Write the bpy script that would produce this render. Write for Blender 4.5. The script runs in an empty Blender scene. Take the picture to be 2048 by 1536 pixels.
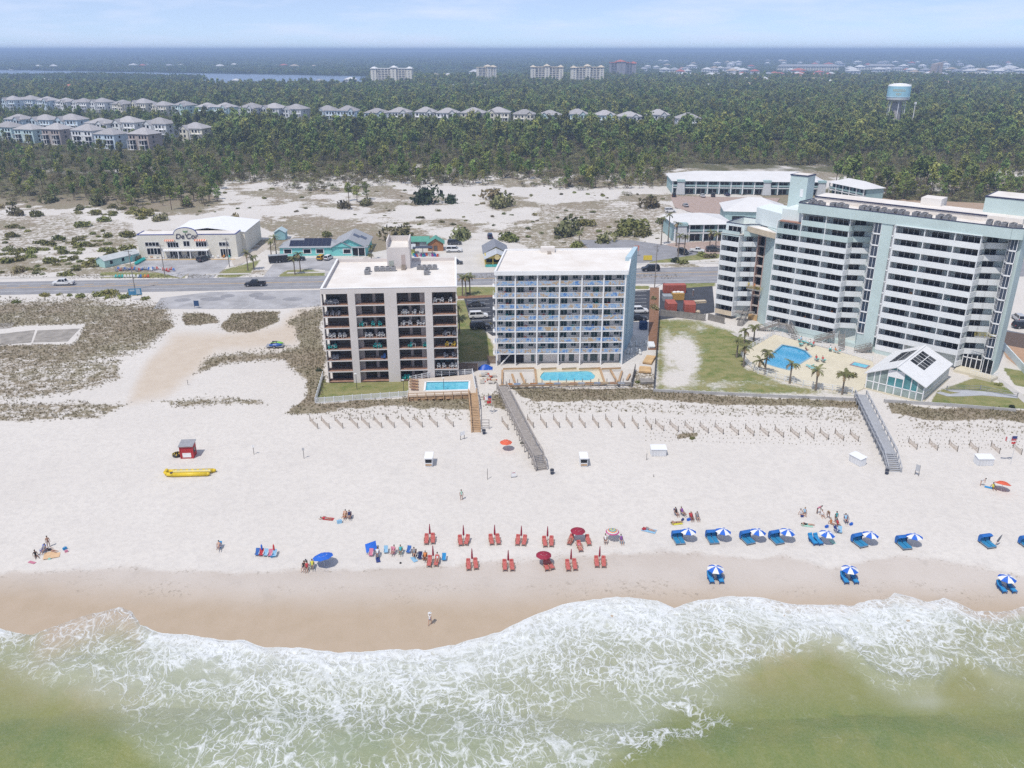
import bpy, bmesh, math, random
import numpy as np
from mathutils import Vector, Matrix
random.seed(7); np.random.seed(7)
S = bpy.context.scene
COL = S.collection
R = math.radians
# ---------------------------------------------------------------- camera
FPX, CAMH = 1660.0, 68.0
TH = math.atan(668/FPX)
cam = bpy.data.cameras.new('camera'); cam.sensor_width = 36; cam.lens = 36*FPX/2048
cam.clip_start = 1; cam.clip_end = 90000
camo = bpy.data.objects.new('camera', cam); COL.objects.link(camo)
camo.location = (0, 0, CAMH); camo.rotation_euler = (math.pi/2-TH, 0, 0)
S.camera = camo
# ---------------------------------------------------------------- sky and sun
SUNV = Vector((.31, .46, -1.0)).normalized()          # the way the light travels
EL = math.asin(-SUNV.z)
w = bpy.data.worlds.new('World'); S.world = w; w.use_nodes = True
nt = w.node_tree; bg = nt.nodes['Background']
sky = nt.nodes.new('ShaderNodeTexSky'); sky.sky_type = 'NISHITA'; sky.sun_disc = False
sky.sun_elevation = EL; sky.sun_rotation = math.atan2(-SUNV.x, -SUNV.y)
sky.altitude = 70; sky.air_density = 0.42; sky.dust_density = 0.0; sky.ozone_density = 5.0
# thin high cloud wisps, drawn out sideways
tc = nt.nodes.new('ShaderNodeTexCoord'); mp = nt.nodes.new('ShaderNodeMapping'); mp.inputs['Scale'].default_value = (5, 5, 34)
nz = nt.nodes.new('ShaderNodeTexNoise'); nz.inputs['Scale'].default_value = 1.4; nz.inputs['Detail'].default_value = 7; nz.inputs['Roughness'].default_value = .6
rp = nt.nodes.new('ShaderNodeMapRange'); rp.inputs[1].default_value = .45; rp.inputs[2].default_value = .72; rp.inputs[3].default_value = .42; rp.inputs[4].default_value = .85
mx = nt.nodes.new('ShaderNodeMixRGB'); mx.inputs[2].default_value = (6.3, 7.0, 8.9, 1)
nt.links.new(tc.outputs['Generated'], mp.inputs[0]); nt.links.new(mp.outputs[0], nz.inputs[0]); nt.links.new(nz.outputs[0], rp.inputs[0])
nt.links.new(rp.outputs[0], mx.inputs[0]); nt.links.new(sky.outputs[0], mx.inputs[1]); nt.links.new(mx.outputs[0], bg.inputs[0])
bg.inputs[1].default_value = 0.125
sl = bpy.data.lights.new('sun', 'SUN'); sl.energy = 3.5; sl.angle = R(.5); sl.color = (1, .955, .89)
so = bpy.data.objects.new('sun', sl); COL.objects.link(so); so.rotation_euler = SUNV.to_track_quat('-Z', 'Y').to_euler(); so.location = (0, 0, 300)
S.view_settings.view_transform = 'Standard'; S.view_settings.look = 'None'; S.view_settings.exposure = 0.0; S.view_settings.gamma = 1
S.view_settings.use_curve_mapping = False
S.render.engine = 'CYCLES'
S.cycles.max_bounces = 5; S.cycles.diffuse_bounces = 3; S.cycles.glossy_bounces = 2; S.cycles.transparent_max_bounces = 8; S.cycles.transmission_bounces = 3; S.cycles.volume_bounces = 0
S.cycles.caustics_reflective = False; S.cycles.caustics_refractive = False; S.cycles.sample_clamp_indirect = 4
S.cycles.use_denoising = False; S.cycles.use_adaptive_sampling = True; S.cycles.adaptive_threshold = .012
try: S.cycles.denoiser = 'OPENIMAGEDENOISE'
except Exception: pass
# ---------------------------------------------------------------- surveying helpers (photo pixel <-> place on the ground)
CT, ST = math.cos(TH), math.sin(TH)
def P(u, v, z=0.0):
    d = (v-768)/FPX; fw = CT-d*ST; dn = ST+d*CT; t = (CAMH-z)/dn
    return ((u-1024)/FPX*t, fw*t)
def PIX(x, y, z=0.0):
    dz = CAMH-z; dep = y*CT+dz*ST
    return 1024+FPX*x/dep, 768+FPX*(-y*ST+dz*CT)/dep
GY = np.array([-400, 30, 60, 72, 80, 86, 92, 98, 106, 122, 150, 1e6])
GZ = np.array([-30, -7.5, -5.0, -3.7, -3.0, -2.5, -2.0, -1.5, -1.0, -.55, 0, 0])
def gz(x, y):
    return float(np.interp(y, GY, GZ))
def PG(u, v):
    z = 0.0
    for _ in range(8):
        p = P(u, v, z); z = gz(*p)
    return (p[0], p[1], z)
# ---------------------------------------------------------------- value noise (numpy)
_rng = np.random.RandomState(3); _LAT = _rng.rand(256, 256)
def vnoise(x, y):
    xi = np.floor(x).astype(int); yi = np.floor(y).astype(int); fx = x-xi; fy = y-yi
    fx = fx*fx*(3-2*fx); fy = fy*fy*(3-2*fy)
    a = _LAT[xi & 255, yi & 255]; b = _LAT[(xi+1) & 255, yi & 255]; c = _LAT[xi & 255, (yi+1) & 255]; d = _LAT[(xi+1) & 255, (yi+1) & 255]
    return (a*(1-fx)+b*fx)*(1-fy)+(c*(1-fx)+d*fx)*fy
def fbm(x, y, o=4):
    s = 0; a = .5; t = 0
    for i in range(o):
        s = s+a*vnoise(x+17.3*i, y+9.1*i); t += a; x = x*2.03; y = y*2.03; a *= .55
    return s/t
def smooth(e0, e1, x):
    t = np.clip((x-e0)/(e1-e0), 0, 1); return t*t*(3-2*t)
def pmask(U, V, poly, soft=6.0):
    """1 inside the polygon, fading over `soft` pixels either side of its edge"""
    poly = np.array(poly, float); n = len(poly)
    inside = np.zeros(U.shape, bool); dist = np.full(U.shape, 1e9)
    for i in range(n):
        x0, y0 = poly[i]; x1, y1 = poly[(i+1) % n]
        if y0 != y1:
            c = ((y0 > V) != (y1 > V)) & (U < (x1-x0)*(V-y0)/(y1-y0)+x0); inside ^= c
        L = (x1-x0)**2+(y1-y0)**2+1e-9
        t = np.clip(((U-x0)*(x1-x0)+(V-y0)*(y1-y0))/L, 0, 1)
        dist = np.minimum(dist, np.hypot(U-x0-t*(x1-x0), V-y0-t*(y1-y0)))
    sd = np.where(inside, dist, -dist)
    return smooth(-soft, soft, sd)
# ---------------------------------------------------------------- materials
MATS = {}
def mat(name, col, rough=.75, var=.12, scale=.6, bump=0.0, metal=0.0, rnd=0.0, spec=.3, col2=None, obj_coords=True, alpha=1.0):
    if name in MATS: return MATS[name]
    m = bpy.data.materials.new(name); m.use_nodes = True; t = m.node_tree; b = t.nodes['Principled BSDF']
    b.inputs['Roughness'].default_value = rough; b.inputs['Metallic'].default_value = metal
    b.inputs['Specular IOR Level'].default_value = spec
    c = (*col, 1)
    co = t.nodes.new('ShaderNodeTexCoord')
    n = t.nodes.new('ShaderNodeTexNoise'); n.inputs['Scale'].default_value = scale; n.inputs['Detail'].default_value = 5; n.inputs['Roughness'].default_value = .62
    t.links.new(co.outputs['Object'], n.inputs['Vector'])
    mixn = t.nodes.new('ShaderNodeMixRGB'); mr = t.nodes.new('ShaderNodeMapRange'); mr.inputs[1].default_value = .3; mr.inputs[2].default_value = .7
    t.links.new(n.outputs['Fac'], mr.inputs[0]); t.links.new(mr.outputs[0], mixn.inputs[0])
    if col2 is None:
        mixn.inputs[1].default_value = (*[min(1, k*(1-var)) for k in col], 1); mixn.inputs[2].default_value = (*[min(1, k*(1+var)) for k in col], 1)
    else:
        mixn.inputs[1].default_value = c; mixn.inputs[2].default_value = (*col2, 1)
    out = mixn.outputs[0]
    if rnd:
        oi = t.nodes.new('ShaderNodeObjectInfo'); hs = t.nodes.new('ShaderNodeHueSaturation')
        r1 = t.nodes.new('ShaderNodeMapRange'); r1.inputs[3].default_value = 1-rnd; r1.inputs[4].default_value = 1+rnd
        t.links.new(oi.outputs['Random'], r1.inputs[0]); t.links.new(r1.outputs[0], hs.inputs['Value'])
        r2 = t.nodes.new('ShaderNodeMapRange'); r2.inputs[3].default_value = .5-rnd*.08; r2.inputs[4].default_value = .5+rnd*.08
        m7 = t.nodes.new('ShaderNodeMath'); m7.operation = 'MULTIPLY'; m7.inputs[1].default_value = 7.31
        m8 = t.nodes.new('ShaderNodeMath'); m8.operation = 'FRACT'
        t.links.new(oi.outputs['Random'], m7.inputs[0]); t.links.new(m7.outputs[0], m8.inputs[0]); t.links.new(m8.outputs[0], r2.inputs[0]); t.links.new(r2.outputs[0], hs.inputs['Hue'])
        t.links.new(out, hs.inputs['Color']); out = hs.outputs[0]
    t.links.new(out, b.inputs['Base Color'])
    if bump:
        bp = t.nodes.new('ShaderNodeBump'); bp.inputs['Strength'].default_value = bump; bp.inputs['Distance'].default_value = .05
        t.links.new(n.outputs['Fac'], bp.inputs['Height']); t.links.new(bp.outputs[0], b.inputs['Normal'])
    if alpha < 1: b.inputs['Alpha'].default_value = alpha
    MATS[name] = m
    return m
def glass(name, col, rough=.08, spec=.6):
    return mat(name, col, rough=rough, var=.35, scale=.35, spec=spec)
# ---------------------------------------------------------------- mesh building
class MB:
    def __init__(s): s.v = []; s.f = []; s.m = []
    def add(s, vs, fs, m=0):
        o = len(s.v); s.v += [tuple(p) for p in vs]
        for f in fs: s.f.append(tuple(i+o for i in f)); s.m.append(m)
        return s
    def box(s, x0, x1, y0, y1, z0, z1, m=0):
        return s.add([(x0,y0,z0),(x1,y0,z0),(x1,y1,z0),(x0,y1,z0),(x0,y0,z1),(x1,y0,z1),(x1,y1,z1),(x0,y1,z1)],
                     [(0,3,2,1),(4,5,6,7),(0,1,5,4),(1,2,6,5),(2,3,7,6),(3,0,4,7)], m)
    def cbox(s, cx, cy, cz, sx, sy, sz, m=0): return s.box(cx-sx/2, cx+sx/2, cy-sy/2, cy+sy/2, cz-sz/2, cz+sz/2, m)
    def beam(s, a, b, w, h, m=0):
        a = Vector(a); b = Vector(b); d = (b-a)
        if d.length < 1e-6: return s
        d.normalize(); up = Vector((0, 0, 1))
        if abs(d.z) > .98: up = Vector((0, 1, 0))
        x = d.cross(up).normalized()*w/2; y = x.cross(d).normalized()*h/2
        vs = [a-x-y, a+x-y, a+x+y, a-x+y, b-x-y, b+x-y, b+x+y, b-x+y]
        return s.add(vs, [(0,3,2,1),(4,5,6,7),(0,1,5,4),(1,2,6,5),(2,3,7,6),(3,0,4,7)], m)
    def prism(s, pts, z0, z1, m=0, mtop=None):
        n = len(pts); ar = sum(pts[i][0]*pts[(i+1) % n][1]-pts[(i+1) % n][0]*pts[i][1] for i in range(n))
        if ar < 0: pts = pts[::-1]
        s.add([(p[0], p[1], z0) for p in pts]+[(p[0], p[1], z1) for p in pts], [tuple(range(n))[::-1]]+[(i, (i+1) % n, (i+1) % n+n, i+n) for i in range(n)], m)
        return s.add([(p[0], p[1], z1) for p in pts], [tuple(range(n))], m if mtop is None else mtop)
    def tube(s, a, b, r0, r1=None, n=6, m=0, caps=True):
        r1 = r0 if r1 is None else r1
        a = Vector(a); b = Vector(b); d = (b-a).normalized(); up = Vector((0, 0, 1)) if abs(d.z) < .95 else Vector((1, 0, 0))
        x = d.cross(up).normalized(); y = d.cross(x)
        vs = [a+(x*math.cos(k*2*math.pi/n)+y*math.sin(k*2*math.pi/n))*r0 for k in range(n)]+[b+(x*math.cos(k*2*math.pi/n)+y*math.sin(k*2*math.pi/n))*r1 for k in range(n)]
        fs = [(i, i+n, (i+1) % n+n, (i+1) % n) for i in range(n)]
        if caps: fs += [tuple(range(n)), tuple(range(2*n-1, n-1, -1))]
        return s.add(vs, fs, m)
    def path(s, pts, rs, n=6, m=0):
        for i in range(len(pts)-1): s.tube(pts[i], pts[i+1], rs[i], rs[i+1], n, m)
        return s
    def lathe(s, prof, c=(0, 0, 0), n=12, m=0, ms=None):
        vs = [(c[0]+r*math.cos(k*2*math.pi/n), c[1]+r*math.sin(k*2*math.pi/n), c[2]+z) for r, z in prof for k in range(n)]
        o = len(s.v); s.v += vs
        for j in range(len(prof)-1):
            for k in range(n):
                s.f.append((o+j*n+k, o+j*n+(k+1) % n, o+(j+1)*n+(k+1) % n, o+(j+1)*n+k)); s.m.append(ms[j] if ms else m)
        return s
    def ell(s, c, r, m=0, n=8, k=5):
        prof = [(max(1e-3, math.sin(math.pi*i/k)), -math.cos(math.pi*i/k)) for i in range(k+1)]
        vs = [(c[0]+r[0]*p*math.cos(a*2*math.pi/n), c[1]+r[1]*p*math.sin(a*2*math.pi/n), c[2]+r[2]*z) for p, z in prof for a in range(n)]
        return s.add(vs, [(j*n+a, j*n+(a+1) % n, (j+1)*n+(a+1) % n, (j+1)*n+a) for j in range(k) for a in range(n)], m)
    def mesh(s, name, mats, smooth=False):
        me = bpy.data.meshes.new(name); me.from_pydata(s.v, [], s.f)
        for q in (mats if isinstance(mats, (list, tuple)) else [mats]): me.materials.append(q)
        me.polygons.foreach_set('material_index', s.m)
        if smooth: me.polygons.foreach_set('use_smooth', [True]*len(s.f))
        me.update(); return me
    def build(s, name, mats, parent=None, loc=None, rz=0.0, smooth=False):
        return link(name, s.mesh(name, mats, smooth), parent, loc, rz)
def link(name, me, parent=None, loc=None, rz=0.0, scale=None):
    o = bpy.data.objects.new(name, me); COL.objects.link(o)
    if parent is not None: o.parent = parent
    if loc is not None: o.location = loc
    if rz: o.rotation_euler = (0, 0, rz)
    if scale is not None: o.scale = scale if hasattr(scale, '__len__') else (scale,)*3
    return o
def tag(o, label, cat, group=None, kind=None):
    if label: o['label'] = label
    if cat: o['category'] = cat
    if group: o['group'] = group
    if kind: o['kind'] = kind
    return o
def thing(name, label, cat, loc=(0, 0, 0), rz=0.0, group=None):
    o = bpy.data.objects.new(name, None); COL.objects.link(o); o.location = loc; o.rotation_euler = (0, 0, rz); o.empty_display_size = .5
    return tag(o, label, cat, group)
def struct(o): o['kind'] = 'structure'; return o
def stuff(o): o['kind'] = 'stuff'; return o
def dup(root, loc=None, rz=None, label=None, group=None, scale=None):
    def cp(o, par):
        c = o.copy(); COL.objects.link(c); c.parent = par
        for ch in o.children: cp(ch, c)
        return c
    r = cp(root, None)
    if loc is not None: r.location = loc
    if rz is not None: r.rotation_euler = (0, 0, rz)
    if label: r['label'] = label
    if group: r['group'] = group
    if scale is not None: r.scale = scale if hasattr(scale, '__len__') else (scale,)*3
    return r
def objmats(o, mats):
    for i, q in enumerate(mats):
        o.material_slots[i].link = 'OBJECT'; o.material_slots[i].material = q
ORD = ['first', 'second', 'third', 'fourth', 'fifth', 'sixth', 'seventh', 'eighth', 'ninth', 'tenth', 'eleventh', 'twelfth', 'thirteenth', 'fourteenth', 'fifteenth', 'sixteenth', 'seventeenth', 'eighteenth', 'nineteenth', 'twentieth', 'twenty-first', 'twenty-second', 'twenty-third', 'twenty-fourth']
def sheet(name, pts, m, z=0.0, parent=None):
    """a flat surface lying on the ground; pts in metres"""
    b = MB(); b.add([(p[0], p[1], z+gz(*p[:2])) for p in pts], [tuple(range(len(pts)))])
    me = b.mesh(name, m)
    if me.polygons[0].normal.z < 0: me.flip_normals()
    o = link(name, me, parent)
    if parent is None: struct(o)
    return o
def psheet(name, px, m, z=0.0, parent=None): return sheet(name, [P(*p) for p in px], m, z, parent)
def text_mesh(name, body, size, m, ext=.03, shear=0.0, spacing=1.0):
    c = bpy.data.curves.new(name, 'FONT'); c.body = body; c.size = size; c.extrude = ext; c.align_x = 'CENTER'; c.shear = shear; c.space_character = spacing
    o = bpy.data.objects.new(name, c); COL.objects.link(o)
    dg = bpy.context.evaluated_depsgraph_get(); dg.update()
    me = bpy.data.meshes.new_from_object(o.evaluated_get(dg)); bpy.data.objects.remove(o)
    me.materials.clear(); me.materials.append(m)
    return me
# ================================================================ GROUND
def N(t, typ, **kw):
    n = t.nodes.new('ShaderNode'+typ)
    for k, v in kw.items():
        if k.startswith('i_'): n.inputs[int(k[2:])].default_value = v
        else: setattr(n, k, v)
    return n
rows = list(45*np.exp(np.arange(0, math.log(760/45), .0052)))
y = rows[-1]
while y < 15400: y *= 1.02; rows.append(y)
rows = np.array(rows); NC = 470
sc = np.linspace(-1, 1, NC); YY, SS = np.meshgrid(rows, sc, indexing='ij')
XX = SS*(YY*.80+22)
ZZ = np.interp(YY, GY, GZ)
ZZ = ZZ+smooth(3500, 12500, YY)*(24+22*np.clip(np.abs(XX)/(.6*YY), 0, 1.2)**1.5)*(.9+.2*fbm(XX/900, YY/900, 3))
dep = YY*CT+(CAMH-ZZ)*ST; UU = 1024+FPX*XX/dep; VV = 768+FPX*(-YY*ST+(CAMH-ZZ)*CT)/dep
wu = UU+(46*(fbm(XX/16, YY/16, 4)-.5)+16*(fbm(XX/4+9, YY/4, 3)-.5))*(.6+.6*smooth(640, 520, VV)*1.0); wv = VV+(22*(fbm(XX/14+31, YY/14, 4)-.5)+9*(fbm(XX/4+3, YY/4+8, 3)-.5))*(.75+.6*smooth(640, 520, VV))
veg = np.zeros(XX.shape); lawn = veg.copy(); tan_ = veg.copy(); forest = veg.copy()
for wgt, soft, poly in [
    (.70, 26, [(-300,590),(150,590),(320,600),(358,640),(350,660),(300,700),(230,722),(120,742),(-300,722)]),
    (.62, 14, [(-300,715),(240,712),(250,760),(150,790),(-300,835)]), (.62, 8, [(-300,800),(270,800),(200,838),(-300,855)]),
    (1, 6, [(440,655),(470,626),(566,620),(560,645),(500,665),(460,665)]), (.9, 6, [(362,628),(410,622),(440,630),(438,648),(370,655)]), (.85, 6, [(230,650),(330,636),(352,655),(330,668),(240,672)]),
    (.78, 14, [(600,615),(648,610),(652,770),(640,800),(620,770),(560,720),(520,722),(440,728),(385,752),(400,725),(430,706),(540,698),(592,690),(588,660),(572,650)]),
    (.9, 8, [(610,690),(648,690),(640,800),(600,830),(560,832),(610,790)]),
    (.82, 7, [(560,832),(600,806),(640,806),(815,795),(945,790),(950,828),(800,815),(700,820),(640,832)]), (.45, 8, [(600,815),(950,805),(950,845),(620,845)]),
    (.75, 8, [(960,790),(1012,785),(1012,826),(960,815)]),
    (.95, 7, [(1010,776),(1270,776),(1320,785),(1722,801),(1722,817),(1500,812),(1320,803),(1060,806)]), (.5, 8, [(1020,800),(1722,812),(1722,850),(1500,836),(1250,830),(1060,832)]),
    (.95, 7, [(1762,802),(1850,810),(2400,840),(2400,862),(1850,838),(1780,826)]), (.4, 9, [(1780,826),(2400,848),(2400,890),(1830,866)]),
    (.6, 8, [(300,800),(420,788),(520,798),(545,816),(360,818)]), (.9, 3, [(1345,873),(1390,868),(1398,877),(1350,882)]),
    (.85, 14, [(-400,350),(430,335),(440,420),(300,432),(180,422),(-400,400)]), (.6, 14, [(-400,400),(270,430),(280,505),(-400,520)]),
    (.66, 6, [(-400,515),(275,525),(340,553),(-400,553)]), (.42, 14, [(400,360),(1330,366),(1330,480),(1000,472),(540,472),(400,440)]),
    (.62, 12, [(1060,400),(1345,400),(1335,475),(1080,472)]), (.8, 8, [(735,466),(900,466),(890,500),(735,502)]), (.65, 10, [(1000,455),(1100,455),(1290,440),(1300,490),(1050,500),(1010,480)]),
    (.7, 8, [(500,430),(640,425),(740,450),(730,475),(540,470)]), (.95, 6, [(1440,380),(2500,380),(2500,470),(1700,440)]), (.6, 5, [(1255,735),(1312,740),(1312,790),(1250,785)])]:
    veg = np.maximum(veg, wgt*pmask(wu, wv, poly, soft))
veg = np.maximum(veg, (.37+.33*smooth(.42, .60, fbm(XX/22+7, YY/22, 4)))*smooth(575, 540, VV)*smooth(0, 1, YY-200))
veg *= 1-pmask(UU, VV, [(-60,662),(60,652),(168,650),(150,686),(-60,690)], 4)*.85
for wgt, soft, poly in [
    (1, 3, [(638,752),(655,766),(815,762),(817,790),(634,806)]), (.9, 8, [(912,600),(935,600),(985,690),(988,720),(915,725)]),
    (.70, 10, [(1312,638),(1400,640),(1545,690),(1500,712),(1490,735),(1600,772),(1725,792),(1312,784)]),
    (.8, 6, [(1875,782),(1960,752),(2045,790),(2300,830),(2045,818),(1860,808)]), (.9, 4, [(2005,735),(2300,790),(2300,830),(2030,770)]),
    (.75, 4, [(200,544),(370,546),(372,556),(200,556)]), (.75, 5, [(432,554),(452,538),(522,519),(500,548),(470,556)]), (.7, 4, [(556,550),(575,540),(620,538),(650,545),(650,557),(560,557)]),
    (.9, 3, [(1300,518),(1440,506),(1440,516),(1300,528)]), (.95, 3, [(912,574),(992,574),(992,592),(912,592)]), (.9, 3, [(1270,572),(1300,572),(1300,578),(1270,578)]), (.9, 4, [(1330,505),(1400,510),(1440,500),(1440,512),(1320,524)]), (.9,3,[(1365,566),(1430,562),(1430,572),(1370,578)])]:
    lawn = np.maximum(lawn, wgt*pmask(UU, VV, poly, soft))
for (cu, cv, ru, rv, a) in [(1362,698,36,30,.95),(1350,760,34,18,.9),(1375,730,26,26,.75),(1335,720,12,50,.4),(1440,770,60,12,.45),(1400,655,30,10,.4),(1560,765,60,10,.4),(1650,785,60,8,.4),(1330,665,10,12,.3)]:
    lawn *= 1-a*np.exp(-((UU-cu)/ru)**2-((VV-cv)/rv)**2)
for wgt, soft, poly in [(1, 14, [(592,617),(645,612),(604,650),(594,690),(540,697),(430,704),(390,745),(330,792),(260,802),(300,720),(350,668),(450,668),(562,652)]), (.35, 20, [(590,560),(700,560),(640,620),(590,618)]), (.6,8,[(1990,660),(2400,700),(2400,800),(2020,725)])]:
    tan_ = np.maximum(tan_, wgt*pmask(wu, wv, poly, soft))
bu = np.array([-400,0,300,500,700,900,1000,1150,1340,1450,1500,1560,1660,1800,2048,2500]); berm = np.interp(UU, bu, [1150,1146,1136,1141,1142,1128,1122,1110,1098,1112,1121,1108,1132,1108,1150,1160])
wl = np.interp(UU, [-400,0,200,400,600,800,1000,1250,1500,2048,2500], [1168,1172,1186,1196,1206,1200,1206,1188,1192,1200,1205])
wob = 10*(fbm(XX/6, YY/3, 3)-.5)+5*(vnoise(XX/1.7, YY/.9)-.5)
damp = smooth(-4, 6, VV-berm+wob*1.5); wet = smooth(-44, 36, VV-wl+wob)
wrack = np.clip(np.exp(-((VV-berm+wob*1.5-2)/4)**2)*.9+.7*np.exp(-((VV-wl+26+wob*1.6)/6)**2)*smooth(.45, .6, fbm(XX/9, YY/4, 3))+.8*smooth(.56, .66, fbm(XX/5+70, YY/2.4, 4))*smooth(-30, -8, VV-wl)*smooth(14, 0, VV-wl), 0, 1)
forest = smooth(358, 325, VV+60*(fbm(XX/22, YY/34, 4)-.5))
forest = np.maximum(forest, .62*pmask(wu, wv, [(-400,330),(440,330),(440,385),(180,400),(-400,392)], 22))
forest = np.maximum(forest, .9*pmask(wu, wv, [(1640,380),(2500,370),(2500,430),(1720,420)], 10))
ZZ = ZZ-.3*smooth(.2, .6, fbm(XX/7, YY/7, 3))*smooth(500, 470, VV)*(forest < .5)*smooth(.25, .5, veg)+.35*(fbm(XX/4, YY/4, 3)-.3)*(VV > 785)*(VV < 880)*smooth(.3, .8, veg)
nr, nc = XX.shape
idx = np.arange(nr*nc).reshape(nr, nc)
quads = np.stack([idx[:-1, :-1], idx[:-1, 1:], idx[1:, 1:], idx[1:, :-1]], -1).reshape(-1, 4)
def grid_mesh(name, X, Y, Z, quads, m, attrs):
    me = bpy.data.meshes.new(name); nv = X.size; nf = len(quads)
    me.vertices.add(nv); me.vertices.foreach_set('co', np.stack([X, Y, Z], -1).reshape(-1).astype(np.float32))
    me.loops.add(nf*4); me.loops.foreach_set('vertex_index', quads.reshape(-1).astype(np.int32))
    me.polygons.add(nf); me.polygons.foreach_set('loop_start', np.arange(0, nf*4, 4, dtype=np.int32))
    me.polygons.foreach_set('use_smooth', np.ones(nf, bool))
    me.update(calc_edges=True)
    for k, a in attrs.items():
        at = me.attributes.new(k, 'FLOAT_COLOR', 'POINT'); at.data.foreach_set('color', np.stack([q.reshape(-1) for q in a], -1).reshape(-1).astype(np.float32))
    me.materials.append(m)
    return me
# --- ground material
gm = bpy.data.materials.new('ground'); gm.use_nodes = True; t = gm.node_tree; b = t.nodes['Principled BSDF']; L = t.links.new
b.inputs['Specular IOR Level'].default_value = .15
co = N(t, 'TexCoord'); A1 = N(t, 'Attribute', attribute_name='cover'); A2 = N(t, 'Attribute', attribute_name='moist')
s1 = N(t, 'SeparateColor'); s2 = N(t, 'SeparateColor'); L(A1.outputs['Color'], s1.inputs[0]); L(A2.outputs['Color'], s2.inputs[0])
def noise(scale, det=5, rough=.6, vec=None):
    n = N(t, 'TexNoise'); n.inputs['Scale'].default_value = scale; n.inputs['Detail'].default_value = det; n.inputs['Roughness'].default_value = rough
    L(vec or co.outputs['Object'], n.inputs['Vector']); return n.outputs['Fac']
def mix(f, a, bb, typ='MIX'):
    m = N(t, 'MixRGB', blend_type=typ)
    for i, q in ((0, f), (1, a), (2, bb)):
        if isinstance(q, (int, float)): m.inputs[i].default_value = q
        elif isinstance(q, tuple): m.inputs[i].default_value = (*q, 1)
        else: L(q, m.inputs[i])
    return m.outputs[0]
def rng(x, a, bb, c=0., d=1.):
    m = N(t, 'MapRange', clamp=True); L(x, m.inputs[0])
    for i, q in ((1, a), (2, bb), (3, c), (4, d)): m.inputs[i].default_value = q
    return m.outputs[0]
def math_(op, a, bb=None):
    m = N(t, 'Math', operation=op)
    for i, q in ((0, a), (1, bb)):
        if q is None: continue
        if isinstance(q, (int, float)): m.inputs[i].default_value = q
        else: L(q, m.inputs[i])
    return m.outputs[0]
n_big, n_mid, n_fine, n_tuft = noise(.045, 5), noise(.35, 6, .65), noise(2.4, 5, .7), noise(.9, 8, .72)
foot = noise(1.15, 3, .6)
sand = mix(rng(n_big, .35, .65), (.60, .562, .517), (.635, .597, .55))
sand = mix(rng(foot, .42, .68, 0, .5), sand, (.505, .475, .445))
spk = noise(3.6, 4, .75); sand = mix(rng(spk, .50, .72, 0, .32), sand, (.46, .43, .395)); sand = mix(rng(noise(.22, 6, .7), .52, .7, 0, .35), sand, (.50, .47, .44))
sand = mix(s1.outputs[2], sand, mix(rng(n_mid, .3, .7), (.50, .42, .335), (.56, .485, .40)))
dampc = mix(rng(n_big, .4, .6), (.48, .425, .375), (.53, .478, .43))
blot = rng(noise(.16, 6, .7), .58, .72); dampc = mix(math_('MULTIPLY', blot, .5), dampc, (.36, .33, .30))
sand = mix(s2.outputs[0], sand, dampc)
sand = mix(s2.outputs[1], sand, mix(rng(n_mid, .3, .7), (.40, .315, .225), (.44, .35, .26)))
wr = math_('MULTIPLY', A2.outputs['Alpha'], rng(noise(1.7, 6, .8), .54, .62)); sand = mix(math_('MULTIPLY', wr, .75), sand, (.20, .165, .12))
# dune plants
vmix = math_('ADD', math_('MULTIPLY', n_mid, .38), math_('ADD', math_('MULTIPLY', n_tuft, .37), math_('MULTIPLY', n_fine, .25)))
thr = math_('SUBTRACT', .80, math_('MULTIPLY', s1.outputs[0], .52))
vm = N(t, 'MapRange', clamp=True, interpolation_type='SMOOTHSTEP'); L(math_('SUBTRACT', vmix, thr), vm.inputs[0]); vm.inputs[1].default_value = -.03; vm.inputs[2].default_value = .045
vcol = mix(rng(n_big, .42, .6), (.225, .178, .122), (.205, .182, .11)); vcol = mix(rng(n_fine, .35, .7), vcol, (.34, .29, .22)); vcol = mix(rng(n_tuft, .5, .64, 0, .5), vcol, (.12, .115, .06))
g1 = mix(vm.outputs[0], sand, vcol)
# lawns
lthr = math_('SUBTRACT', .72, math_('MULTIPLY', s1.outputs[1], .62)); lm = N(t, 'MapRange', clamp=True); L(math_('SUBTRACT', vmix, lthr), lm.inputs[0]); lm.inputs[1].default_value = -.06; lm.inputs[2].default_value = .10
lcol = mix(rng(n_mid, .38, .6), (.135, .175, .048), (.30, .27, .125)); lcol = mix(rng(noise(.12, 4), .45, .6, 0, .6), lcol, (.27, .25, .115)); lcol = mix(rng(n_fine, .3, .75, 0, .4), lcol, (.13, .15, .05))
g2 = mix(lm.outputs[0], g1, lcol)
fcol = mix(rng(n_mid, .35, .65), (.075, .085, .036), (.17, .145, .085))
far = mix(rng(noise(.012, 6, .7), .35, .65), (.028, .042, .022), (.05, .065, .035))
A2a = s2.outputs[2]
fm = N(t, 'MapRange', clamp=True); L(math_('ADD', math_('SUBTRACT', A2a, .5), math_('MULTIPLY', math_('SUBTRACT', vmix, .5), .9)), fm.inputs[0]); fm.inputs[1].default_value = -.15; fm.inputs[2].default_value = .15
g3 = mix(fm.outputs[0], g2, fcol)
pos = N(t, 'SeparateXYZ'); L(co.outputs['Object'], pos.inputs[0])
g4 = mix(rng(pos.outputs[1], 1500, 2300), g3, far)
L(g4, b.inputs['Base Color'])
L(rng(s2.outputs[1], 0, 1, .9, .33), b.inputs['Roughness'])
bp = N(t, 'Bump'); bp.inputs['Strength'].default_value = .55; bp.inputs['Distance'].default_value = .12
L(math_('MULTIPLY', math_('ADD', foot, math_('MULTIPLY', n_fine, .6)), rng(s2.outputs[1], 0, .6, 1, .04)), bp.inputs['Height']); L(bp.outputs[0], b.inputs['Normal'])
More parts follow.
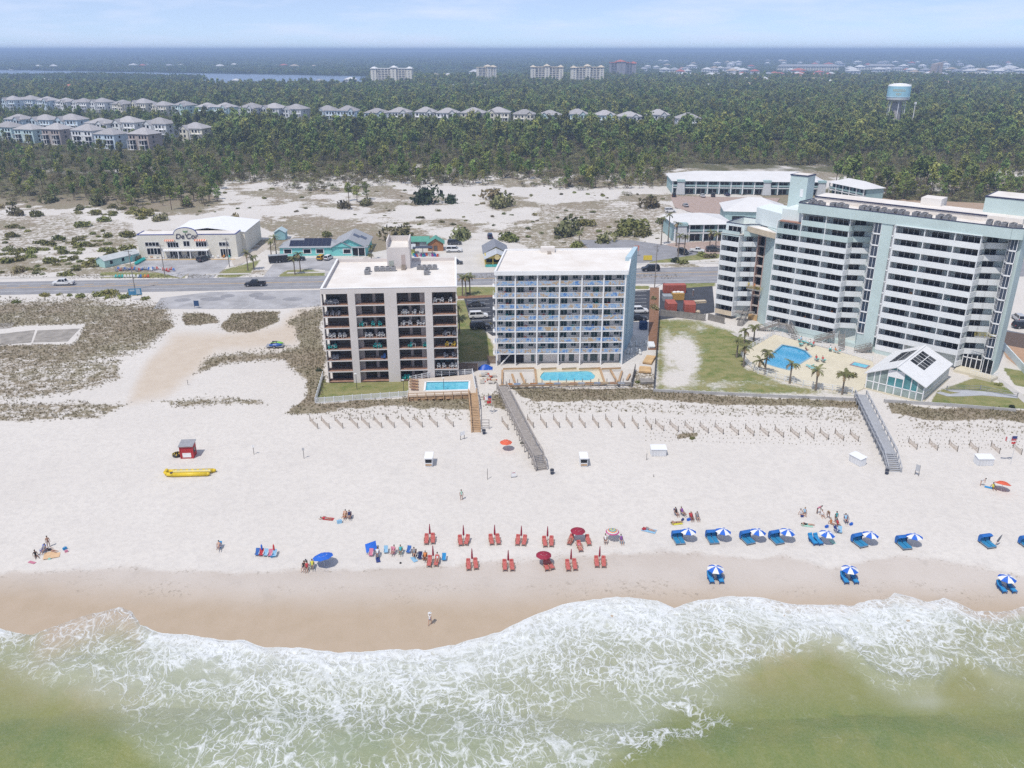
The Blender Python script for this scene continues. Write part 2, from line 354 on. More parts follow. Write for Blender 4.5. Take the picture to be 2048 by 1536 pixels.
ground = link('ground', grid_mesh('ground', XX, YY, ZZ, quads, gm, {'cover': (veg, lawn, tan_, forest), 'moist': (damp, wet, forest, wrack)})); struct(ground)
# ================================================================ SEA
SHORE = [(-500,1262),(0,1258),(30,1266),(65,1270),(125,1247),(185,1226),(240,1215),(265,1222),(280,1250),(325,1267),(390,1272),(450,1280),(500,1285),(530,1294),(565,1297),(620,1299),(675,1307),(730,1306),(780,1300),(850,1302),(900,1290),(950,1275),(1000,1267),(1024,1253),(1074,1227),(1124,1210),(1189,1197),(1259,1195),(1314,1202),(1349,1215),(1374,1205),(1454,1195),(1524,1195),(1574,1207),(1634,1210),(1699,1212),(1734,1200),(1771,1202),(1789,1187),(1824,1195),(1854,1205),(1889,1197),(1914,1205),(1949,1220),(1990,1226),(2048,1213),(2300,1220),(2600,1215)]
sp = np.array([PG(*p) for p in SHORE])
NCS, NRS = 620, 420
xs = np.linspace(-95, 95, NCS); ysh = np.interp(xs, sp[:, 0], sp[:, 1])+.22*(vnoise(xs/.8, xs*0)-.5)+.5*(vnoise(xs/2.3, xs*0+5)-.5)
tt = np.linspace(0, 1, NRS)**1.25*36
xs2 = np.concatenate([[-3000, -600, -250, -130], xs, [130, 250, 600, 3000]]); ysh = np.concatenate([[ysh[0]]*4, ysh, [ysh[-1]]*4])
tt = np.concatenate([tt, [40, 50, 70, 110, 200, 500, 2000]])
TT, XS = np.meshgrid(tt, xs2, indexing='ij'); YS = ysh[None, :]-TT
gzz = np.interp(YS, GY, GZ)
def wave(x, y):
    return .28*(fbm(x/5, y/3.2, 4)-.5)*2*.5+.42*np.exp(-((TT-1.6-1.6*vnoise(x/4, y*0))/.9)**2)*smooth(0, .5, TT)+.5*np.sin((y+5*vnoise(x/14, y*0+3))/2.2)*smooth(3, 9, TT)*(.4+vnoise(x/9, y/5))
ZS = np.maximum(gzz+.03+.10*smooth(0, .6, TT), -3.0+wave(XS, YS)*smooth(0, 2.0, TT))
dep = YS*CT+(CAMH-ZS)*ST; US = 1024+FPX*XS/dep; VS = 768+FPX*(-YS*ST+(CAMH-ZS)*CT)/dep
US = np.where(np.abs(XS) > 95, np.sign(XS)*3000, US)
def G(u, v, su, sv): return np.exp(-((US-u)/su)**2-((VS-v)/sv)**2)
tp = VS-np.interp(US, [p[0] for p in SHORE], [p[1] for p in SHORE])
nA = fbm(XS/6.5, YS/5, 4); nB = fbm(XS/2.2+11, YS/1.8, 3); nC = fbm(XS/14+3, YS/9, 3)
vb = np.interp(US, [-400,0,150,250,330,480,1100,1200,1290,1350,1420,1480,1530,1580,1650,1700,1740,1800,1870,1900,1930,1990,2048,2500], [1335,1345,1390,1470,1550,1600,1620,1550,1470,1415,1400,1372,1322,1295,1291,1322,1372,1394,1396,1350,1335,1385,1395,1400])
lev = np.interp(US, [0,200,300,480,1250,1600,1850,1950,2048], [.38,.44,.52,.57,.57,.58,.57,.46,.42])
foam = lev*smooth(40, -60, VS-vb+170*(nA-.5)+60*(nB-.5))*(.45+.7*nA+.45*nC)*(1.12-.32*smooth(20, 200, tp))
foam = np.maximum(foam, (.16+.5*smooth(.52, .68, nC))*smooth(.5, .6, nA)*.8*smooth(1300, 1400, VS))          # stray streaks further out
front = np.exp(-(np.maximum(tp, 0)/34)**2)*(.95*smooth(280, 340, US)*smooth(1500, 1300, US)+.72*smooth(1300, 1500, US)*smooth(2000, 1900, US)+.9*np.exp(-((US-10)/45)**2)+.2)
foam = np.maximum(foam, front*(.50+.5*nB))
for a, u, v, su, sv in [(.8,420,1347,85,15),(.6,1180,1430,70,40),(.7,90,1440,90,60),(.35,360,1450,60,50),(.35,700,1490,80,30)]:
    foam *= 1-a*np.exp(-(((US-u+90*(nA-.5))/su)**2+((VS-v+50*(nB-.5))/sv)**2))
edge = np.exp(-(tp/2.4)**2)*(.2+.8*smooth(262, 300, US)*(1-.6*smooth(1880, 1950, US))+.6*np.exp(-((US-15)/35)**2)); foam = np.maximum(foam, edge*1.1*(vnoise(XS/3, YS*0)*.5+.65))
thin = smooth(95, 6, tp)*np.maximum(smooth(300, 255, US)*smooth(45, 110, US), 0)*.95
thin = np.maximum(thin, smooth(30, 2, tp)*(.25+.45*smooth(1450, 1600, US)+.3*smooth(1880, 1960, US)))
ZS = ZS+np.clip(foam, 0, 1)*(.5*(nB-.4)+.34*(fbm(XS/.7, YS/.7, 2)-.5))*smooth(0, 1.2, TT)+.35*np.exp(-((VS-vb+30)/16)**2)*smooth(1430, 1520, US)
green = np.clip(.30+.55*smooth(1290, 1480, VS)+.4*G(1700,1480,260,70)+.35*G(60,1500,160,60)+.3*G(650,1500,160,60)-.5*G(210,1400,180,45)-.35*G(1130,1440,110,50)-.35*G(1560,1330,90,40)-.3*G(1880,1400,100,30)-.3*G(420,1345,80,20), 0, 1)
milky = np.clip(1.15*lev*smooth(60, -60, VS-vb+50*(nA-.5))*(.7+.5*nC)+.25*G(1450,1400,90,30)+.3*G(1850,1405,60,16)+.2*(fbm(XS/5, YS/4, 3)-.4)+.25*G(300,1340,260,60), 0, 1)
n2, c2 = XS.shape; idx = np.arange(n2*c2).reshape(n2, c2)
q2 = np.stack([idx[:-1, :-1], idx[1:, :-1], idx[1:, 1:], idx[:-1, 1:]], -1).reshape(-1, 4)
sm = bpy.data.materials.new('sea_water'); sm.use_nodes = True; t = sm.node_tree; b = t.nodes['Principled BSDF']; L = t.links.new
co = N(t, 'TexCoord'); A1 = N(t, 'Attribute', attribute_name='foam'); s1 = N(t, 'SeparateColor'); L(A1.outputs['Color'], s1.inputs[0])
dn = N(t, 'TexNoise'); dn.inputs['Scale'].default_value = .45; dn.inputs['Detail'].default_value = 2; L(co.outputs['Object'], dn.inputs['Vector'])
vm1 = N(t, 'VectorMath', operation='SUBTRACT'); L(dn.outputs['Color'], vm1.inputs[0]); vm1.inputs[1].default_value = (.5, .5, .5)
vm2 = N(t, 'VectorMath', operation='SCALE'); L(vm1.outputs[0], vm2.inputs[0]); vm2.inputs['Scale'].default_value = 1.9
vm3 = N(t, 'VectorMath', operation='ADD'); L(vm2.outputs[0], vm3.inputs[0]); L(co.outputs['Object'], vm3.inputs[1])
dn2 = N(t, 'TexNoise'); dn2.inputs['Scale'].default_value = .13; dn2.inputs['Detail'].default_value = 3; L(co.outputs['Object'], dn2.inputs['Vector']); v4 = N(t, 'VectorMath', operation='MULTIPLY_ADD'); L(dn2.outputs['Color'], v4.inputs[0]); v4.inputs[1].default_value = (5, 5, 0); L(vm3.outputs[0], v4.inputs[2])
mpz = N(t, 'Mapping'); mpz.inputs['Scale'].default_value = (1, .72, 0); L(v4.outputs[0], mpz.inputs[0])
def lace(scale):
    v = N(t, 'TexVoronoi', feature='DISTANCE_TO_EDGE'); v.inputs['Scale'].default_value = scale; L(mpz.outputs[0], v.inputs['Vector']); return v.outputs['Distance']
la, lb, lc = lace(.42), lace(1.2), lace(3.2)
fn = noise(1.3, 7, .7, mpz.outputs[0]); fd = s1.outputs[0]
fdn = math_('ADD', fd, math_('MULTIPLY', math_('SUBTRACT', fn, .5), .9))
def strand(l, k0, k1, w):
    # width of the strand grows with how much foam there is
    wd = math_('MULTIPLY', rng(fdn, k0, k1), w); m = N(t, 'MapRange', clamp=True, interpolation_type='SMOOTHSTEP'); L(math_('SUBTRACT', wd, l), m.inputs[0]); m.inputs[1].default_value = -.015; m.inputs[2].default_value = .05; return m.outputs[0]
def ridge(scale, det, k0, k1, w):
    r_ = math_('ABSOLUTE', math_('SUBTRACT', noise(scale, det, .55, mpz.outputs[0]), .5)); wd = math_('MULTIPLY', rng(fdn, k0, k1), w)
    m = N(t, 'MapRange', clamp=True, interpolation_type='SMOOTHSTEP'); L(math_('SUBTRACT', wd, r_), m.inputs[0]); m.inputs[1].default_value = -.01; m.inputs[2].default_value = .02; return m.outputs[0]
f = math_('MAXIMUM', math_('MAXIMUM', strand(la, .22, 1.0, .13), strand(lb, .30, 1.0, .20)), math_('MULTIPLY', strand(lc, .42, 1.0, .28), .8))
f = math_('MAXIMUM', f, math_('MAXIMUM', ridge(.42, 2, .15, 1.0, .022), math_('MULTIPLY', ridge(1.3, 2, .35, 1.0, .03), .8)))
solid = math_('MULTIPLY', rng(fdn, .85, 1.3), .85); f = math_('MAXIMUM', f, solid)
f = math_('MULTIPLY', f, rng(fd, .05, .22))
f = math_('MULTIPLY', f, math_('MULTIPLY', rng(noise(2.6, 6, .8), .3, .62, .38, 1), rng(noise(.28, 4, .6, mpz.outputs[0]), .28, .55, .55, 1)))
wat = mix(s1.outputs[1], (.35, .30, .16), (.14, .185, .055)); wat = mix(rng(noise(.16, 6, .65, mpz.outputs[0]), .4, .62, 0, .8), wat, (.215, .225, .07), 'MIX')
wat = mix(rng(noise(2.8, 5, .75), .42, .68, 0, .34), wat, (.30, .31, .17)); wat = mix(math_('MULTIPLY', rng(s1.outputs[2], .1, .95), .76), wat, (.40, .43, .355))
A2 = N(t, 'Attribute', attribute_name='runup'); s2 = N(t, 'SeparateColor'); L(A2.outputs['Color'], s2.inputs[0])
wat = mix(math_('MULTIPLY', rng(s2.outputs[1], 0, 1), rng(noise(.9, 6, .7, mpz.outputs[0]), .3, .6, .35, .95)), wat, (.60, .62, .60)); wat = mix(s2.outputs[0], wat, (.44, .355, .265))
col = mix(f, wat, (.74, .765, .775))
L(col, b.inputs['Base Color']); L(rng(f, 0, 1, .32, .75), b.inputs['Roughness']); b.inputs['Specular IOR Level'].default_value = .4
bp = N(t, 'Bump'); bp.inputs['Strength'].default_value = .6; bp.inputs['Distance'].default_value = .16
L(math_('ADD', math_('MULTIPLY', f, .7), noise(2.4, 7, .7)), bp.inputs['Height']); L(bp.outputs[0], b.inputs['Normal'])
sea = link('sea', grid_mesh('sea', XS, YS, ZS, q2, sm, {'foam': (np.clip(foam, 0, 1.2), green, milky, thin), 'runup': (thin, np.clip(np.exp(-(np.maximum(tp, 0)/np.interp(US, [250,350,1000,1300,1850,1950], [12,45,75,70,60,20]))**2)*smooth(40, -20, VS-vb)*(.6+.7*nC)*smooth(200, 330, US), 0, 1), thin, thin)})); struct(sea)
# far bay behind the wooded shore
bw = mat('bay_water', (.15, .21, .30), rough=.25, var=.15, scale=.004, spec=.5)
def bay(px): return [(*P(u, v), 0) for u, v in px]
BAY = [(-900,136),(0,140),(300,145),(600,150),(745,153),(738,163),(640,167),(430,167),(400,159),(150,153),(0,157),(-900,160)]
sheet('bay_water', [P(u, v, .8) for u, v in BAY], bw, .8)
# ================================================================ ROADS, LOTS, PATHS
asph = mat('road_asphalt', (.26, .257, .268), rough=.9, var=.16, scale=.25, bump=.2)
asph_old = mat('worn_asphalt', (.36, .352, .355), rough=.9, var=.26, scale=.16, bump=.2)
asph_new = mat('fresh_asphalt', (.055, .058, .068), rough=.85, var=.2, scale=.3)
conc = mat('concrete', (.50, .475, .44), rough=.9, var=.1, scale=.3, bump=.2)
conc_lot = mat('shell_lot', (.56, .53, .49), rough=.95, var=.09, scale=.18, bump=.2)
brickp = mat('brick_paving', (.38, .29, .245), rough=.9, var=.2, scale=.8)
deckc = mat('pool_deck_paint', (.60, .545, .42), rough=.8, var=.07, scale=.2)
white_line = mat('white_marking', (.62, .62, .60), rough=.8, var=.25, scale=1.5)
yel_line = mat('yellow_marking', (.60, .37, .10), rough=.8, var=.25, scale=1.2)
mulch = mat('pine_mulch', (.23, .125, .075), rough=1, var=.35, scale=1.6, bump=.5)
RC = lambda x: 260.3+.078*x
def strip(name, x0, x1, o0, o1, m, z, parent=None, n=8, w1=None):
    xs_ = np.linspace(x0, x1, n); lo = [(x, RC(x)+o0) for x in xs_]; hi = [(x, RC(x)+o1) for x in xs_]
    return sheet(name, lo+hi[::-1], m, z, parent)
road = sheet('road', [(-420, RC(-420)-8), (20, RC(20)-8), (45, RC(45)-11), (420, RC(420)-11), (420, RC(420)+10), (45, RC(45)+9.5), (20, RC(20)+7.5), (-420, RC(-420)+7.5)], asph, .03)
for k, (o, m) in enumerate([(-.25, yel_line), (.25, yel_line), (-4.3, white_line), (4.3, white_line)]):
    strip('lane_marking', -400, 30, o-.09, o+.09, m, .036, road)
for k, (o, m) in enumerate([(2.2, yel_line), (2.7, yel_line), (-2.2, yel_line), (6.4, white_line), (-6.2, white_line), (-9.8, white_line)]):
    strip('lane_marking', 33, 110, o-.09, o+.09, m, .036, road)
for i in range(14):
    x = -166+i*6.5; sheet('lane_marking', [(x, RC(x)-.1+2), (x+2.6, RC(x)+.6+2), (x+2.6, RC(x)+.9+2), (x, RC(x)+.2+2)], yel_line, .037, road) if x < -110 else None
sw = struct(sheet('pavement', [(-420, RC(-420)+11.4), (-128, RC(-128)+11.4), (-128, RC(-128)+13.2), (-420, RC(-420)+13.2)], conc, .035))
for a, c_ in ((-100, -86), (-74, -30), (38, 120)):
    sheet('pavement', [(a, RC(a)+(11.4 if a < 0 else 14)), (c_, RC(c_)+(11.4 if a < 0 else 14)), (c_, RC(c_)+(13.2 if a < 0 else 16.5)), (a, RC(a)+(13.2 if a < 0 else 16.5))], conc, .035)
psheet('beach_parking_lot', [(322,596),(420,584),(640,580),(642,612),(560,618),(330,618),(306,618)], asph_old, .02)
lotp = [P(340+i*36, 600) for i in range(8)]
for i in range(8):
    x, y = P(430+i*26, 617); sheet('stall_line', [(x, y), (x+.15, y), (x+2.6, y+4.6), (x+2.45, y+4.6)], white_line, .03)
for (u, v, ru, rv) in [(455,592,12,3),(513,590,12,4),(425,598,20,3),(530,596,18,3),(585,598,16,3),(365,600,14,3)]:
    x, y = P(u, v); rx = ru*.165; ry = rv*.6
    sheet('asphalt_patch', [(x+rx*math.cos(k*.52)*(1+.2*random.random()), y+ry*math.sin(k*.52)*(1+.2*random.random())) for k in range(12)], asph, .026)
psheet('store_parking_lot', [(265,533),(289,517),(463,519),(452,535),(424,557),(420,561),(432,566),(372,566),(378,546),(362,556)], asph_old, .02)
psheet('office_parking_lot', [(521,561),(545,529),(572,517),(660,515),(700,520),(700,560),(652,558),(650,540),(610,537),(572,541),(556,552),(556,561)], asph_old, .02)
psheet('shell_parking_lot', [(745,505),(890,480),(985,480),(1000,500),(1020,520),(1020,566),(905,566),(760,540)], conc_lot, .02)
psheet('motel_front_lot', [(1160,480),(1260,480),(1330,490),(1420,494),(1424,505),(1320,520),(1270,530),(1250,510),(1180,500)], asph, .02)
psheet('motel_courtyard', [(1340,392),(1560,396),(1540,425),(1436,440),(1350,415)], brickp, .02)
psheet('motel_forecourt', [(1345,486),(1440,482),(1440,508),(1420,508),(1375,500),(1330,490)], brickp, .024)
lotw = psheet('condo_parking_lot', [(928,597),(990,594),(1300,580),(1300,640),(1240,640),(985,672),(940,640)], asph_new, .02)
for i in range(9):
    v = 601+i*8.0; p = P(934+i*1.8, v); q = P(978+i*1, v-1.2); sheet('stall_line', [(p[0], p[1]), (q[0], q[1]), (q[0], q[1]+.16), (p[0], p[1]+.16)], white_line, .028)
for i in range(8):
    v = 584+i*7.2; p = P(1266, v); q = P(1293, v-.8); sheet('stall_line', [(p[0], p[1]), (q[0], q[1]), (q[0], q[1]+.16), (p[0], p[1]+.16)], white_line, .028)
psheet('mulch_bed', [(1300,575),(1318,575),(1317,700),(1296,700)], mulch, .03)
psheet('mulch_bed', [(915,592),(990,590),(990,594),(915,598)], mulch, .03)
psheet('hotel_service_lot', [(1320,580),(1425,572),(1430,625),(1318,640)], asph_new, .024)
psheet('clay_court', [(1990,660),(2200,690),(2300,800),(2050,745),(2012,715)], mat('clay', (.42, .27, .175), rough=1, var=.08), .03)
psheet('tennis_court', [(1730,395),(2000,408),(2000,425),(1740,412)], mat('court_clay', (.38, .28, .20), rough=1, var=.1), .03)
psheet('dirt_track', [(462,521),(480,516),(540,482),(552,486),(500,520),(470,535)], mat('track_sand', (.47, .42, .36), rough=1, var=.1, scale=.4), .015)
for px in ([(0,668),(70,660),(62,685),(0,690)], [(75,661),(160,657),(135,683),(66,685)], [(-40,650),(30,645),(22,656),(-40,662)]):
    psheet('old_concrete_slab', px, mat('old_slab', (.29, .265, .235), rough=1, var=.3, scale=.5), .03)
psheet('footpath', [(1990,755),(2000,757),(2060,800),(2048,806)], conc, .03)
ww = [(1880,776),(1895,779),(1925,780),(1960,782),(2030,790),(2036,797),(1965,791),(1925,793),(1895,793),(1872,786),(1880,783),(1900,788),(1920,786),(1900,783)]
psheet('footpath', ww, mat('grey_path', (.40, .41, .43), rough=.9), .034)
psheet('footpath', [(1460,665),(1480,668),(1560,690),(1640,712),(1632,716),(1548,696),(1470,672)], conc, .03)
# ================================================================ BUILDINGS
def frameP(O, ang):
    """local frame -> world: returns function (s,t)->(x,y)"""
    c, s_ = math.cos(ang), math.sin(ang)
    return lambda a, b_: (O[0]+a*c-b_*s_, O[1]+a*s_+b_*c)
stucco_pink = mat('pale_stucco', (.60, .555, .53), rough=.9, var=.07, scale=.25, bump=.15)
roof_white = mat('white_membrane', (.76, .73, .69), rough=.85, var=.08, scale=.18, col2=(.64, .585, .53))
slab_white = mat('white_concrete', (.60, .575, .56), rough=.85, var=.06, scale=.5)
white_paint = mat('white_paint', (.78, .78, .78), rough=.6, var=.05, scale=.6)
dark_glass = glass('dark_glass', (.009, .011, .016), .1, .4); teal_glass = glass('teal_glass', (.03, .075, .085))
tile_floor = mat('terracotta_tile', (.34, .20, .14), rough=.8, var=.3, scale=.9)
rail_dark = mat('dark_railing', (.06, .055, .055), rough=.6)
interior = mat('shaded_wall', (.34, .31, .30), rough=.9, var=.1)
metal_grey = mat('galvanised_metal', (.36, .36, .37), rough=.5, var=.2, scale=2, metal=.3); metal_dark = mat('fan_black', (.05, .05, .055), rough=.6)
# --- shared rooftop air conditioner
def ac_mesh():
    b_ = MB(); b_.box(-.55, .55, -.5, .5, .12, 1.05, 0)
    for k in range(5): b_.box(-.56, .56, -.51, .51, .25+k*.15, .29+k*.15, 1)
    b_.lathe([(.42, 1.05), (.42, 1.1), (.05, 1.1)], n=10, m=1); b_.box(-.5, -.4, -.5, .5, 0, .12, 1); b_.box(.4, .5, -.5, .5, 0, .12, 1)
    return b_.mesh('air_conditioner', [metal_grey, metal_dark])
AC = ac_mesh()
def place_ac(x, y, z, rz, label, group, s=1.0):
    return tag(link('air_conditioner', AC, None, (x, y, z), rz, s), label, 'air conditioner', group)
# ---------------------------------------------------------------- pale eight storey condominium
TO = (-40.3, 169.3); TA = R(3.8); TW = 28.6; TD = 27.0; TH_ = 21.4
tb = thing('condominium', 'pale stucco eight storey condominium with dark recessed balconies and flat white roof', 'building', (*TO, 0), TA)
cols = [(.55, 5.5), (7.05, 13.2), (15.8, 21.75), (23.3, 28.35)]
piers = [(0, .12), (5.5, 7.05), (13.2, 15.8), (21.75, 23.3), (28.35, 28.6)]
for i, (a, c_) in enumerate(piers):
    z1 = 20.25; m_ = MB().box(a, c_, (0 if 0 < i < 4 else .25), 2.35, 0, z1)
    m_.build('pier', stucco_pink, tb)
MB().box(0, TW, 0, .35, 20.25, TH_).box(0, .3, .35, TD, 20.25, TH_).box(TW-.3, TW, .35, TD, 20.25, TH_).box(.3, TW-.3, TD-.3, TD, 20.25, TH_).build('parapet', stucco_pink, tb)
MB().box(-.06, TW+.06, -.06, .42, TH_, TH_+.08).box(-.06, .36, .42, TD, TH_, TH_+.08).box(TW-.36, TW+.06, .42, TD, TH_, TH_+.08).build('coping', white_paint, tb)
MB().box(.3, TW-.3, .35, TD-.3, 20.3, 20.62).build('roof', roof_white, tb)
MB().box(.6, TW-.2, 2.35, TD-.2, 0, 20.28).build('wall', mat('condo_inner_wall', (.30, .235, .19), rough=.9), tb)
def slider(w, h, panes, frame, gl, fr=.06):
    b_ = MB(); b_.box(0, w, .0, .05, 0, h, 1)
    n = panes; pw = w/n
    for k in range(n): b_.box(k*pw+fr/2, (k+1)*pw-fr/2, -.02, .0, fr, h-fr, 0)
    for k in range(n+1): b_.box(k*pw-fr/2, k*pw+fr/2, -.05, 0, 0, h, 1)
    b_.box(0, w, -.05, 0, h-fr, h, 1).box(0, w, -.05, 0, 0, fr, 1)
    return b_.mesh('sliding_door', [gl, frame])
fr_brown = mat('bronze_frame', (.05, .045, .04), rough=.5)
doors_t = {w_: slider(w_, 2.1, n, fr_brown, dark_glass) for w_, n in ((4.0, 4), (2.3, 2), (2.6, 3))}
for k in range(8):
    z = .25+2.5*k
    for ci, (a, c_) in enumerate(cols):
        a0 = a-(.45 if ci == 0 else 0); c1 = c_+(.15 if ci == 3 else 0)
        if k: MB().box(a0, c1, .04, 2.4, z-.24, z-.02, 0).build('balcony_slab', slab_white, tb)
        MB().box(a0+.05, c1-.05, .12, 2.34, z-.02, z+.012).build('balcony_floor', tile_floor, tb)
        if ci in (0, 3):
            link('sliding_door', doors_t[4.0], tb, (a+.35, 2.33, z+.02))
        else:
            off = 1.15 if ci == 1 else 0
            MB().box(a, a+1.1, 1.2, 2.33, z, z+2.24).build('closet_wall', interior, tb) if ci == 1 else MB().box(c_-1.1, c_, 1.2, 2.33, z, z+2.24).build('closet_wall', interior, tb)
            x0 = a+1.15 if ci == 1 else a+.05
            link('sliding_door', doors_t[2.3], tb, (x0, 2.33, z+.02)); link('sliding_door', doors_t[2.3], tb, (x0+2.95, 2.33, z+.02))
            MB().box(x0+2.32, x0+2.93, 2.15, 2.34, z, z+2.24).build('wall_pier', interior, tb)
        if k:
            rb = MB(); rb.beam((a0+.05, .16, z+1.02), (c1, .16, z+1.02), .05, .05)
            for q in range(int((c1-a0)/.75)+1): rb.beam((a0+.06+q*.75, .16, z), (a0+.06+q*.75, .16, z+1.02), .03, .03)
            rb.build('railing', rail_dark, tb)
# lift tower on the roof
lt = MB(); lt.box(12.6, 17.9, 19.5, 26.9, 20.6, 25.6, 0).box(12.6, 12.9, 19.4, 26.9, 25.6, 27.2, 0).box(17.6, 17.9, 19.4, 26.9, 25.6, 27.2, 0).box(12.9, 17.6, 26.5, 26.9, 25.6, 26.9, 0)
tw = lt.build('lift_tower', stucco_pink, tb)
MB().box(12.9, 17.6, 19.5, 26.5, 25.6, 25.68).build('tower_roof', roof_white, tw); MB().box(15.9, 16.8, 19.44, 19.5, 21.6, 23.9).build('door', mat('tower_door', (.43, .36, .33), rough=.8), tw)
MB().box(13.0, 14.1, 19.42, 19.5, 20.7, 22.6).build('louvre', mat('louvre', (.36, .38, .34)), tw)
st_ = MB()
for q in range(8): st_.box(15.9+q*0, 16.8, 18.0+q*.18, 18.2+q*.18, 20.65+q*.12, 20.7+q*.12+.03)
st_.beam((15.9, 18, 20.65), (15.9, 19.45, 21.6), .06, .2).beam((16.8, 18, 20.65), (16.8, 19.45, 21.6), .06, .2); st_.build('roof_steps', mat('weathered_wood', (.30, .25, .2), rough=.9, var=.2), tw)
fT = frameP(TO, TA)
acs = [(8.3, 14.8), (8.35, 17.0)]+[(10.3+q*1.25, 17.6) for q in range(4)]+[(20.0, 18.6)]+[(21.2+q*1.2, 18.4) for q in range(3)]+[(21.8, 13.6), (21.9, 15.4)]
for i, (a, c_) in enumerate(acs):
    place_ac(*fT(a, c_), 20.62, TA, 'grey air conditioner %s from the left on the pale condominium roof' % ORD[i], 'rooftop units on the pale condominium')
# ---------------------------------------------------------------- white condominium with glass balconies
WQ = [(-3.6, 180.4), (25.7, 181.2), (29.7, 203.4), (-1.3, 202)]
wa = math.atan2(.8, 29.3); wb = thing('condominium', 'white eight storey condominium with glass railed balconies in six bays', 'building', (*WQ[0], 0), wa)
ww_, wH = 29.31, 22.3
blue_wall = mat('shadow_blue_side_wall', (.40, .53, .60), rough=.85, var=.06, scale=.3); lav = mat('white_stucco', (.76, .735, .70), rough=.85, var=.05, scale=.4)  # side wall's blue is its own shadow, painted into the colour
def wl(p):   # world -> local of white condo
    dx, dy = p[0]-WQ[0][0], p[1]-WQ[0][1]; c, s_ = math.cos(wa), math.sin(wa); return (dx*c+dy*s_, -dx*s_+dy*c)
q4 = [wl(p) for p in WQ]
MB().prism([(.35, 2.0), (ww_-.5, 2.0), q4[2], q4[3]], 0, 21.5, 0).build('wall', lav, wb)
MB().prism([(ww_-.5, .9), (ww_-.05, .9), (q4[2][0]+.35, q4[2][1]-.1), (q4[2][0]+.02, q4[2][1])], 0, 21.55).build('side_wall', blue_wall, wb)
MB().prism([(ww_+1.2, 10.5), (ww_+2.6, 10.5), (q4[2][0]+1.4, q4[2][1]-.3), (q4[2][0]+.4, q4[2][1]-.3)], 0, 22.9).build('stair_tower', blue_wall, wb)
MB().prism([(-.15, -.25), (ww_+.1, -.25), (q4[2][0]+.2, q4[2][1]+.1), (q4[3][0]-.2, q4[3][1]+.1)], 21.5, 22.0).build('roof', roof_white, wb)
par = MB(); pts = [(-.2, -.3), (ww_+.15, -.3), (q4[2][0]+.25, q4[2][1]+.2), (q4[3][0]-.25, q4[3][1]+.2)]
for i in range(4):
    a = pts[i]; c_ = pts[(i+1) % 4]; par.beam((*a, 22.0), (*c_, 22.0), .34, .95)
par.build('parapet', white_paint, wb)
MB().box(11.2, 14.6, 19.6, 21.4, 22, 23.3).build('roof_hatch', roof_white, wb); MB().box(12.7, 13.6, 17.8, 18.6, 22, 22.7).build('vent_box', mat('vent_tan', (.40, .34, .28)), wb)
bx_ = [0, 4.35, 9.3, 14.3, 19.3, 24.2, 29.1]
# glass railing: panes between posts, blue and orange reflections painted in as noise
rg = bpy.data.materials.new('railing_glass'); rg.use_nodes = True; t = rg.node_tree; b = t.nodes['Principled BSDF']; L = t.links.new
co = N(t, 'TexCoord'); oi = N(t, 'ObjectInfo'); va = N(t, 'VectorMath', operation='ADD'); L(co.outputs['Object'], va.inputs[0]); L(oi.outputs['Location'], va.inputs[1])
nn = noise(.9, 3, .6, va.outputs[0]); rgc = N(t, 'ValToRGB'); L(nn, rgc.inputs[0]); e = rgc.color_ramp.elements
e[0].position = .36; e[0].color = (.10, .24, .56, 1); e[1].position = .62; e[1].color = (.52, .38, .24, 1); ee = e.new(.45); ee.color = (.28, .46, .70, 1); ee = e.new(.54); ee.color = (.50, .54, .60, 1)
L(rgc.outputs[0], b.inputs['Base Color']); b.inputs['Roughness'].default_value = .12; b.inputs['Alpha'].default_value = .78
for k in range(7):
    z = 2.95+2.68*k
    MB().box(-.75, ww_-.1, -.05, 2.05, z-.22, z).build('balcony_slab', white_paint, wb)
    for ci in range(6):
        x0, x1 = bx_[ci]+(.0 if ci else -.55), bx_[ci+1]-.15
        r_ = MB().beam((x0+.15, .08, z+1.05), (x1, .08, z+1.05), .07, .06)
        n = 3
        for q in range(n+1): xx = x0+.18+(x1-x0-.2)*q/n; r_.beam((xx, .08, z), (xx, .08, z+1.05), .05, .05)
        rr = r_.build('railing', white_paint, wb)
        for q in range(n):
            xa = x0+.22+(x1-x0-.2)*q/n; xb = x0+.14+(x1-x0-.2)*(q+1)/n; MB().box(xa, xb, .07, .09, z+.12, z+.98).build('glass_panel', rg, rr)
        flip = ci in (1, 3, 5)
        dx = (x0+2.7) if not flip else (x0+.55 if ci else x0+.9); wx = (x0+1.0) if not flip else x0+3.1
        if ('wd', 0) not in MATS:
            MATS[('wd', 0)] = slider(1.45, 2.1, 2, white_paint, teal_glass); MATS[('ww', 0)] = slider(1.15, 1.0, 2, white_paint, teal_glass); MATS[('wd', 0)].name = 'sliding_door'; MATS[('ww', 0)].name = 'window'
        link('sliding_door', MATS[('wd', 0)], wb, (dx, 1.99, z+.02)); link('window', MATS[('ww', 0)], wb, (wx, 1.99, z+1.0))
    lr = MB().beam((-.65, .1, z+1.05), (-.55, 2, z+1.05), .06, .06).beam((-.6, 1, z), (-.6, 1, z+1.05), .05, .05); lr.build('railing', white_paint, wb)
for ci in range(7):
    x = bx_[ci]; MB().box(x-.14, x+.14, -.12, .22, 0, 21.5).build('column', white_paint, wb)
    if 0 < ci < 6: MB().box(x-.07, x+.07, .22, 2.0, 2.95, 21.5).build('balcony_divider', lav, wb)
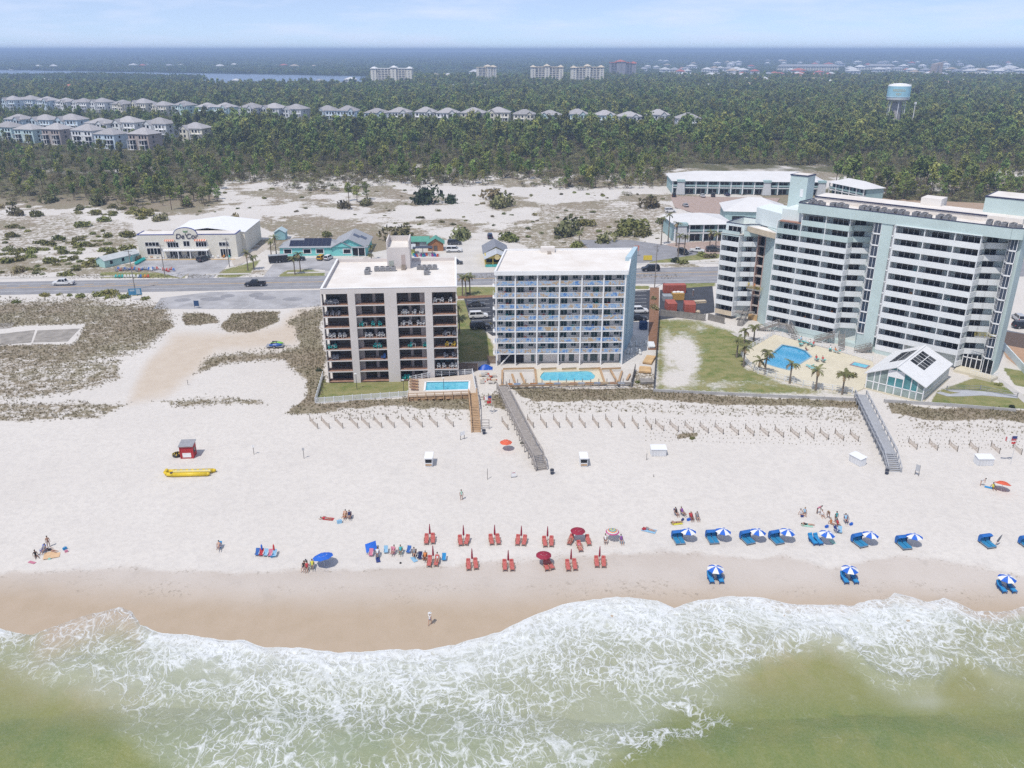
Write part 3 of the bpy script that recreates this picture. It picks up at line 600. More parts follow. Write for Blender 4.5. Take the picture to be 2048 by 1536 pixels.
for (x0, x1, g) in [(8.1, 8.9, 0), (10.0, 10.9, 0), (14.3, 15.0, 1), (15.3, 16.0, 1), (17.0, 18.2, 1), (20.4, 21.4, 1), (22.0, 23.7, 1), (24.5, 26.0, 1), (26.6, 27.6, 1)]:
    MB().box(x0, x1, 1.93, 2.0, .25, 2.4 if g else 2.2, 0).box(x0-.06, x1+.06, 1.96, 2.02, .2, 2.45, 1).build('ground_floor_window' if g else 'door', [teal_glass, white_paint], wb)
MB().box(1.0, 6.4, 1.95, 2.03, 0, 2.7).build('garage_opening', mat('open_void', (.03, .03, .035), rough=1), wb)
MB().beam((1.0, .2, .2), (3.6, 1.8, 2.6), .25, .2).build('brace', white_paint, wb)
# ---------------------------------------------------------------- sea green hotel on the right
HO = (70.3, 204.8); HA = math.atan2(-.666, .746)
hb = thing('hotel', 'sea green and white hotel tower with long balcony bands, tallest building on the right', 'building', (*HO, 0), HA)
# local x runs along the facade, local -y looks towards the sea
seag = mat('sea_green_stucco', (.50, .595, .585), rough=.85, var=.07, scale=.2); seag_l = mat('pale_green_stucco', (.67, .735, .73), rough=.85, var=.05, scale=.2)
band_w = mat('white_band', (.74, .755, .76), rough=.75, var=.05, scale=.3); navy = mat('navy_trim', (.035, .04, .085), rough=.5)
ply = mat('plywood', (.55, .37, .19), rough=.9, var=.2, scale=.5); ply_pale = mat('bare_sheathing', (.56, .47, .35), rough=.9, var=.15, scale=.5)
fz = lambda k: 1.3+2.7*k
D3 = slider(3.7, 2.0, 3, white_paint, dark_glass, .07); D2 = slider(2.5, 2.0, 2, white_paint, dark_glass, .07)
# massing
hw = MB(); hw.prism([(-5.2, 2.5), (12.4, 2.5), (13.2, 4.4), (18.0, 6.0), (18.0, 13.5), (-5.2, 13.5)], 0, 31.0)
hw.prism([(18.0, 1.5), (23.3, 1.5), (23.3, 2.2), (41.0, 2.2), (42, 4.4), (46.0, 6.2), (46.0, 13.5), (18, 13.5)], 0, 31.0)
hw.build('wall', seag_l, hb)
MB().prism([(20.2, 0), (22.7, 0), (22.7, 3), (20.2, 3)], 0, 31.0).build('pylon_wall', seag, hb)
MB().prism([(47.9, 2.0), (48.6, 2.0), (48.6, 7.5), (46.0, 13.4), (46, 6)], 0, 31.0).build('end_wall', seag, hb)
MB().prism([(-5.4, .95), (-5.0, .95), (-5.0, 13.5), (-5.4, 13.5)], 0, 28.0).build('side_wall', seag, hb)
MB().prism([(-12, 6.5), (-5.4, 6.5), (-5.4, 13.5), (-12, 13.5)], 0, 25.5).build('link_wall', seag_l, hb)
hw = MB(); hw.prism([(-20.6, 3.5), (-15.2, 3.5), (-14.8, 5.0), (-12.0, 7.4), (-12.0, 13.5), (-20.6, 13.5)], 0, 22.8); hw.build('wing_wall', seag_l, hb)
# fascia + roof
fas = MB(); fas.prism([(0, 0), (46.6, 0), (48.4, .8), (48.8, 7.6), (46.2, 13.8), (0.6, 13.8)], 32.75, 32.95, 0)
rf = fas.build('roof', roof_white, hb)
fs = MB(); ring = [(0, 0), (46.6, -.15), (48.6, .8), (49.0, 7.6), (46.3, 14.0), (.8, 14.0), (-.6, 2.2)]
for i in range(len(ring)):
    a, c_ = ring[i], ring[(i+1) % len(ring)]; fs.beam((*a, 32.15), (*c_, 32.15), .3, 2.35, 0)
fs.build('fascia', seag, hb)
cp = MB()
for i in range(len(ring)):
    a, c_ = ring[i], ring[(i+1) % len(ring)]; cp.beam((*a, 33.38), (*c_, 33.38), .42, .14, 0)
cp.build('coping', navy, hb)
# white raised roof strip at the back, with parapet line
MB().box(1, 47, 6.5, 13.4, 32.9, 34.3).build('roof_deck', roof_white, hb); MB().box(1, 40, 6.3, 6.5, 34.1, 34.4).build('roof_trim', navy, hb)
MB().box(24.5, 29, 11, 15.5, 33.2, 36.0).build('roof_house', roof_white, hb)
# penthouse blocks
pb = MB().box(38, 52, 10.5, 20, 31, 37.6, 0).build('lift_house', seag, hb); MB().box(37.9, 52.1, 10.4, 20.1, 37.6, 37.85).build('coping', navy, pb); MB().box(38.4, 51.6, 10.9, 19.6, 37.84, 37.9).build('roof', roof_white, pb)
pb = MB().box(-7.6, -3.0, 10.5, 15, 24, 38.2, 0).build('lift_house', seag, hb); MB().box(-7.75, -2.85, 10.35, 15.15, 38.2, 38.45).build('coping', navy, pb); MB().box(-7.3, -3.3, 10.8, 14.7, 38.44, 38.5).build('roof', roof_white, pb)
MB().box(-4.6, -3.8, 10.44, 10.5, 33, 35.0).build('door', white_paint, pb)
MB().prism([(-14.5, 7.5), (-5.4, 2.8), (-1, 2.8), (-1, 15), (-14.5, 15)], 25.5, 29.6).build('upper_block', seag_l, hb)
MB().box(-5.0, 1.4, 1.2, 5.0, 28.05, 28.3).build('terrace_floor', mat('terrace_red', (.36, .20, .15), rough=.9), hb)
wr = MB().prism([(-21.2, 2.6), (-15.2, 2.6), (-14.6, 4.0), (-12, 5.8), (-5.4, 2.4), (-5.4, 13.5), (-21.2, 13.5)], 22.8, 23.0).build('wing_roof', roof_white, hb)
wp = MB(); rg2 = [(-20.7, 3.6), (-15.4, 3.6), (-14.7, 5.1), (-12, 7.3), (-6, 4.6), (-5.2, 8), (-12, 13.6), (-20.9, 13.6)]
for i in range(len(rg2)):
    a, c_ = rg2[i], rg2[(i+1) % len(rg2)]; wp.beam((*a, 24.2), (*c_, 24.2), .25, 2.4)
wp.build('wing_parapet', seag_l, hb)
wp = MB()
for i in range(len(rg2)):
    a, c_ = rg2[i], rg2[(i+1) % len(rg2)]; wp.beam((*a, 25.46), (*c_, 25.46), .36, .14)
wp.build('coping', navy, hb)
MB().beam((-14.7, 3.9, 24.4), (-5.3, .2, 24.4), .2, 1.4).build('sheathing', ply_pale, hb)
MB().prism([(-14.7, 3.9), (-5.3, .3), (-5.3, 6), (-13, 6)], 24.9, 25.1).build('canopy_roof', roof_white, hb)
hb_terr = MB().prism([(-20.9, 1.0), (-15.4, 1.0), (-15.0, 2.9), (-15.2, 4), (-20.6, 4)], 23.0, 23.1).build('terrace_floor', conc, hb)
def hrow(a, c_, t0, k, m=None, dmesh=None, t1=None, ddx=.75, depth=1.7):
    """one balcony: white band, floor, sliding door, and its left and right cheek walls; t is how far back the front stands"""
    t1 = t0 if t1 is None else t1; z = fz(k); ang = math.atan2(t1-t0, c_-a); Lg = math.hypot(c_-a, t1-t0)
    e_ = bpy.data.objects.new('balcony', None)
    bb = MB(); bb.box(0, Lg, 0, .16, z-.35, z+.95, 0).box(0, Lg, .16, depth+1.6, z-.3, z-.05, 0); o = bb.build('balcony_band', m or band_w, hb, (a, t0, 0), ang)
    MB().beam((0, .05, z+1.07), (Lg, .05, z+1.07), .05, .05).build('handrail', navy, o)
    link('sliding_door', dmesh or D3, hb, (a+ddx*math.cos(ang)-depth*math.sin(ang), t0+ddx*math.sin(ang)+depth*math.cos(ang), z), ang)
    return o
def cheek(x, t0, k0, k1, y1=2.6):
    MB().box(x-.1, x+.1, t0+.02, y1, fz(k0)-.3, fz(k1)).build('party_wall', band_w, hb)
for k in range(0, 11):
    cB = [(-5.2, 1.0), (1.0, 7.0), (7.0, 12.8)] if k < 10 else [(1.0, 7.0), (7.0, 12.8)]
    for i, (a, c_) in enumerate(cB):
        hrow(a+.1, c_-.1, .35, k, seag if k >= 9 else None, ddx=.9+.1*i)
    MB().beam((12.75, .43, fz(k)+.3), (13.3, 2.2, fz(k)+.3), .16, 1.3).build('balcony_return', seag if k >= 9 else band_w, hb)
    if k: hrow(13.3, 16.6, 2.3, k, seag if k >= 9 else None, D2, t1=4.3, ddx=.2, depth=1.3)
    for (a, c_) in [(23.4, 29.7), (29.7, 36.0), (36.0, 41.3)]:
        if k == 0 and a > 29: continue
        hrow(a+.1, c_-.1, -.25, k, ddx=1.0)
    MB().beam((41.25, -.17, fz(k)+.3), (41.9, 2.0, fz(k)+.3), .16, 1.3).build('balcony_return', band_w, hb)
    if k: hrow(41.9, 45.6, 2.2, k, None, D2, t1=4.4, ddx=.2, depth=1.3)
for x in (-5.2, 1.0, 7.0): cheek(x, .37, 0, 11 if x > 0 else 10)
cheek(12.72, .5, 0, 11, 2.5)
for x in (23.4, 29.7, 36.0, 41.2): cheek(x, -.23, 0, 11, 2.3)
MB().beam((1, .3, 31.0), (12.8, .3, 31.0), .5, .18).build('canopy_edge', seag_l, hb); MB().beam((23.3, -.3, 31.0), (41.4, -.3, 31.0), .5, .18).build('canopy_edge', seag_l, hb)
for k in range(0, 8):
    hrow(-20.5, -15.5, 1.1, k, ply_pale if k == 0 else None, ddx=.9)
    MB().beam((-15.5, 1.18, fz(k)+.3), (-15.1, 2.75, fz(k)+.3), .16, 1.3).build('balcony_return', band_w, hb)
    if k: hrow(-15.0, -12.0, 2.8, k, None, D2, t1=5.1, ddx=.2, depth=1.3)
hrow(-20.5, -15.5, 1.1, 8, seag, ddx=.9).parent = hb; hrow(-15.0, -12.0, 2.8, 8, seag, D2, t1=5.1, ddx=.2, depth=1.3)
cheek(-20.55, 1.12, 0, 8, 4); cheek(-15.45, 1.12, 0, 8, 4)
# stepped white fins up the west end of the wing
for k in range(8): MB().prism([(-21.3, 2.6), (-20.6, 1.4), (-20.6, 4.2), (-21.3, 4.0)], fz(k)-.2, fz(k)+1.0).build('wing_fin', band_w, hb)
# stair shaft stripped for repair
for k in range(9):
    z = fz(k); s_ = MB().box(-11.9, -9.9, 5.0, 6.5, z-.2, z+.05, 0).build('shaft_floor', mat('raw_concrete', (.45, .40, .37), rough=.9, var=.2), hb)
    MB().box(-11.7, -10.0, 6.2, 6.3, z+.1, z+2.2).build('shaft_opening', dark_glass, hb)
MB().box(-12.05, -11.85, 4.9, 6.6, 0, 25).box(-9.95, -9.7, 4.9, 6.6, 0, 25).build('shaft_frame', mat('rust_primer', (.42, .20, .14), rough=.9, var=.3, scale=.6, col2=(.5, .44, .42)), hb)
MB().prism([(-9.7, 4.9), (-5.4, .96), (-5.4, 2), (-9.7, 6.4)], 0, 25.4).build('return_wall', seag, hb)
MB().box(-12.2, -9.6, 4.5, 4.7, 0, 1.6).build('hoarding', ply, hb)
# projecting window bays
def bay_ring(x0, t0, k, w_=1.9, d_=1.4, z0=None):
    z = fz(k) if z0 is None else z0
    p = [(x0-.75, t0+d_), (x0, t0), (x0+w_, t0), (x0+w_+.05, t0+d_)]
    o = MB()
    for i in range(2):
        a, c_ = p[i], p[i+1]; o.beam((*a, z+.12), (*c_, z+.12), .22, .30)
        n = 2
        for q in range(n+1):
            f_ = q/n; xx = a[0]+(c_[0]-a[0])*f_; yy = a[1]+(c_[1]-a[1])*f_; o.beam((xx, yy, z+.25), (xx, yy, z+2.62), .12 if q in (0, n) else .07, .12 if q in (0, n) else .07)
    rr = o.build('bay_window', white_paint, hb)
    for i in range(2):
        a, c_ = p[i], p[i+1]; MB().beam((a[0], a[1]+.03, z+1.43), (c_[0], c_[1]+.03, z+1.43), .04, 2.4).build('bay_glass', glass('bay_glass', (.03, .045, .075)), rr)
for k in range(1, 11):
    bay_ring(18.6, .05, k, 1.55); bay_ring(46.7, 1.0, k, 1.3); bay_ring(22.9, -.2, k, .35, 1.3)
MB().prism([(17.9, 1.5), (18.65, .1), (20.2, .1), (20.2, 2)], 0, 4.0).build('bay_base', seag, hb)
MB().prism([(46.0, 2.4), (46.75, 1.05), (48.05, 1.05), (48.05, 3)], 0, .6).build('bay_base', seag, hb)
MB().box(46.6, 48.5, 1.1, 1.3, .5, 3.7, 0).build('lobby_window', dark_glass, hb)
for x in (46.6, 47.5, 48.5): MB().box(x-.06, x+.06, 1.04, 1.14, .5, 3.8).build('mullion', white_paint, hb)
MB().box(42.0, 45.9, 2.6, 2.7, .6, 3.6).build('entrance_glass', dark_glass, hb)
for x in (42.0, 42.9, 43.8, 44.9, 45.9): MB().box(x-.09, x+.09, 2.5, 2.64, .6, 3.7).build('mullion', white_paint, hb)
MB().box(42.0, 45.9, 2.5, 2.62, 2.8, 3.0).build('transom', white_paint, hb)
MB().box(41.5, 46.2, -1.2, 2.6, 0, .6).build('entrance_terrace', deckc, hb)
pt = MB().prism([(45.0, -2.2), (49.5, -2.6), (50.2, .5), (46.4, 1.0)], 0, .7).build('corner_terrace', deckc, hb)
rb = MB()
for a, c_ in (((45.1, -2.1), (49.4, -2.5)), ((49.4, -2.5), (50.1, .4))):
    rb.beam((*a, 1.7), (*c_, 1.7), .07, .06)
    for q in range(9): f_ = q/8; rb.beam((a[0]+(c_[0]-a[0])*f_, a[1]+(c_[1]-a[1])*f_, .7), (a[0]+(c_[0]-a[0])*f_, a[1]+(c_[1]-a[1])*f_, 1.7), .05, .05)
rb.build('terrace_railing', white_paint, hb)
MB().box(-5.2, 23.2, .4, 2.6, 0, 1.0).build('plinth', seag, hb); MB().box(23.4, 29, -.2, 2.2, 0, .9).build('plinth', seag, hb)
# outside stairs at the foot of the hotel
wood_g = mat('grey_wood', (.27, .25, .23), rough=.95, var=.25, scale=1.2); wood_t = mat('new_timber', (.43, .285, .165), rough=.9, var=.2, scale=1.0)
fH = frameP(HO, HA)
def stair(name, label, p0, p1, w_, m_, cat='stairs', n=12, rails=True, land=0.0, parent=None):
    a = Vector(p0); c_ = Vector(p1); d = Vector((c_.x-a.x, c_.y-a.y, 0)); L_ = d.length; d.normalize(); pr = Vector((-d.y, d.x, 0))
    ang = math.atan2(d.y, d.x)
    if parent is None: o = thing(name, label, cat, (a.x, a.y, min(a.z, c_.z)), ang); zb = min(a.z, c_.z)
    else: o = parent; zb = 0
    for q in range(n):
        f_ = q/(n-1); z = a.z+(c_.z-a.z)*f_-zb; MB().box(L_*f_-L_/n*.45, L_*f_+L_/n*.45, -w_/2, w_/2, z-.06, z).build('tread', m_, o)
    for s_ in (-1, 1):
        MB().beam((0, s_*w_/2, a.z-zb-.12), (L_, s_*w_/2, c_.z-zb-.12), .08, .28).build('stringer', m_, o)
        if rails:
            r_ = MB().beam((0, s_*w_/2, a.z-zb+.95), (L_, s_*w_/2, c_.z-zb+.95), .09, .12).beam((0, s_*w_/2, a.z-zb+.5), (L_, s_*w_/2, c_.z-zb+.5), .05, .1)
            for q in range(4): f_ = q/3; z = a.z+(c_.z-a.z)*f_-zb; r_.beam((L_*f_, s_*w_/2, max(z-1.2, -.3)), (L_*f_, s_*w_/2, z+.95), .1, .1)
            r_.build('handrail', m_, o)
    return o
for (a, c_, lab) in [((-1.0, -.6, 2.4), (-5.8, -2.6, .0), 'weathered wooden stairs at the left foot of the hotel balconies'), ((1.6, -.8, 2.4), (5.0, -3.0, .0), 'weathered wooden stairs leading down right towards the hotel pool fence'), ((13.2, -.2, 2.2), (9.0, -1.6, .3), 'weathered wooden ramp below the hotel bay windows'), ((14.6, 1.2, 2.4), (16.6, -3.6, .2), 'pinkish steps under the recessed hotel balconies'), ((-12.2, 3.0, 2.6), (-11.0, -2.4, .2), 'grey wooden stairs below the hotel wing under repair'), ((22.6, -.6, 1.4), (19.6, -2.6, .2), 'grey ramp beside the hotel pylon wall')]:
    stair('stairs', lab, (*fH(a[0], a[1]), a[2]), (*fH(c_[0], c_[1]), c_[2]), 1.3, wood_g)
MB().box(-1.2, 1.8, -1.0, .3, 2.3, 2.42).build('deck_landing', wood_g, hb)
MB().prism([(-14.6, 2.4), (-10.2, 4.2), (-11.5, 1.2), (-14.2, .4)], 2.3, 2.6).build('deck_landing', wood_g, hb)
MB().box(2.6, 12.4, .33, .39, .95, 2.2).build('base_wall', seag, hb)
# rooftop machines
grp = 'rooftop units along the hotel fascia'; i = 0
for gx in (2.2, 7.6, 14.4, 17.6, 21.6, 26.5, 31.5, 41.5, 44.5):
    for q in range(5):
        x, y_ = fH(gx+(q % 3)*1.55+random.uniform(-.1, .1), 1.6+(q//3)*1.7+random.uniform(-.15, .15))
        place_ac(x, y_, 32.95, HA+random.uniform(-.2, .2), 'grey air conditioner among the clusters along the hotel roof edge', grp, random.uniform(.85, 1.05))
# window-washing stages with rigging
def stage(loc, label, rz):
    o = thing('work_platform', label, 'work platform', loc, rz)
    MB().box(-2, 2, -.4, .4, 0, .1).build('deck', metal_grey, o)
    r_ = MB()
    for s_ in (-.38, .38):
        for zz in (.5, 1.0): r_.beam((-2, s_, zz), (2, s_, zz), .05, .05)
        for q in range(5): r_.beam((-2+q, s_, 0), (-2+q, s_, 1.0), .05, .05)
    r_.build('guard_rail', mat('yellow_rail', (.5, .42, .12)), o); MB().beam((-1.8, 0, 1), (-1.8, 0, 14), .03, .03).beam((1.8, 0, 1), (1.8, 0, 14), .03, .03).build('cable', metal_dark, o)
    return o
stage((*fH(-10.9, 3.6), 8.6), 'yellow railed hanging work platform at the hotel repair shaft', HA)
stage((*fH(45.8, .6), 8.8), 'grey hanging work platform by the right hotel bay windows', HA+.4)
# ---------------------------------------------------------------- conservatory pool house
pv = thing('pool_house', 'white gabled glass pool house with roof skylights in front of the hotel', 'building', (*fH(30.2, -24.6), 0), HA)
PW, PD = 11.6, 17.5; EZ, RZ = 3.9, 6.6
pm = mat('white_metal_roof', (.70, .70, .70), rough=.5, var=.04)
MB().box(-.3, PW+.3, -.3, PD+.3, 0, .25).build('base', deckc, pv)
for s_ in (0, 1):
    x0, x1 = (-.5, PW/2) if s_ == 0 else (PW/2, PW+.5); za, zb_ = (EZ-.22, RZ) if s_ == 0 else (RZ, EZ-.22)
    rp_ = MB().add([(x0, -.6, za), (x1, -.6, zb_), (x1, PD+.5, zb_), (x0, PD+.5, za), (x0, -.6, za-.18), (x1, -.6, zb_-.18), (x1, PD+.5, zb_-.18), (x0, PD+.5, za-.18)], [(0,1,2,3),(7,6,5,4),(0,4,5,1),(1,5,6,2),(2,6,7,3),(3,7,4,0)]).build('roof_slope', pm, pv)
    sg = 1 if s_ else -1
    for r_ in range(5):
        for c_ in range(2):
            f0 = .10+c_*.28; f1 = f0+.25; y0 = 6.0+r_*1.7; y1 = y0+1.45; xa = PW/2+sg*f0*(PW/2); xb = PW/2+sg*f1*(PW/2); zA = RZ-f0*(RZ-EZ)+.05; zB = RZ-f1*(RZ-EZ)+.05
            MB().add([(xa, y0, zA), (xb, y0, zB), (xb, y1, zB), (xa, y1, zA)], [(0,1,2,3) if s_ else (3,2,1,0)]).build('skylight', dark_glass, rp_)
MB().beam((PW/2, -.6, RZ+.05), (PW/2, PD+.5, RZ+.05), .4, .1).build('ridge_cap', pm, pv)
pgl = glass('pool_house_glass', (.27, .33, .31)); pgt = glass('tinted_gable_glass', (.08, .25, .27))
def gh(x): return EZ+(RZ-EZ)*(1-abs(x-PW/2)/(PW/2))-.35
xsg = [0, 1.5, 2.6, 4.2, 5.8, 7.4, 9.0, 10.3, PW]
for i in range(8):
    xa, xb = xsg[i]+.08, xsg[i+1]-.08; h0, h1 = gh(xa), gh(xb)
    MB().box(xa, xb, .02, .06, .3, 1.9).build('pane', pgl, pv)
    MB().add([(xa, .04, 2.05), (xb, .04, 2.05), (xb, .04, h1), (xa, .04, h0)], [(0, 1, 2, 3)]).build('pane', pgt if 2 < i < 7 else pgl, pv)
fr_ = MB()
for x in xsg: fr_.box(x-.1, x+.1, -.04, .1, .25, gh(x)+.25)
fr_.box(0, PW, -.04, .1, 1.88, 2.06); fr_.box(4.2, 7.4, -.05, .1, 4.0, 5.6); fr_.build('gable_frame', white_paint, pv)
for q in range(15):
    y0 = .2+q*(PD-.3)/15; y1 = y0+(PD-.3)/15
    for x in (0, PW):
        MB().box(x-.03, x+.03, y0+.1, y1-.1, .3, 1.85).box(x-.03, x+.03, y0+.1, y1-.1, 2.0, 3.5).build('pane', pgl, pv)
fr_ = MB()
for x in (0, PW):
    for q in range(16): yq = .1+q*(PD-.1)/15; fr_.box(x-.07, x+.07, yq-.09, yq+.09, .25, 3.7)
    fr_.box(x-.08, x+.08, 0, PD, 1.85, 2.0).box(x-.08, x+.08, 0, PD, 3.5, 3.75)
fr_.build('wall_frame', white_paint, pv)
MB().box(0, PW, PD-.1, PD, .25, 3.7).build('rear_wall', seag_l, pv)
MB().add([(0, PD-.05, 3.7), (PW, PD-.05, 3.7), (PW/2, PD-.05, RZ-.3)], [(2, 1, 0)]).build('rear_gable', seag_l, pv)
MB().box(1.5, 10, 2.5, 15, .26, .3).build('indoor_pool', mat('indoor_water', (.05, .30, .36), rough=.2), pv)
# ================================================================ SMALLER AND FARTHER BUILDINGS
def gable(b_, x0, x1, y0, y1, ze, zr, m=0, mw=None, over=.4, along='x', th=.15):
    """gable roof; `along` is the direction of the ridge"""
    if along == 'x':
        ym = (y0+y1)/2
        for s_ in (-1, 1):
            ya = y0-over if s_ < 0 else y1+over; k = (zr-ze)/(ym-y0); za = ze-over*k
            vs = [(x0-over, ya, za), (x1+over, ya, za), (x1+over, ym, zr), (x0-over, ym, zr)]
            b_.add(vs+[(a, c, d-th) for a, c, d in vs], [(0,1,2,3),(7,6,5,4),(0,4,5,1),(1,5,6,2),(3,7,4,0)] if s_ < 0 else [(3,2,1,0),(4,5,6,7),(1,5,4,0),(2,6,5,1),(0,4,7,3)], m)
        if mw is not None: b_.add([(x0, y0, ze), (x0, y1, ze), (x0, ym, zr-th), (x1, y0, ze), (x1, y1, ze), (x1, ym, zr-th)], [(0, 2, 1), (3, 4, 5)], mw)
    else:
        xm = (x0+x1)/2
        for s_ in (-1, 1):
            xa = x0-over if s_ < 0 else x1+over; k = (zr-ze)/(xm-x0); za = ze-over*k
            vs = [(xa, y0-over, za), (xa, y1+over, za), (xm, y1+over, zr), (xm, y0-over, zr)]
            b_.add(vs+[(a, c, d-th) for a, c, d in vs], [(3,2,1,0),(4,5,6,7),(1,5,4,0),(2,6,5,1),(0,4,7,3)] if s_ < 0 else [(0,1,2,3),(7,6,5,4),(0,4,5,1),(1,5,6,2),(3,7,4,0)], m)
        if mw is not None: b_.add([(x0, y0, ze), (x1, y0, ze), (xm, y0, zr-th), (x0, y1, ze), (x1, y1, ze), (xm, y1, zr-th)], [(0, 1, 2), (4, 3, 5)], mw)
    return b_
def hip(b_, x0, x1, y0, y1, ze, zr, m=0, over=.5):
    x0 -= over; x1 += over; y0 -= over; y1 += over; d = min(x1-x0, y1-y0)/2
    if x1-x0 >= y1-y0: r0, r1 = (x0+d, (y0+y1)/2, zr), (x1-d, (y0+y1)/2, zr); f_ = [(0,1,5,4),(1,2,5),(2,3,4,5),(3,0,4)]
    else: r0, r1 = ((x0+x1)/2, y0+d, zr), ((x0+x1)/2, y1-d, zr); f_ = [(0,1,4),(1,2,5,4),(2,3,5),(3,0,4,5)]
    return b_.add([(x0,y0,ze),(x1,y0,ze),(x1,y1,ze),(x0,y1,ze),r0,r1], f_+[(3,2,1,0)], m)
cream = mat('cream_stucco', (.70, .665, .58), rough=.85, var=.05, scale=.3); blue_trim = mat('blue_trim', (.05, .07, .26), rough=.6)
teal_w = mat('teal_siding', (.20, .56, .54), rough=.8, var=.06); grey_roof = mat('grey_shingle', (.33, .34, .36), rough=.9, var=.12, scale=1.5); slate = mat('slate_roof', (.22, .23, .26), rough=.8, var=.15, scale=1.2)
solar = mat('solar_panel', (.012, .016, .04), rough=.15, var=.2, scale=2, spec=.6)
# ---------------------------------------------------------------- beach furniture store
DO = (-131.0, 287.9); DA = R(2.4)
ds = thing('furniture_store', 'cream beach furniture store with arched parapet and script sign', 'shop', (*DO, 0), DA)
MB().box(0, 34.1, 0, 7, 0, 8.1).build('wall', cream, ds)
MB().box(9.5, 35.4, 7, 29.5, 0, 7.6).build('hall_wall', cream, ds)
hr = gable(MB(), 9.5, 35.4, 7, 29.5, 7.6, 9.2, 0, None, .3, 'y').build('hall_roof', mat('bright_white_roof', (.78, .78, .78), rough=.5, var=.03), ds)
MB().box(.4, 33.7, .4, 6.9, 8.1, 8.16).build('front_roof', roof_white, ds)
ar = MB(); n = 16; cx, rw, rh = 16.8, 4.0, 2.5
pts_ = [(cx-rw, 0), (cx+rw, 0)]+[(cx+rw*math.cos(math.pi*k/n), rh*math.sin(math.pi*k/n)**.8) for k in range(1, n)]
nn_ = len(pts_)
ar.add([(p[0], -.05, 8.05+p[1]) for p in pts_]+[(p[0], .4, 8.05+p[1]) for p in pts_], [tuple(range(nn_)), tuple(range(2*nn_-1, nn_-1, -1))]+[(i, i+nn_, (i+1) % nn_+nn_, (i+1) % nn_) for i in range(nn_)])
ar.build('arched_parapet', cream, ds)
tr = MB()
for k in range(n):
    a = math.pi*k/n; c_ = math.pi*(k+1)/n; tr.beam((cx+rw*math.cos(a), .15, 8.1+rh*math.sin(a)**.8), (cx+rw*math.cos(c_), .15, 8.1+rh*math.sin(c_)**.8), .5, .16)
tr.box(-.06, cx-rw, -.08, .4, 8.1, 8.28).box(cx+rw, 34.16, -.08, .4, 8.1, 8.28).box(33.8, 34.18, .4, 7, 8.1, 8.28).box(-.08, .3, .4, 7, 8.1, 8.28); tr.build('trim', blue_trim, ds)
sg = link('sign_lettering', text_mesh('sign_lettering', "De'Cor", 2.5, mat('sign_navy', (.025, .02, .06), rough=.5), .06, .22), ds, (17.1, -.12, 6.75)); sg.rotation_euler = (math.pi/2, 0, 0)
pl = MB().beam((16.9, -.1, 8.4), (16.95, -.1, 9.3), .12, .06)
for a in (-2.7, -2.2, -.9, -.4, .25, 2.9): pl.beam((16.95, -.1, 9.3), (16.95+.9*math.cos(a), -.1, 9.35+.55*math.sin(a)), .2, .06)
pl.build('sign_palm', mat('sign_green', (.10, .28, .09)), ds)
def win(x0, x1, z0, z1, n, par=ds, y=0.0, gl=dark_glass):
    b_ = MB().box(x0, x1, y-.05, y, z0, z1, 0)
    for q in range(n+1): xx = x0+(x1-x0)*q/n; b_.box(xx-.06, xx+.06, y-.1, y-.02, z0, z1, 1)
    b_.box(x0, x1, y-.1, y-.02, z0-.06, z0+.06, 1).box(x0, x1, y-.1, y-.02, z1-.06, z1+.06, 1)
    return b_.build('window', [gl, white_paint], par)
for a in [(2.5, 7.3, 4.2, 5.6, 4), (2.8, 7.5, 1.2, 3.5, 4), (28.0, 31.4, 4.0, 5.4, 3), (10.2, 14.0, 3.6, 5.5, 4), (15.7, 17.9, 4.0, 5.9, 2), (20.0, 23.7, 3.8, 5.5, 4), (10.6, 14.6, .2, 2.6, 4), (16.5, 18.1, .1, 2.6, 2), (20.3, 24.0, .2, 2.6, 3), (28.2, 31.8, .1, 3.0, 4)]: win(*a)
MB().box(8.6, 24.4, -2.2, 0, 2.75, 3.0).build('balcony', white_paint, ds)
rb = MB().beam((8.6, -2.15, 4.0), (24.4, -2.15, 4.0), .08, .08)
for q in range(27): rb.beam((8.6+q*.607, -2.15, 3.0), (8.6+q*.607, -2.15, 4.0), .05, .05)
rb.build('balcony_railing', white_paint, ds)
for x in (9, 14.1, 18.3, 24): MB().box(x-.12, x+.12, -2.15, -1.9, 0, 2.75).build('post', white_paint, ds)
for x0, x1 in ((9.5, 12.9), (19.8, 23.8)):
    aw = MB()
    for q in range(10): xx = x0+(x1-x0)*q/10; aw.add([(xx, -.05, 6.5), (xx+(x1-x0)/10, -.05, 6.5), (xx+(x1-x0)/10, -.9, 6.0), (xx, -.9, 6.0)], [(3, 2, 1, 0)], q % 2)
    aw.build('awning', [mat('awning_red', (.50, .13, .07)), mat('awning_white', (.65, .5, .4))], ds)
MB().box(0, 34, -3.6, -3.2, 0, .14).build('kerb', yel_line, ds)
sh = thing('shed', 'long pale teal shed with grey roof beside the furniture store', 'shed', (-138.6, 274.6, 0), R(60))
MB().box(0, 13.5, -2.2, 2.2, 0, 2.6).build('wall', mat('pale_teal', (.38, .58, .54)), sh); gable(MB(), 0, 13.5, -2.2, 2.2, 2.6, 3.7, 0, 1, .3, 'x').build('roof', [mat('pale_grey_roof', (.5, .52, .52)), MATS['pale_teal']], sh)
for x in (2, 6.5): MB().box(x, x+1.0, -2.26, -2.2, .9, 2.0).build('window', dark_glass, sh)
MB().box(9.5, 10.5, -2.26, -2.2, .1, 2.1).build('door', teal_w, sh)
s2_ = thing('shed', 'small blue shed behind the right corner of the furniture store', 'shed', (-91.5, 318, 0), R(5))
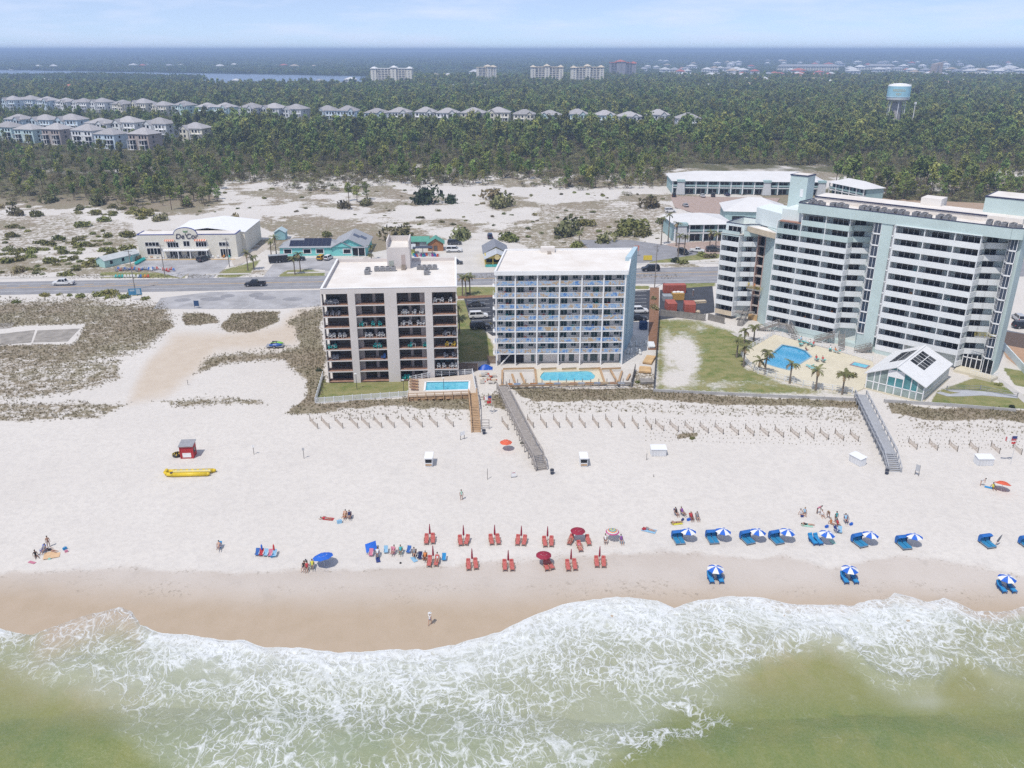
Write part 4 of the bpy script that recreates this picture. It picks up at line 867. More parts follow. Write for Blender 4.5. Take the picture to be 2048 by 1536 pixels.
MB().box(0, 4, 0, 5, 0, 3).build('wall', mat('dusty_blue', (.28, .48, .52)), s2_); gable(MB(), 0, 4, 0, 5, 3, 4.2, 0, 1, .3, 'y').build('roof', [mat('pale_blue_roof', (.45, .55, .58)), MATS['dusty_blue']], s2_)
# ---------------------------------------------------------------- teal office with solar roof
to = thing('office_building', 'teal single storey office with white trimmed windows and solar panels on its roof', 'building', (-82.4, 290.8, 0), R(2.5))
MB().box(0, 20, 0, 9, 0, 3).build('wall', teal_w, to); MB().box(18.6, 30.5, -.6, 17, 0, 3.3).build('wing_wall', teal_w, to)
r1 = hip(MB(), 0, 21, 0, 9, 3, 5.4).build('roof', grey_roof, to); r2 = gable(MB(), 18.6, 30.5, -.6, 17, 3.3, 6.2, 0, 1, .6, 'y').build('wing_roof', [grey_roof, teal_w], to)
k_ = (5.4-3)/(4.5+.5)
for r_ in range(4):
    for q in range(10):
        if r_ == 3 and q < 3: continue
        x = 3.4+q*1.62; y0 = .3+r_*1.03
        if x+1.5 > 19.0-0*r_: continue
        MB().add([(x, y0, 3+k_*(y0+.5)+.09), (x+1.56, y0, 3+k_*(y0+.5)+.09), (x+1.56, y0+.98, 3+k_*(y0+1.48)+.09), (x, y0+.98, 3+k_*(y0+1.48)+.09)], [(0,1,2,3)]).build('solar_panel', solar, r1)
kk = (6.2-3.3)/5.95
for (q, r_) in [(0,0),(1,0),(1,1),(2,1),(2,2),(3,2),(0,1),(3,1)]:
    x = 25.2+q*1.1; y0 = 6.5+r_*1.8; MB().add([(x, y0, 6.2-kk*(x-24.55)+.07), (x+1.05, y0, 6.2-kk*(x+1.05-24.55)+.07), (x+1.05, y0+1.7, 6.2-kk*(x+1.05-24.55)+.07), (x, y0+1.7, 6.2-kk*(x-24.55)+.07)], [(0,1,2,3)]).build('solar_panel', solar, r2)
for x in (1.6, 8.4, 12.9, 22.6): b_ = MB().box(x-.3, x+2.7, -.06 if x < 18 else -.68, .0 if x < 18 else -.6, .75, 2.6, 1).box(x, x+2.4, -.1 if x < 18 else -.72, -.05 if x < 18 else -.66, 1.0, 2.35, 0).build('window', [dark_glass, white_paint], to)
pg_ = MB(); gable(pg_, 18.4, 25.6, -1.0, 3, 3.3, 5.2, 0, 1, .3, 'y').build('porch_gable', [grey_roof, teal_w], to); MB().lathe([(1.4, 0), (1.4, .1)], n=16).build('round_window', white_paint, to, (22.0, -1.0, 3.5)).rotation_euler = (math.pi/2, 0, 0)
MB().box(25.8, 30, -.66, -.6, .2, 2.9).build('porch_opening', dark_glass, to)
for x in (25.7, 28, 30.3): MB().box(x-.1, x+.1, -2.2, -2.0, 0, 3.2).build('porch_post', white_paint, to)
MB().box(25.6, 30.6, -2.4, -.6, 3.2, 3.35).build('porch_roof', grey_roof, to)
# ---------------------------------------------------------------- kiosks, stalls and the small restaurant
def hut(label, loc, rz, w_, d_, h_, rh_, cw, cr, along='x', extra=None):
    o = thing('hut', label, 'hut', loc, rz)
    mw = mat('hut_'+label[:10], cw, rough=.85, var=.12); mr = mat('hutroof_'+label[:10], cr, rough=.8, var=.1)
    MB().box(0, w_, 0, d_, 0, h_).build('wall', mw, o); gable(MB(), 0, w_, 0, d_, h_, h_+rh_, 0, 1, .5, along).build('roof', [mr, mw], o)
    MB().box(w_*.38, w_*.62, -.05, 0, .1, 2.0).build('door', mat('hut_door', (.12, .1, .09)), o); MB().box(w_*.08, w_*.3, -.05, 0, .9, 1.9).build('window', dark_glass, o)
    return o
hut('long green roofed hut standing behind the lift tower of the pale condominium', (-39.5, 304, 0), R(3), 8.5, 4, 2.7, 1.2, (.30, .36, .40), (.10, .30, .23))
hut('brown wooden hut with green roof beside the shell parking lot', (-30.6, 298.5, 0), R(4), 5.6, 5, 3.0, 1.8, (.36, .17, .08), (.10, .30, .24), 'y')
hut('lime green stall with pale roof left of the brown hut', (-40.5, 293, 0), R(3), 5.5, 4, 2.4, 1.0, (.50, .52, .08), (.45, .47, .48))
o = thing('market_canopy', 'dark canopy on posts with goods in front of the brown hut', 'canopy', (-35.4, 291.8, 0), R(3))
MB().box(0, 7, 0, 3.4, 2.5, 2.7).build('canopy', mat('dark_canvas', (.06, .07, .10)), o)
for x in (.1, 3.5, 6.9):
    for y_ in (.1, 3.3): MB().box(x-.06, x+.06, y_-.06, y_+.06, 0, 2.5).build('post', wood_g, o)
for i in range(16):
    c_ = random.choice([(.5, .1, .06), (.06, .12, .4), (.5, .4, .05), (.55, .55, .55), (.05, .3, .3), (.3, .05, .25)])
    q = MB().box(-.35, .35, -.3, .3, 0, .5).box(-.35, .35, .2, .3, .5, 1.0)
    tag(q.build('crate_of_goods', mat('goods%d' % (i % 6), c_), None, (-35+i*.6+random.uniform(-.2, .2), 290.2+random.uniform(-.8, 1.2)+.03*i, 0), random.random()), 'one of the coloured goods piled before the dark canopy by the huts', 'goods', 'goods before the dark canopy')
rs = thing('restaurant', 'small yellow restaurant with grey roof and teal railing left of the white condominium', 'restaurant', (-9.0, 274.5, 0), R(4))
yw = mat('yellow_wall', (.55, .44, .10)); MB().box(0, 8, 3.5, 20, 0, 3.2).build('wall', yw, rs)
gable(MB(), 0, 8, 8, 20, 3.2, 5.4, 0, 1, .5, 'y').build('roof', [slate, yw], rs); gable(MB(), 0, 8, 0, 8.2, 3.0, 4.8, 0, 1, .4, 'y').build('porch_roof', [mat('pale_metal', (.46, .48, .5), rough=.5), yw], rs)
for x in (0, 2.6, 5.3, 8): MB().box(x-.1, x+.1, 0, .2, 0, 3.0).build('post', yw, rs)
MB().box(0, 8, 0, .1, .1, .9).build('porch_railing', mat('turquoise', (.08, .42, .40)), rs); MB().box(.5, 7.5, 3.4, 3.5, .9, 2.4).build('window', dark_glass, rs)
MB().lathe([(.9, 0), (.9, .1), (.02, .1)], n=16).build('round_sign', mat('sign_cream', (.6, .5, .25)), rs, (4, -.4, 3.5)).rotation_euler = (math.pi/2, 0, 0)
# ---------------------------------------------------------------- two storey motel behind the hotel
stone = mat('pale_stone', (.50, .51, .52), rough=.9, var=.15, scale=1.5, bump=.4); mgreen = mat('motel_green', (.33, .46, .46)); mroof = mat('motel_white_roof', (.64, .63, .62), rough=.7, var=.05, scale=.2)
def motel_block(label, loc, rz, w_, d_, rh_, nb, buttress):
    o = thing('motel_block', label, 'motel', loc, rz)
    MB().box(0, w_, 2, d_, 0, 6.6).build('wall', mgreen, o); hip(MB(), 0, w_, 0, d_, 6.6, 6.6+rh_, 0, .8).build('roof', mroof, o)
    MB().box(0, w_, 0, 2, 3.1, 3.4).build('gallery_floor', white_paint, o)
    for i in range(nb+1):
        x = w_*i/nb; MB().box(x-.22, x+.22, 0, .4, 0, 6.5).build('column', white_paint, o)
    for i in range(nb):
        for z in (.1, 3.5):
            x = w_*(i+.5)/nb; bw_ = w_/nb*.34; MB().box(x-bw_, x+bw_, 1.93, 2, z+.05, z+2.3, 0).box(x-.06, x+.06, 1.9, 1.95, z+.05, z+2.3, 1).build('window', [dark_glass, white_paint], o)
        MB().beam((w_*i/nb+.2, .15, 4.35), (w_*(i+1)/nb-.2, .15, 4.35), .06, .85).build('gallery_rail', mgreen, o)
    for x in buttress:
        MB().add([(x-2.2, -1.5, 0), (x+2.2, -1.5, 0), (x+2.2, 2, 0), (x-2.2, 2, 0), (x-1.6, -.6, 6.2), (x+1.6, -.6, 6.2), (x+1.6, 2, 6.2), (x-1.6, 2, 6.2)], [(0,1,5,4),(1,2,6,5),(3,0,4,7),(4,5,6,7)]).build('buttress', stone, o)
        MB().box(x-2.0, x+2.0, -1, 2, 6.2, 7.2).build('buttress_cap', mgreen, o)
    return o
motel_block('long two storey motel wing with white roof at the edge of the woods', (81.5, 428, 0), R(-3.5), 76, 26, 3.4, 13, (4, 47, 74))
motel_block('front motel block with white hipped roof and stone corner by the palms', (62.0, 314.4, 0), R(3), 22, 20, 2.6, 4, (2.6,))
motel_block('side motel wing running back behind the hotel roof', (159, 423, 0), R(-70), 24, 12, 2.6, 5, ())
mc = thing('motel_block', 'low white hip roofed motel office between the two motel wings', 'motel', (90, 352, 0), R(-8))
MB().box(0, 26, 0, 20, 0, 5).build('wall', mgreen, mc); hip(MB(), 0, 26, 0, 20, 5, 9.4, 0, .8).build('roof', mroof, mc); MB().box(3, 8, -.05, 0, .2, 3).build('window', dark_glass, mc)
# ---------------------------------------------------------------- water tower
WT = (353.5, 803)
wt = thing('water_tower', 'blue and white water tower with broad tank rising from the woods', 'water tower', (*WT, 0))
tblue = mat('tank_blue', (.36, .62, .73), rough=.5, var=.1, scale=.1)
MB().lathe([(0.1, 24), (6.5, 24.3), (9.6, 26.0), (9.9, 27.6), (9.9, 37.6), (9.2, 38.6), (5, 39.7), (.1, 40.1)], n=32, ms=[0, 0, 0, 1, 0, 0, 0]).build('tank', [white_paint, tblue], wt, smooth=False)
MB().lathe([(5.4, 0), (4.6, 6), (4.2, 24.2)], n=20).build('column', mat('tower_concrete', (.40, .37, .36), rough=.9, var=.12), wt)
for k in range(6):
    a = k*math.pi/3+.3; MB().beam((8.2*math.cos(a), 8.2*math.sin(a), 0), (7.2*math.cos(a), 7.2*math.sin(a), 25), .5, .5).build('leg', white_paint, wt)
MB().lathe([(9.95, 28.2), (10.15, 28.2), (10.15, 28.5), (9.95, 28.5)], n=32).build('balcony_ring', white_paint, wt)
rb = MB()
for k in range(24): a = k*math.pi/12; rb.beam((9.3*math.cos(a), 9.3*math.sin(a), 38.4), (9.3*math.cos(a), 9.3*math.sin(a), 39.6), .12, .12)
rb.build('roof_railing', white_paint, wt)
for body, z, sz in (('PERDIDO', 33.2, 2.6), ('KEY', 30.0, 2.6)):
    me = text_mesh('tank_lettering', body, sz, mat('letter_gold', (.62, .50, .22)), .02); co_ = np.zeros(len(me.vertices)*3); me.vertices.foreach_get('co', co_); co_ = co_.reshape(-1, 3)
    ang = co_[:, 0]/10.0-math.pi/2-.41; rr = 9.98+co_[:, 2]
    me.vertices.foreach_set('co', np.stack([rr*np.cos(ang), rr*np.sin(ang), co_[:, 1]+z], -1).reshape(-1)); me.update(); link('tank_lettering', me, wt)
mast = thing('antenna_mast', 'slim pale mast standing beside the water tower', 'mast', (WT[0]+15, WT[1]-4, 0)); MB().tube((0, 0, 0), (0, 0, 24), .5, .3, 8).build('pole', white_paint, mast); MB().box(-.8, .8, -.8, .8, 22, 24).build('antenna', white_paint, mast)
# ---------------------------------------------------------------- rows of beach houses in the woods
sid = [('pale blue', (.56, .66, .74)), ('white', (.74, .75, .76)), ('cream', (.70, .66, .56)), ('sea green', (.52, .66, .67)), ('light grey', (.60, .62, .65)), ('taupe', (.40, .34, .31))]
house_roof = mat('house_shingle', (.37, .355, .355), rough=.95, var=.12, scale=.8, rnd=.15)
def house_master(back):
    o = thing('beach_house', 'x', 'house')
    W_, Dp, H_ = 15.0, 13.0, 9.6
    w0 = MB().box(-W_/2, W_/2, 0, Dp, 0, H_); w0.box(-W_/2+1, -W_/2+6.5, -2.2, 0, 0, H_-.6) if not back else None
    w0.build('wall', mat('siding_white', (.74, .75, .76)), o)
    hip(MB(), -W_/2, W_/2, 0, Dp, H_, H_+3.6, 0, .7).build('roof', house_roof, o)
    if not back:
        gable(MB(), -W_/2+1, -W_/2+6.5, -2.4, 4, H_-.6, H_+2.2, 0, 1, .4, 'y').build('gable_roof', [house_roof, MATS['siding_white']], o)
        MB().box(-.2, W_/2-.4, -2.0, 0, 5.9, 6.1).box(-.2, W_/2-.4, -2.0, 0, 2.9, 3.1).build('porch', white_paint, o)
        for x in (0, 3.4, W_/2-.6): MB().box(x-.15, x+.15, -2, -1.7, 0, 8.6).build('porch_post', white_paint, o)
        MB().box(.3, W_/2-.7, -.06, 0, .1, 2.5).build('garage_door', mat('garage_grey', (.28, .3, .32)), o)
    for z in (3.9, 6.9) + ((1.0,) if back else ()):
        for x in (-5.6, -3.2, 1.2, 3.4, 5.6): MB().box(x-.6, x+.6, (-2.28 if (x < -1.0 and not back) else -.07), (-2.2 if (x < -1.0 and not back) else 0), z, z+1.7).build('window', dark_glass, o)
    for z in (1.2, 4.1, 7.0): MB().box(-W_/2-.06, -W_/2, 4, 5.4, z, z+1.5).box(W_/2, W_/2+.06, 4, 5.4, z, z+1.5).build('window', dark_glass, o)
    if back:
        for x in (-4.6, 4.0):
            MB().box(x-2.2, x+2.2, -2.6, 0, 3.0, 3.2).box(x-2.2, x+2.2, -2.6, 0, .1, .3).build('porch', white_paint, o); MB().box(x-2.4, x+2.4, -2.9, 0, 6.0, 6.2).build('porch_roof', house_roof, o)
            for q in (-2.1, 0, 2.1): MB().box(x+q-.12, x+q+.12, -2.6, -2.35, 0, 6).build('porch_post', white_paint, o)
            MB().box(x-2.0, x+2.0, -.05, 0, 3.4, 5.6).box(x-2.0, x+2.0, -.05, 0, .4, 2.6).build('porch_opening', dark_glass, o)
    return o
HOUSES = []
def place_row(master, us, vb, rowname, rz, first, scale=1.0, cs=None):
    for i, (u, v) in enumerate(zip(us, vb)):
        x, y_ = P(u, v); nm, c_ = sid[(cs[i] if cs else (i*5+i//3) % 5)]
        o = master if (first and i == 0) else dup(master)
        o.location = (x, y_, 0); o.rotation_euler = (0, 0, rz+random.uniform(-.03, .03)); o.scale = (scale*random.uniform(1.05, 1.25)*random.choice([-1, 1]), scale, scale*random.uniform(.9, 1.08))
        for ch in o.children:
            if ch.name.startswith(('wall', 'gable_roof')):
                k = 1 if ch.name.startswith('gable') else 0
                ch.material_slots[k].link = 'OBJECT'; ch.material_slots[k].material = mat('siding_'+nm.replace(' ', '_'), c_, rough=.85)
        o['label'] = '%s house, %s from left in the %s' % (nm, ORD[i], rowname); o['group'] = 'houses in the '+rowname
        HOUSES.append((x, y_, 13*scale))
hf, hk = house_master(False), house_master(True)
place_row(hf, [20,55,89,125,161,198,239,280,320,362,408,444,497,542,586], [221,220,221,222,224,226,228,230,232,233,235,237,239,241,243], 'far left row', R(-24), True, 1.24)
place_row(hf, [653,694,752,797,850,894,945,995,1048,1099,1154,1209,1258,1315,1376], [247,248,249,249,250,251,252,252,253,254,255,256,257,257,264], 'middle row half hidden by pines', R(-4), False, 1.24)
place_row(hf, [31,84,137,195,251,313,385], [264,266,269,272,275,278,286], 'second left row', R(-14), False, 1.18)
place_row(hk, [8,51,106,167,212,280], [281,286,289,292,298,300], 'nearest left row', R(-20), True, 1.12, [3,3,5,1,0,5])
# red roofed villas at the far left
terr = mat('terracotta_roof', (.42, .17, .11), rough=.9, var=.15, scale=.5)
for i, (u, v) in enumerate([(25,187),(98,187),(138,186)]):
    x, y_ = P(u, v); o = thing('villa', 'cream villa with red tiled roof, %s from the left above the house rows' % ORD[i], 'house', (x, y_, 0), R(-10), 'red roofed villas at the left')
    MB().box(-12, 12, 0, 16, 0, 9).build('wall', cream, o); hip(MB(), -12, 12, 0, 16, 9, 14, 0, 1).build('roof', terr, o)
    for q in range(5): MB().box(-10+q*4.4, -8+q*4.4, -.08, 0, 4.5, 7).build('window', dark_glass, o)
    HOUSES.append((x, y_, 18))
# ---------------------------------------------------------------- far apartment towers
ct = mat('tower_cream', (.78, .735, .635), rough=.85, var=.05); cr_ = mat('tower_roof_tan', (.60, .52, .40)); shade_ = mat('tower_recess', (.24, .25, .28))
def tower(label, u, v, w_, h_, floors, rz, body, roofm, twr):
    x, y_ = P(u, v); o = thing('apartment_tower', label, 'building', (x, y_, 0), rz)
    MB().box(-w_/2, w_/2, 2, 18, 0, h_*.88).build('wall', body, o)
    fh = h_*.88/floors
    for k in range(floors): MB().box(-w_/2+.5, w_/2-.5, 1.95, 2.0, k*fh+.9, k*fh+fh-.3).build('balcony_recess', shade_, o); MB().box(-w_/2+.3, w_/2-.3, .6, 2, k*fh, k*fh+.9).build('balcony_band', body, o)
    for q in range(int(w_/7)+1): xx = -w_/2+q*w_/int(w_/7); MB().box(xx-.6, xx+.6, .4, 2, 0, h_*.88).build('pier', body, o)
    MB().box(-w_/2-.8, w_/2+.8, 0, 18.5, h_*.88, h_*.92).build('roof', roofm, o)
    for f_, tw_, th_ in twr:
        xx = f_*w_; p_ = MB().box(xx-tw_/2, xx+tw_/2, -1.5, 19, 0, h_*th_).build('turret', body, o); hip(MB(), xx-tw_/2, xx+tw_/2, -1.5, 19, h_*th_, h_*(th_+.1), 0, 1.5).build('turret_roof', roofm, p_)
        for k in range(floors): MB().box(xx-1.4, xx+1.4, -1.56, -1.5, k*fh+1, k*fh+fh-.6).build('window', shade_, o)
    HOUSES.append((x, y_+9, w_/2+8))
tower('widest cream apartment tower with three turrets, leftmost of the far towers', 784, 172, 84, 37, 10, R(-3), ct, white_paint, [(-.43, 11, .9), (.05, 12, .95), (.43, 11, .9)])
tower('narrow cream apartment tower, second of the far towers from the left', 975, 168, 38, 37, 10, R(20), ct, cr_, [(.1, 10, .95), (.42, 8, .92)])
tower('cream apartment tower with tan roof, left one of the matching far pair', 1094, 172, 64, 40, 10, R(3), ct, cr_, [(-.44, 9, .9), (0, 10, .95), (.44, 9, .9)])
tower('cream apartment tower with tan roof, right one of the matching far pair', 1175, 173, 63, 40, 10, R(5), ct, cr_, [(-.44, 9, .88), (0, 10, .95), (.44, 9, .9)])
tower('grey apartment tower with red roof, rightmost of the far towers', 1246, 160, 62, 44, 11, R(8), mat('tower_grey', (.36, .34, .36)), mat('tower_red_roof', (.50, .16, .12)), [(-.1, 22, .95), (.42, 10, .86)])
for (u, v, w_, lab) in [(1616, 143, 150, 'long cream row of flats far off above the red roofs'), (1762, 142, 70, 'shorter cream block of flats far off left of the tall ruin like tower')]:
    x, y_ = P(u, v); o = thing('flats', lab, 'building', (x, y_, 0), R(-2)); w_ = w_*1.35
    MB().box(-w_/2, w_/2, 0, 20, 0, 16).build('wall', ct, o); hip(MB(), -w_/2, w_/2, 0, 20, 16, 23, 0, 2).build('roof', grey_roof, o)
    for q in range(int(w_/9)):
        for z in (2, 7, 12): MB().box(-w_/2+3+q*9, -w_/2+8+q*9, -.2, 0, z, z+3).build('window', shade_, o)
    HOUSES.append((x, y_+10, w_/2))
x, y_ = P(1873, 156); o = thing('tower_block', 'narrow weathered tan tower block far off at the right', 'building', (x, y_, 0), R(5))
MB().add([(-14, 0, 0), (14, 0, 0), (14, 18, 0), (-14, 18, 0), (-9, 0, 34), (11, 0, 38), (11, 18, 38), (-9, 18, 34)], [(0,1,5,4),(1,2,6,5),(2,3,7,6),(3,0,4,7),(4,5,6,7)]).build('wall', mat('weathered_tan', (.40, .33, .29)), o)
for k in range(7): MB().box(-3, 3, -.3, .2, 4+k*4, 6.4+k*4).build('window', shade_, o)
HOUSES.append((x, y_, 25))
# small far houses
fh_roofs = [('white', (.62, .62, .62)), ('grey', (.34, .35, .38)), ('red', (.45, .15, .11)), ('tan', (.45, .37, .28))]
def far_house(nm, c_):
    o = thing('far_house', 'x', 'house'); MB().box(-7, 7, 0, 11, 0, 7).build('wall', MATS['siding_white'] if nm != 'tan' else ct, o); hip(MB(), -7, 7, 0, 11, 7, 10.5, 0, .8).build('roof', mat('far_roof_'+nm, c_, rnd=.1), o)
    for x in (-4, 0, 4): MB().box(x-1, x+1, -.1, 0, 3.5, 6).build('window', shade_, o)
    return o
fm_ = {}
spots = [(random.uniform(1285, 2048), random.uniform(140, 176)) for _ in range(150)]+[(1440+random.uniform(-75, 75), 152+random.uniform(-4, 8)) for _ in range(16)]+[(1640+random.uniform(-110, 60), 157+random.uniform(-5, 7)) for _ in range(22)]
spots += [(random.uniform(845, 1010), random.uniform(148, 166)) for _ in range(14)]+[(908+20*q, 180+random.uniform(-2, 2)) for q in range(4)]+[(random.uniform(20, 700), random.uniform(135, 140)) for _ in range(16)]+[(1010+q*42, 158+(q % 3)) for q in range(6)]
spots += [(random.uniform(1285, 2048), random.uniform(124, 141)) for _ in range(46)]+[(random.uniform(1285, 1700), random.uniform(165, 184)) for _ in range(14)]
spots += [(90,166),(470,168),(640,168),(700,168),(1497,181),(1535,180),(1420,182),(1575,178),(1460,184)]
for i, (u, v) in enumerate(spots):
    if abs(u-1246) < 30 and v < 165: continue
    rgn = 'the far right' if u > 1285 else ('mid picture' if u > 800 else 'the far left shore')
    red = 1540 < u < 1700 and 145 < v < 165
    nm, c_ = fh_roofs[2] if red and i % 3 else fh_roofs[[0, 0, 1, 0, 3, 1, 0, 2][i % 8]]
    if nm not in fm_: o = fm_[nm] = far_house(nm, c_)
    else: o = dup(fm_[nm])
    x, y_ = P(u, v); o.location = (x, y_, 0); o.rotation_euler = (0, 0, random.uniform(-.5, .5)); s_ = random.uniform(.9, 1.35)*(1.1 if y_ < 2500 else 1.5); o.scale = (s_*random.uniform(.9, 1.4), s_, s_*.9)
    o['label'] = 'small far house with %s roof among the trees at %s' % (nm, rgn); o['group'] = 'far houses at '+rgn
    HOUSES.append((x, y_+5, 13))
# ================================================================ VEGETATION
rs_ = random.Random(11)
pine_leaf = mat('pine_needles', (.105, .155, .032), rough=.8, var=.45, scale=.9, rnd=.48, col2=(.26, .28, .08))
oak_leaf = mat('scrub_leaves', (.135, .145, .055), rough=.85, var=.45, scale=1.2, rnd=.45, col2=(.28, .24, .125))
bush_leaf = mat('shrub_leaves', (.135, .15, .045), rough=.85, var=.4, scale=2.5, rnd=.32, col2=(.28, .265, .085))
dark_leaf = mat('dark_leaves', (.030, .046, .022), rough=.85, var=.4, scale=1.5, rnd=.2, col2=(.065, .08, .035))
bark = mat('pine_bark', (.17, .125, .095), rough=1, var=.3, scale=1.5); palm_bark = mat('palm_bark', (.20, .165, .13), rough=1, var=.3, scale=3)
palm_leaf = mat('palm_fronds', (.10, .125, .038), rough=.6, var=.35, scale=1.5, rnd=.15, col2=(.21, .19, .075)); dry_frond = mat('dry_frond', (.27, .20, .11), rough=.9)
def leaf(b_, c, s_, m=0, flat=.0):
    d = Vector((rs_.gauss(0, 1), rs_.gauss(0, 1), rs_.gauss(0, 1)+flat)).normalized(); a = d.orthogonal().normalized(); q = Matrix.Rotation(rs_.random()*6.28, 3, d); a = q @ a; e_ = d.cross(a)
    c = Vector(c); k = rs_.uniform(.6, 1.2)*s_
    b_.add([c-a*k, c+e_*k*.55, c+a*k, c-e_*k*.55], [(0, 1, 2, 3)], m)
def pine(h_, n_cl, spread, seed, low=.38):
    rs_.seed(seed); tr_ = MB(); top = (rs_.uniform(-.5, .5), rs_.uniform(-.5, .5), h_*.97); mid = (top[0]*.3, top[1]*.2, h_*.5)
    tr_.path([(0, 0, -.3), mid, top], [.02*h_, .013*h_, .004*h_], 5)
    cr = MB()
    for i in range(n_cl):
        f_ = low+(1-low)*(i+rs_.random())/n_cl; rad = spread*h_*math.sin(math.pi*(.2+.72*min(1, (f_-low)/(1-low))))**.7*rs_.uniform(.3, 1.0); a = rs_.random()*6.28
        c = Vector((rad*math.cos(a)+top[0]*f_, rad*math.sin(a)+top[1]*f_, h_*f_)); rr = h_*rs_.uniform(.07, .125)
        tr_.tube((top[0]*f_, top[1]*f_, h_*(f_-.05)), c, .006*h_, .003*h_, 3, caps=False)
        for k in range(19):
            v = Vector((rs_.gauss(0, 1), rs_.gauss(0, 1), rs_.gauss(0, .6))).normalized()*rr*rs_.random()**.4; leaf(cr, c+v, h_*.05, 0, .5)
    return tr_, cr
def oak(h_, w_, n_cl, seed, per=13):
    rs_.seed(seed); tr_ = MB(); cr = MB()
    for q in range(3): a = q*2.1+rs_.random(); tr_.path([(0, 0, -.2), (w_*.22*math.cos(a), w_*.22*math.sin(a), h_*.4), (w_*.4*math.cos(a), w_*.4*math.sin(a), h_*.75)], [.03*h_, .02*h_, .008*h_], 4)
    for i in range(n_cl):
        a = rs_.random()*6.28; r_ = w_*.5*math.sqrt(rs_.random()); zt = h_*(.95-.55*(r_/(w_*.5))**2)*rs_.uniform(.55, 1.0); c = Vector((r_*math.cos(a), r_*math.sin(a), zt)); rr = h_*rs_.uniform(.1, .18)
        for k in range(per):
            v = Vector((rs_.gauss(0, 1), rs_.gauss(0, 1), rs_.gauss(0, .7))).normalized()*rr*rs_.random()**.4; leaf(cr, c+v, h_*.055, 0, .6)
    return tr_, cr
def joined(tr_, cr):
    b_ = MB(); b_.v = tr_.v+cr.v; o_ = len(tr_.v); b_.f = tr_.f+[tuple(i+o_ for i in f_) for f_ in cr.f]; b_.m = [1]*len(tr_.f)+[0]*len(cr.f); return b_
PINES = [pine(11, 18, .23, 21, .48), pine(9, 16, .27, 22, .40), pine(12.5, 18, .20, 23, .55), pine(8, 16, .29, 24, .32)]
OAKS = [oak(4.2, 5.2, 22, 31), oak(3.2, 4.0, 18, 32), oak(5.5, 5.8, 24, 33)]
pine_me = [(a.mesh('trunk', bark), c.mesh('crown', pine_leaf)) for a, c in PINES]
oak_me = [(a.mesh('trunk', bark), c.mesh('crown', oak_leaf)) for a, c in OAKS]
def clump(seed):
    rs_.seed(seed); b_ = MB()
    for i in range(13):
        c = Vector((rs_.uniform(-11, 11), rs_.uniform(-11, 11), 0)); hh = rs_.uniform(8, 13)
        for k in range(18):
            v = Vector((rs_.gauss(0, 1), rs_.gauss(0, 1), abs(rs_.gauss(0, 1)))).normalized(); leaf(b_, c+Vector((v.x*4, v.y*4, hh*.35+v.z*hh*.6)), 1.9, 0, .6)
    return b_
protos = bpy.data.collections.new('tree_prototypes')
def proto(name, me): o = bpy.data.objects.new(name, me); protos.objects.link(o); return o
for i, (a, c) in enumerate(PINES): proto('a%d_pine' % i, joined(a, c).mesh('a%d_pine' % i, [pine_leaf, bark]))
for i, (a, c) in enumerate(OAKS): proto('b%d_oak' % i, joined(a, c).mesh('b%d_oak' % i, [oak_leaf, bark]))
far_leaf = mat('far_canopy', (.085, .13, .04), rough=.85, var=.4, scale=.12, rnd=.45, col2=(.18, .21, .08))
for i in range(3): proto('c%d_clump' % i, clump(41+i).mesh('c%d_clump' % i, far_leaf))
def scatter(name, pts, rots, scls, idxs, label):
    me = bpy.data.meshes.new(name); me.from_pydata([tuple(p) for p in pts], [], [])
    a = me.attributes.new('rot', 'FLOAT_VECTOR', 'POINT'); a.data.foreach_set('vector', np.array(rots, np.float32).reshape(-1))
    a = me.attributes.new('scl', 'FLOAT_VECTOR', 'POINT'); a.data.foreach_set('vector', np.array(scls, np.float32).reshape(-1))
    a = me.attributes.new('pick', 'INT', 'POINT'); a.data.foreach_set('value', np.array(idxs, np.int32))
    o = link(name, me); ng = bpy.data.node_groups.new(name, 'GeometryNodeTree')
    ng.interface.new_socket('Geometry', in_out='INPUT', socket_type='NodeSocketGeometry'); ng.interface.new_socket('Geometry', in_out='OUTPUT', socket_type='NodeSocketGeometry')
    gi = ng.nodes.new('NodeGroupInput'); go = ng.nodes.new('NodeGroupOutput'); ip = ng.nodes.new('GeometryNodeInstanceOnPoints'); ci = ng.nodes.new('GeometryNodeCollectionInfo')
    ci.inputs[0].default_value = protos; ci.inputs[1].default_value = True; ci.inputs[2].default_value = True
    def na(nm, typ): n = ng.nodes.new('GeometryNodeInputNamedAttribute'); n.data_type = typ; n.inputs[0].default_value = nm; return n.outputs[0]
    lk = ng.links.new; lk(gi.outputs[0], ip.inputs['Points']); lk(ci.outputs[0], ip.inputs['Instance']); ip.inputs['Pick Instance'].default_value = True
    lk(na('pick', 'INT'), ip.inputs['Instance Index']); lk(na('rot', 'FLOAT_VECTOR'), ip.inputs['Rotation']); lk(na('scl', 'FLOAT_VECTOR'), ip.inputs['Scale']); lk(ip.outputs[0], go.inputs[0])
    md = o.modifiers.new('scatter', 'NODES'); md.node_group = ng
    o['label'] = label; return stuff(o)
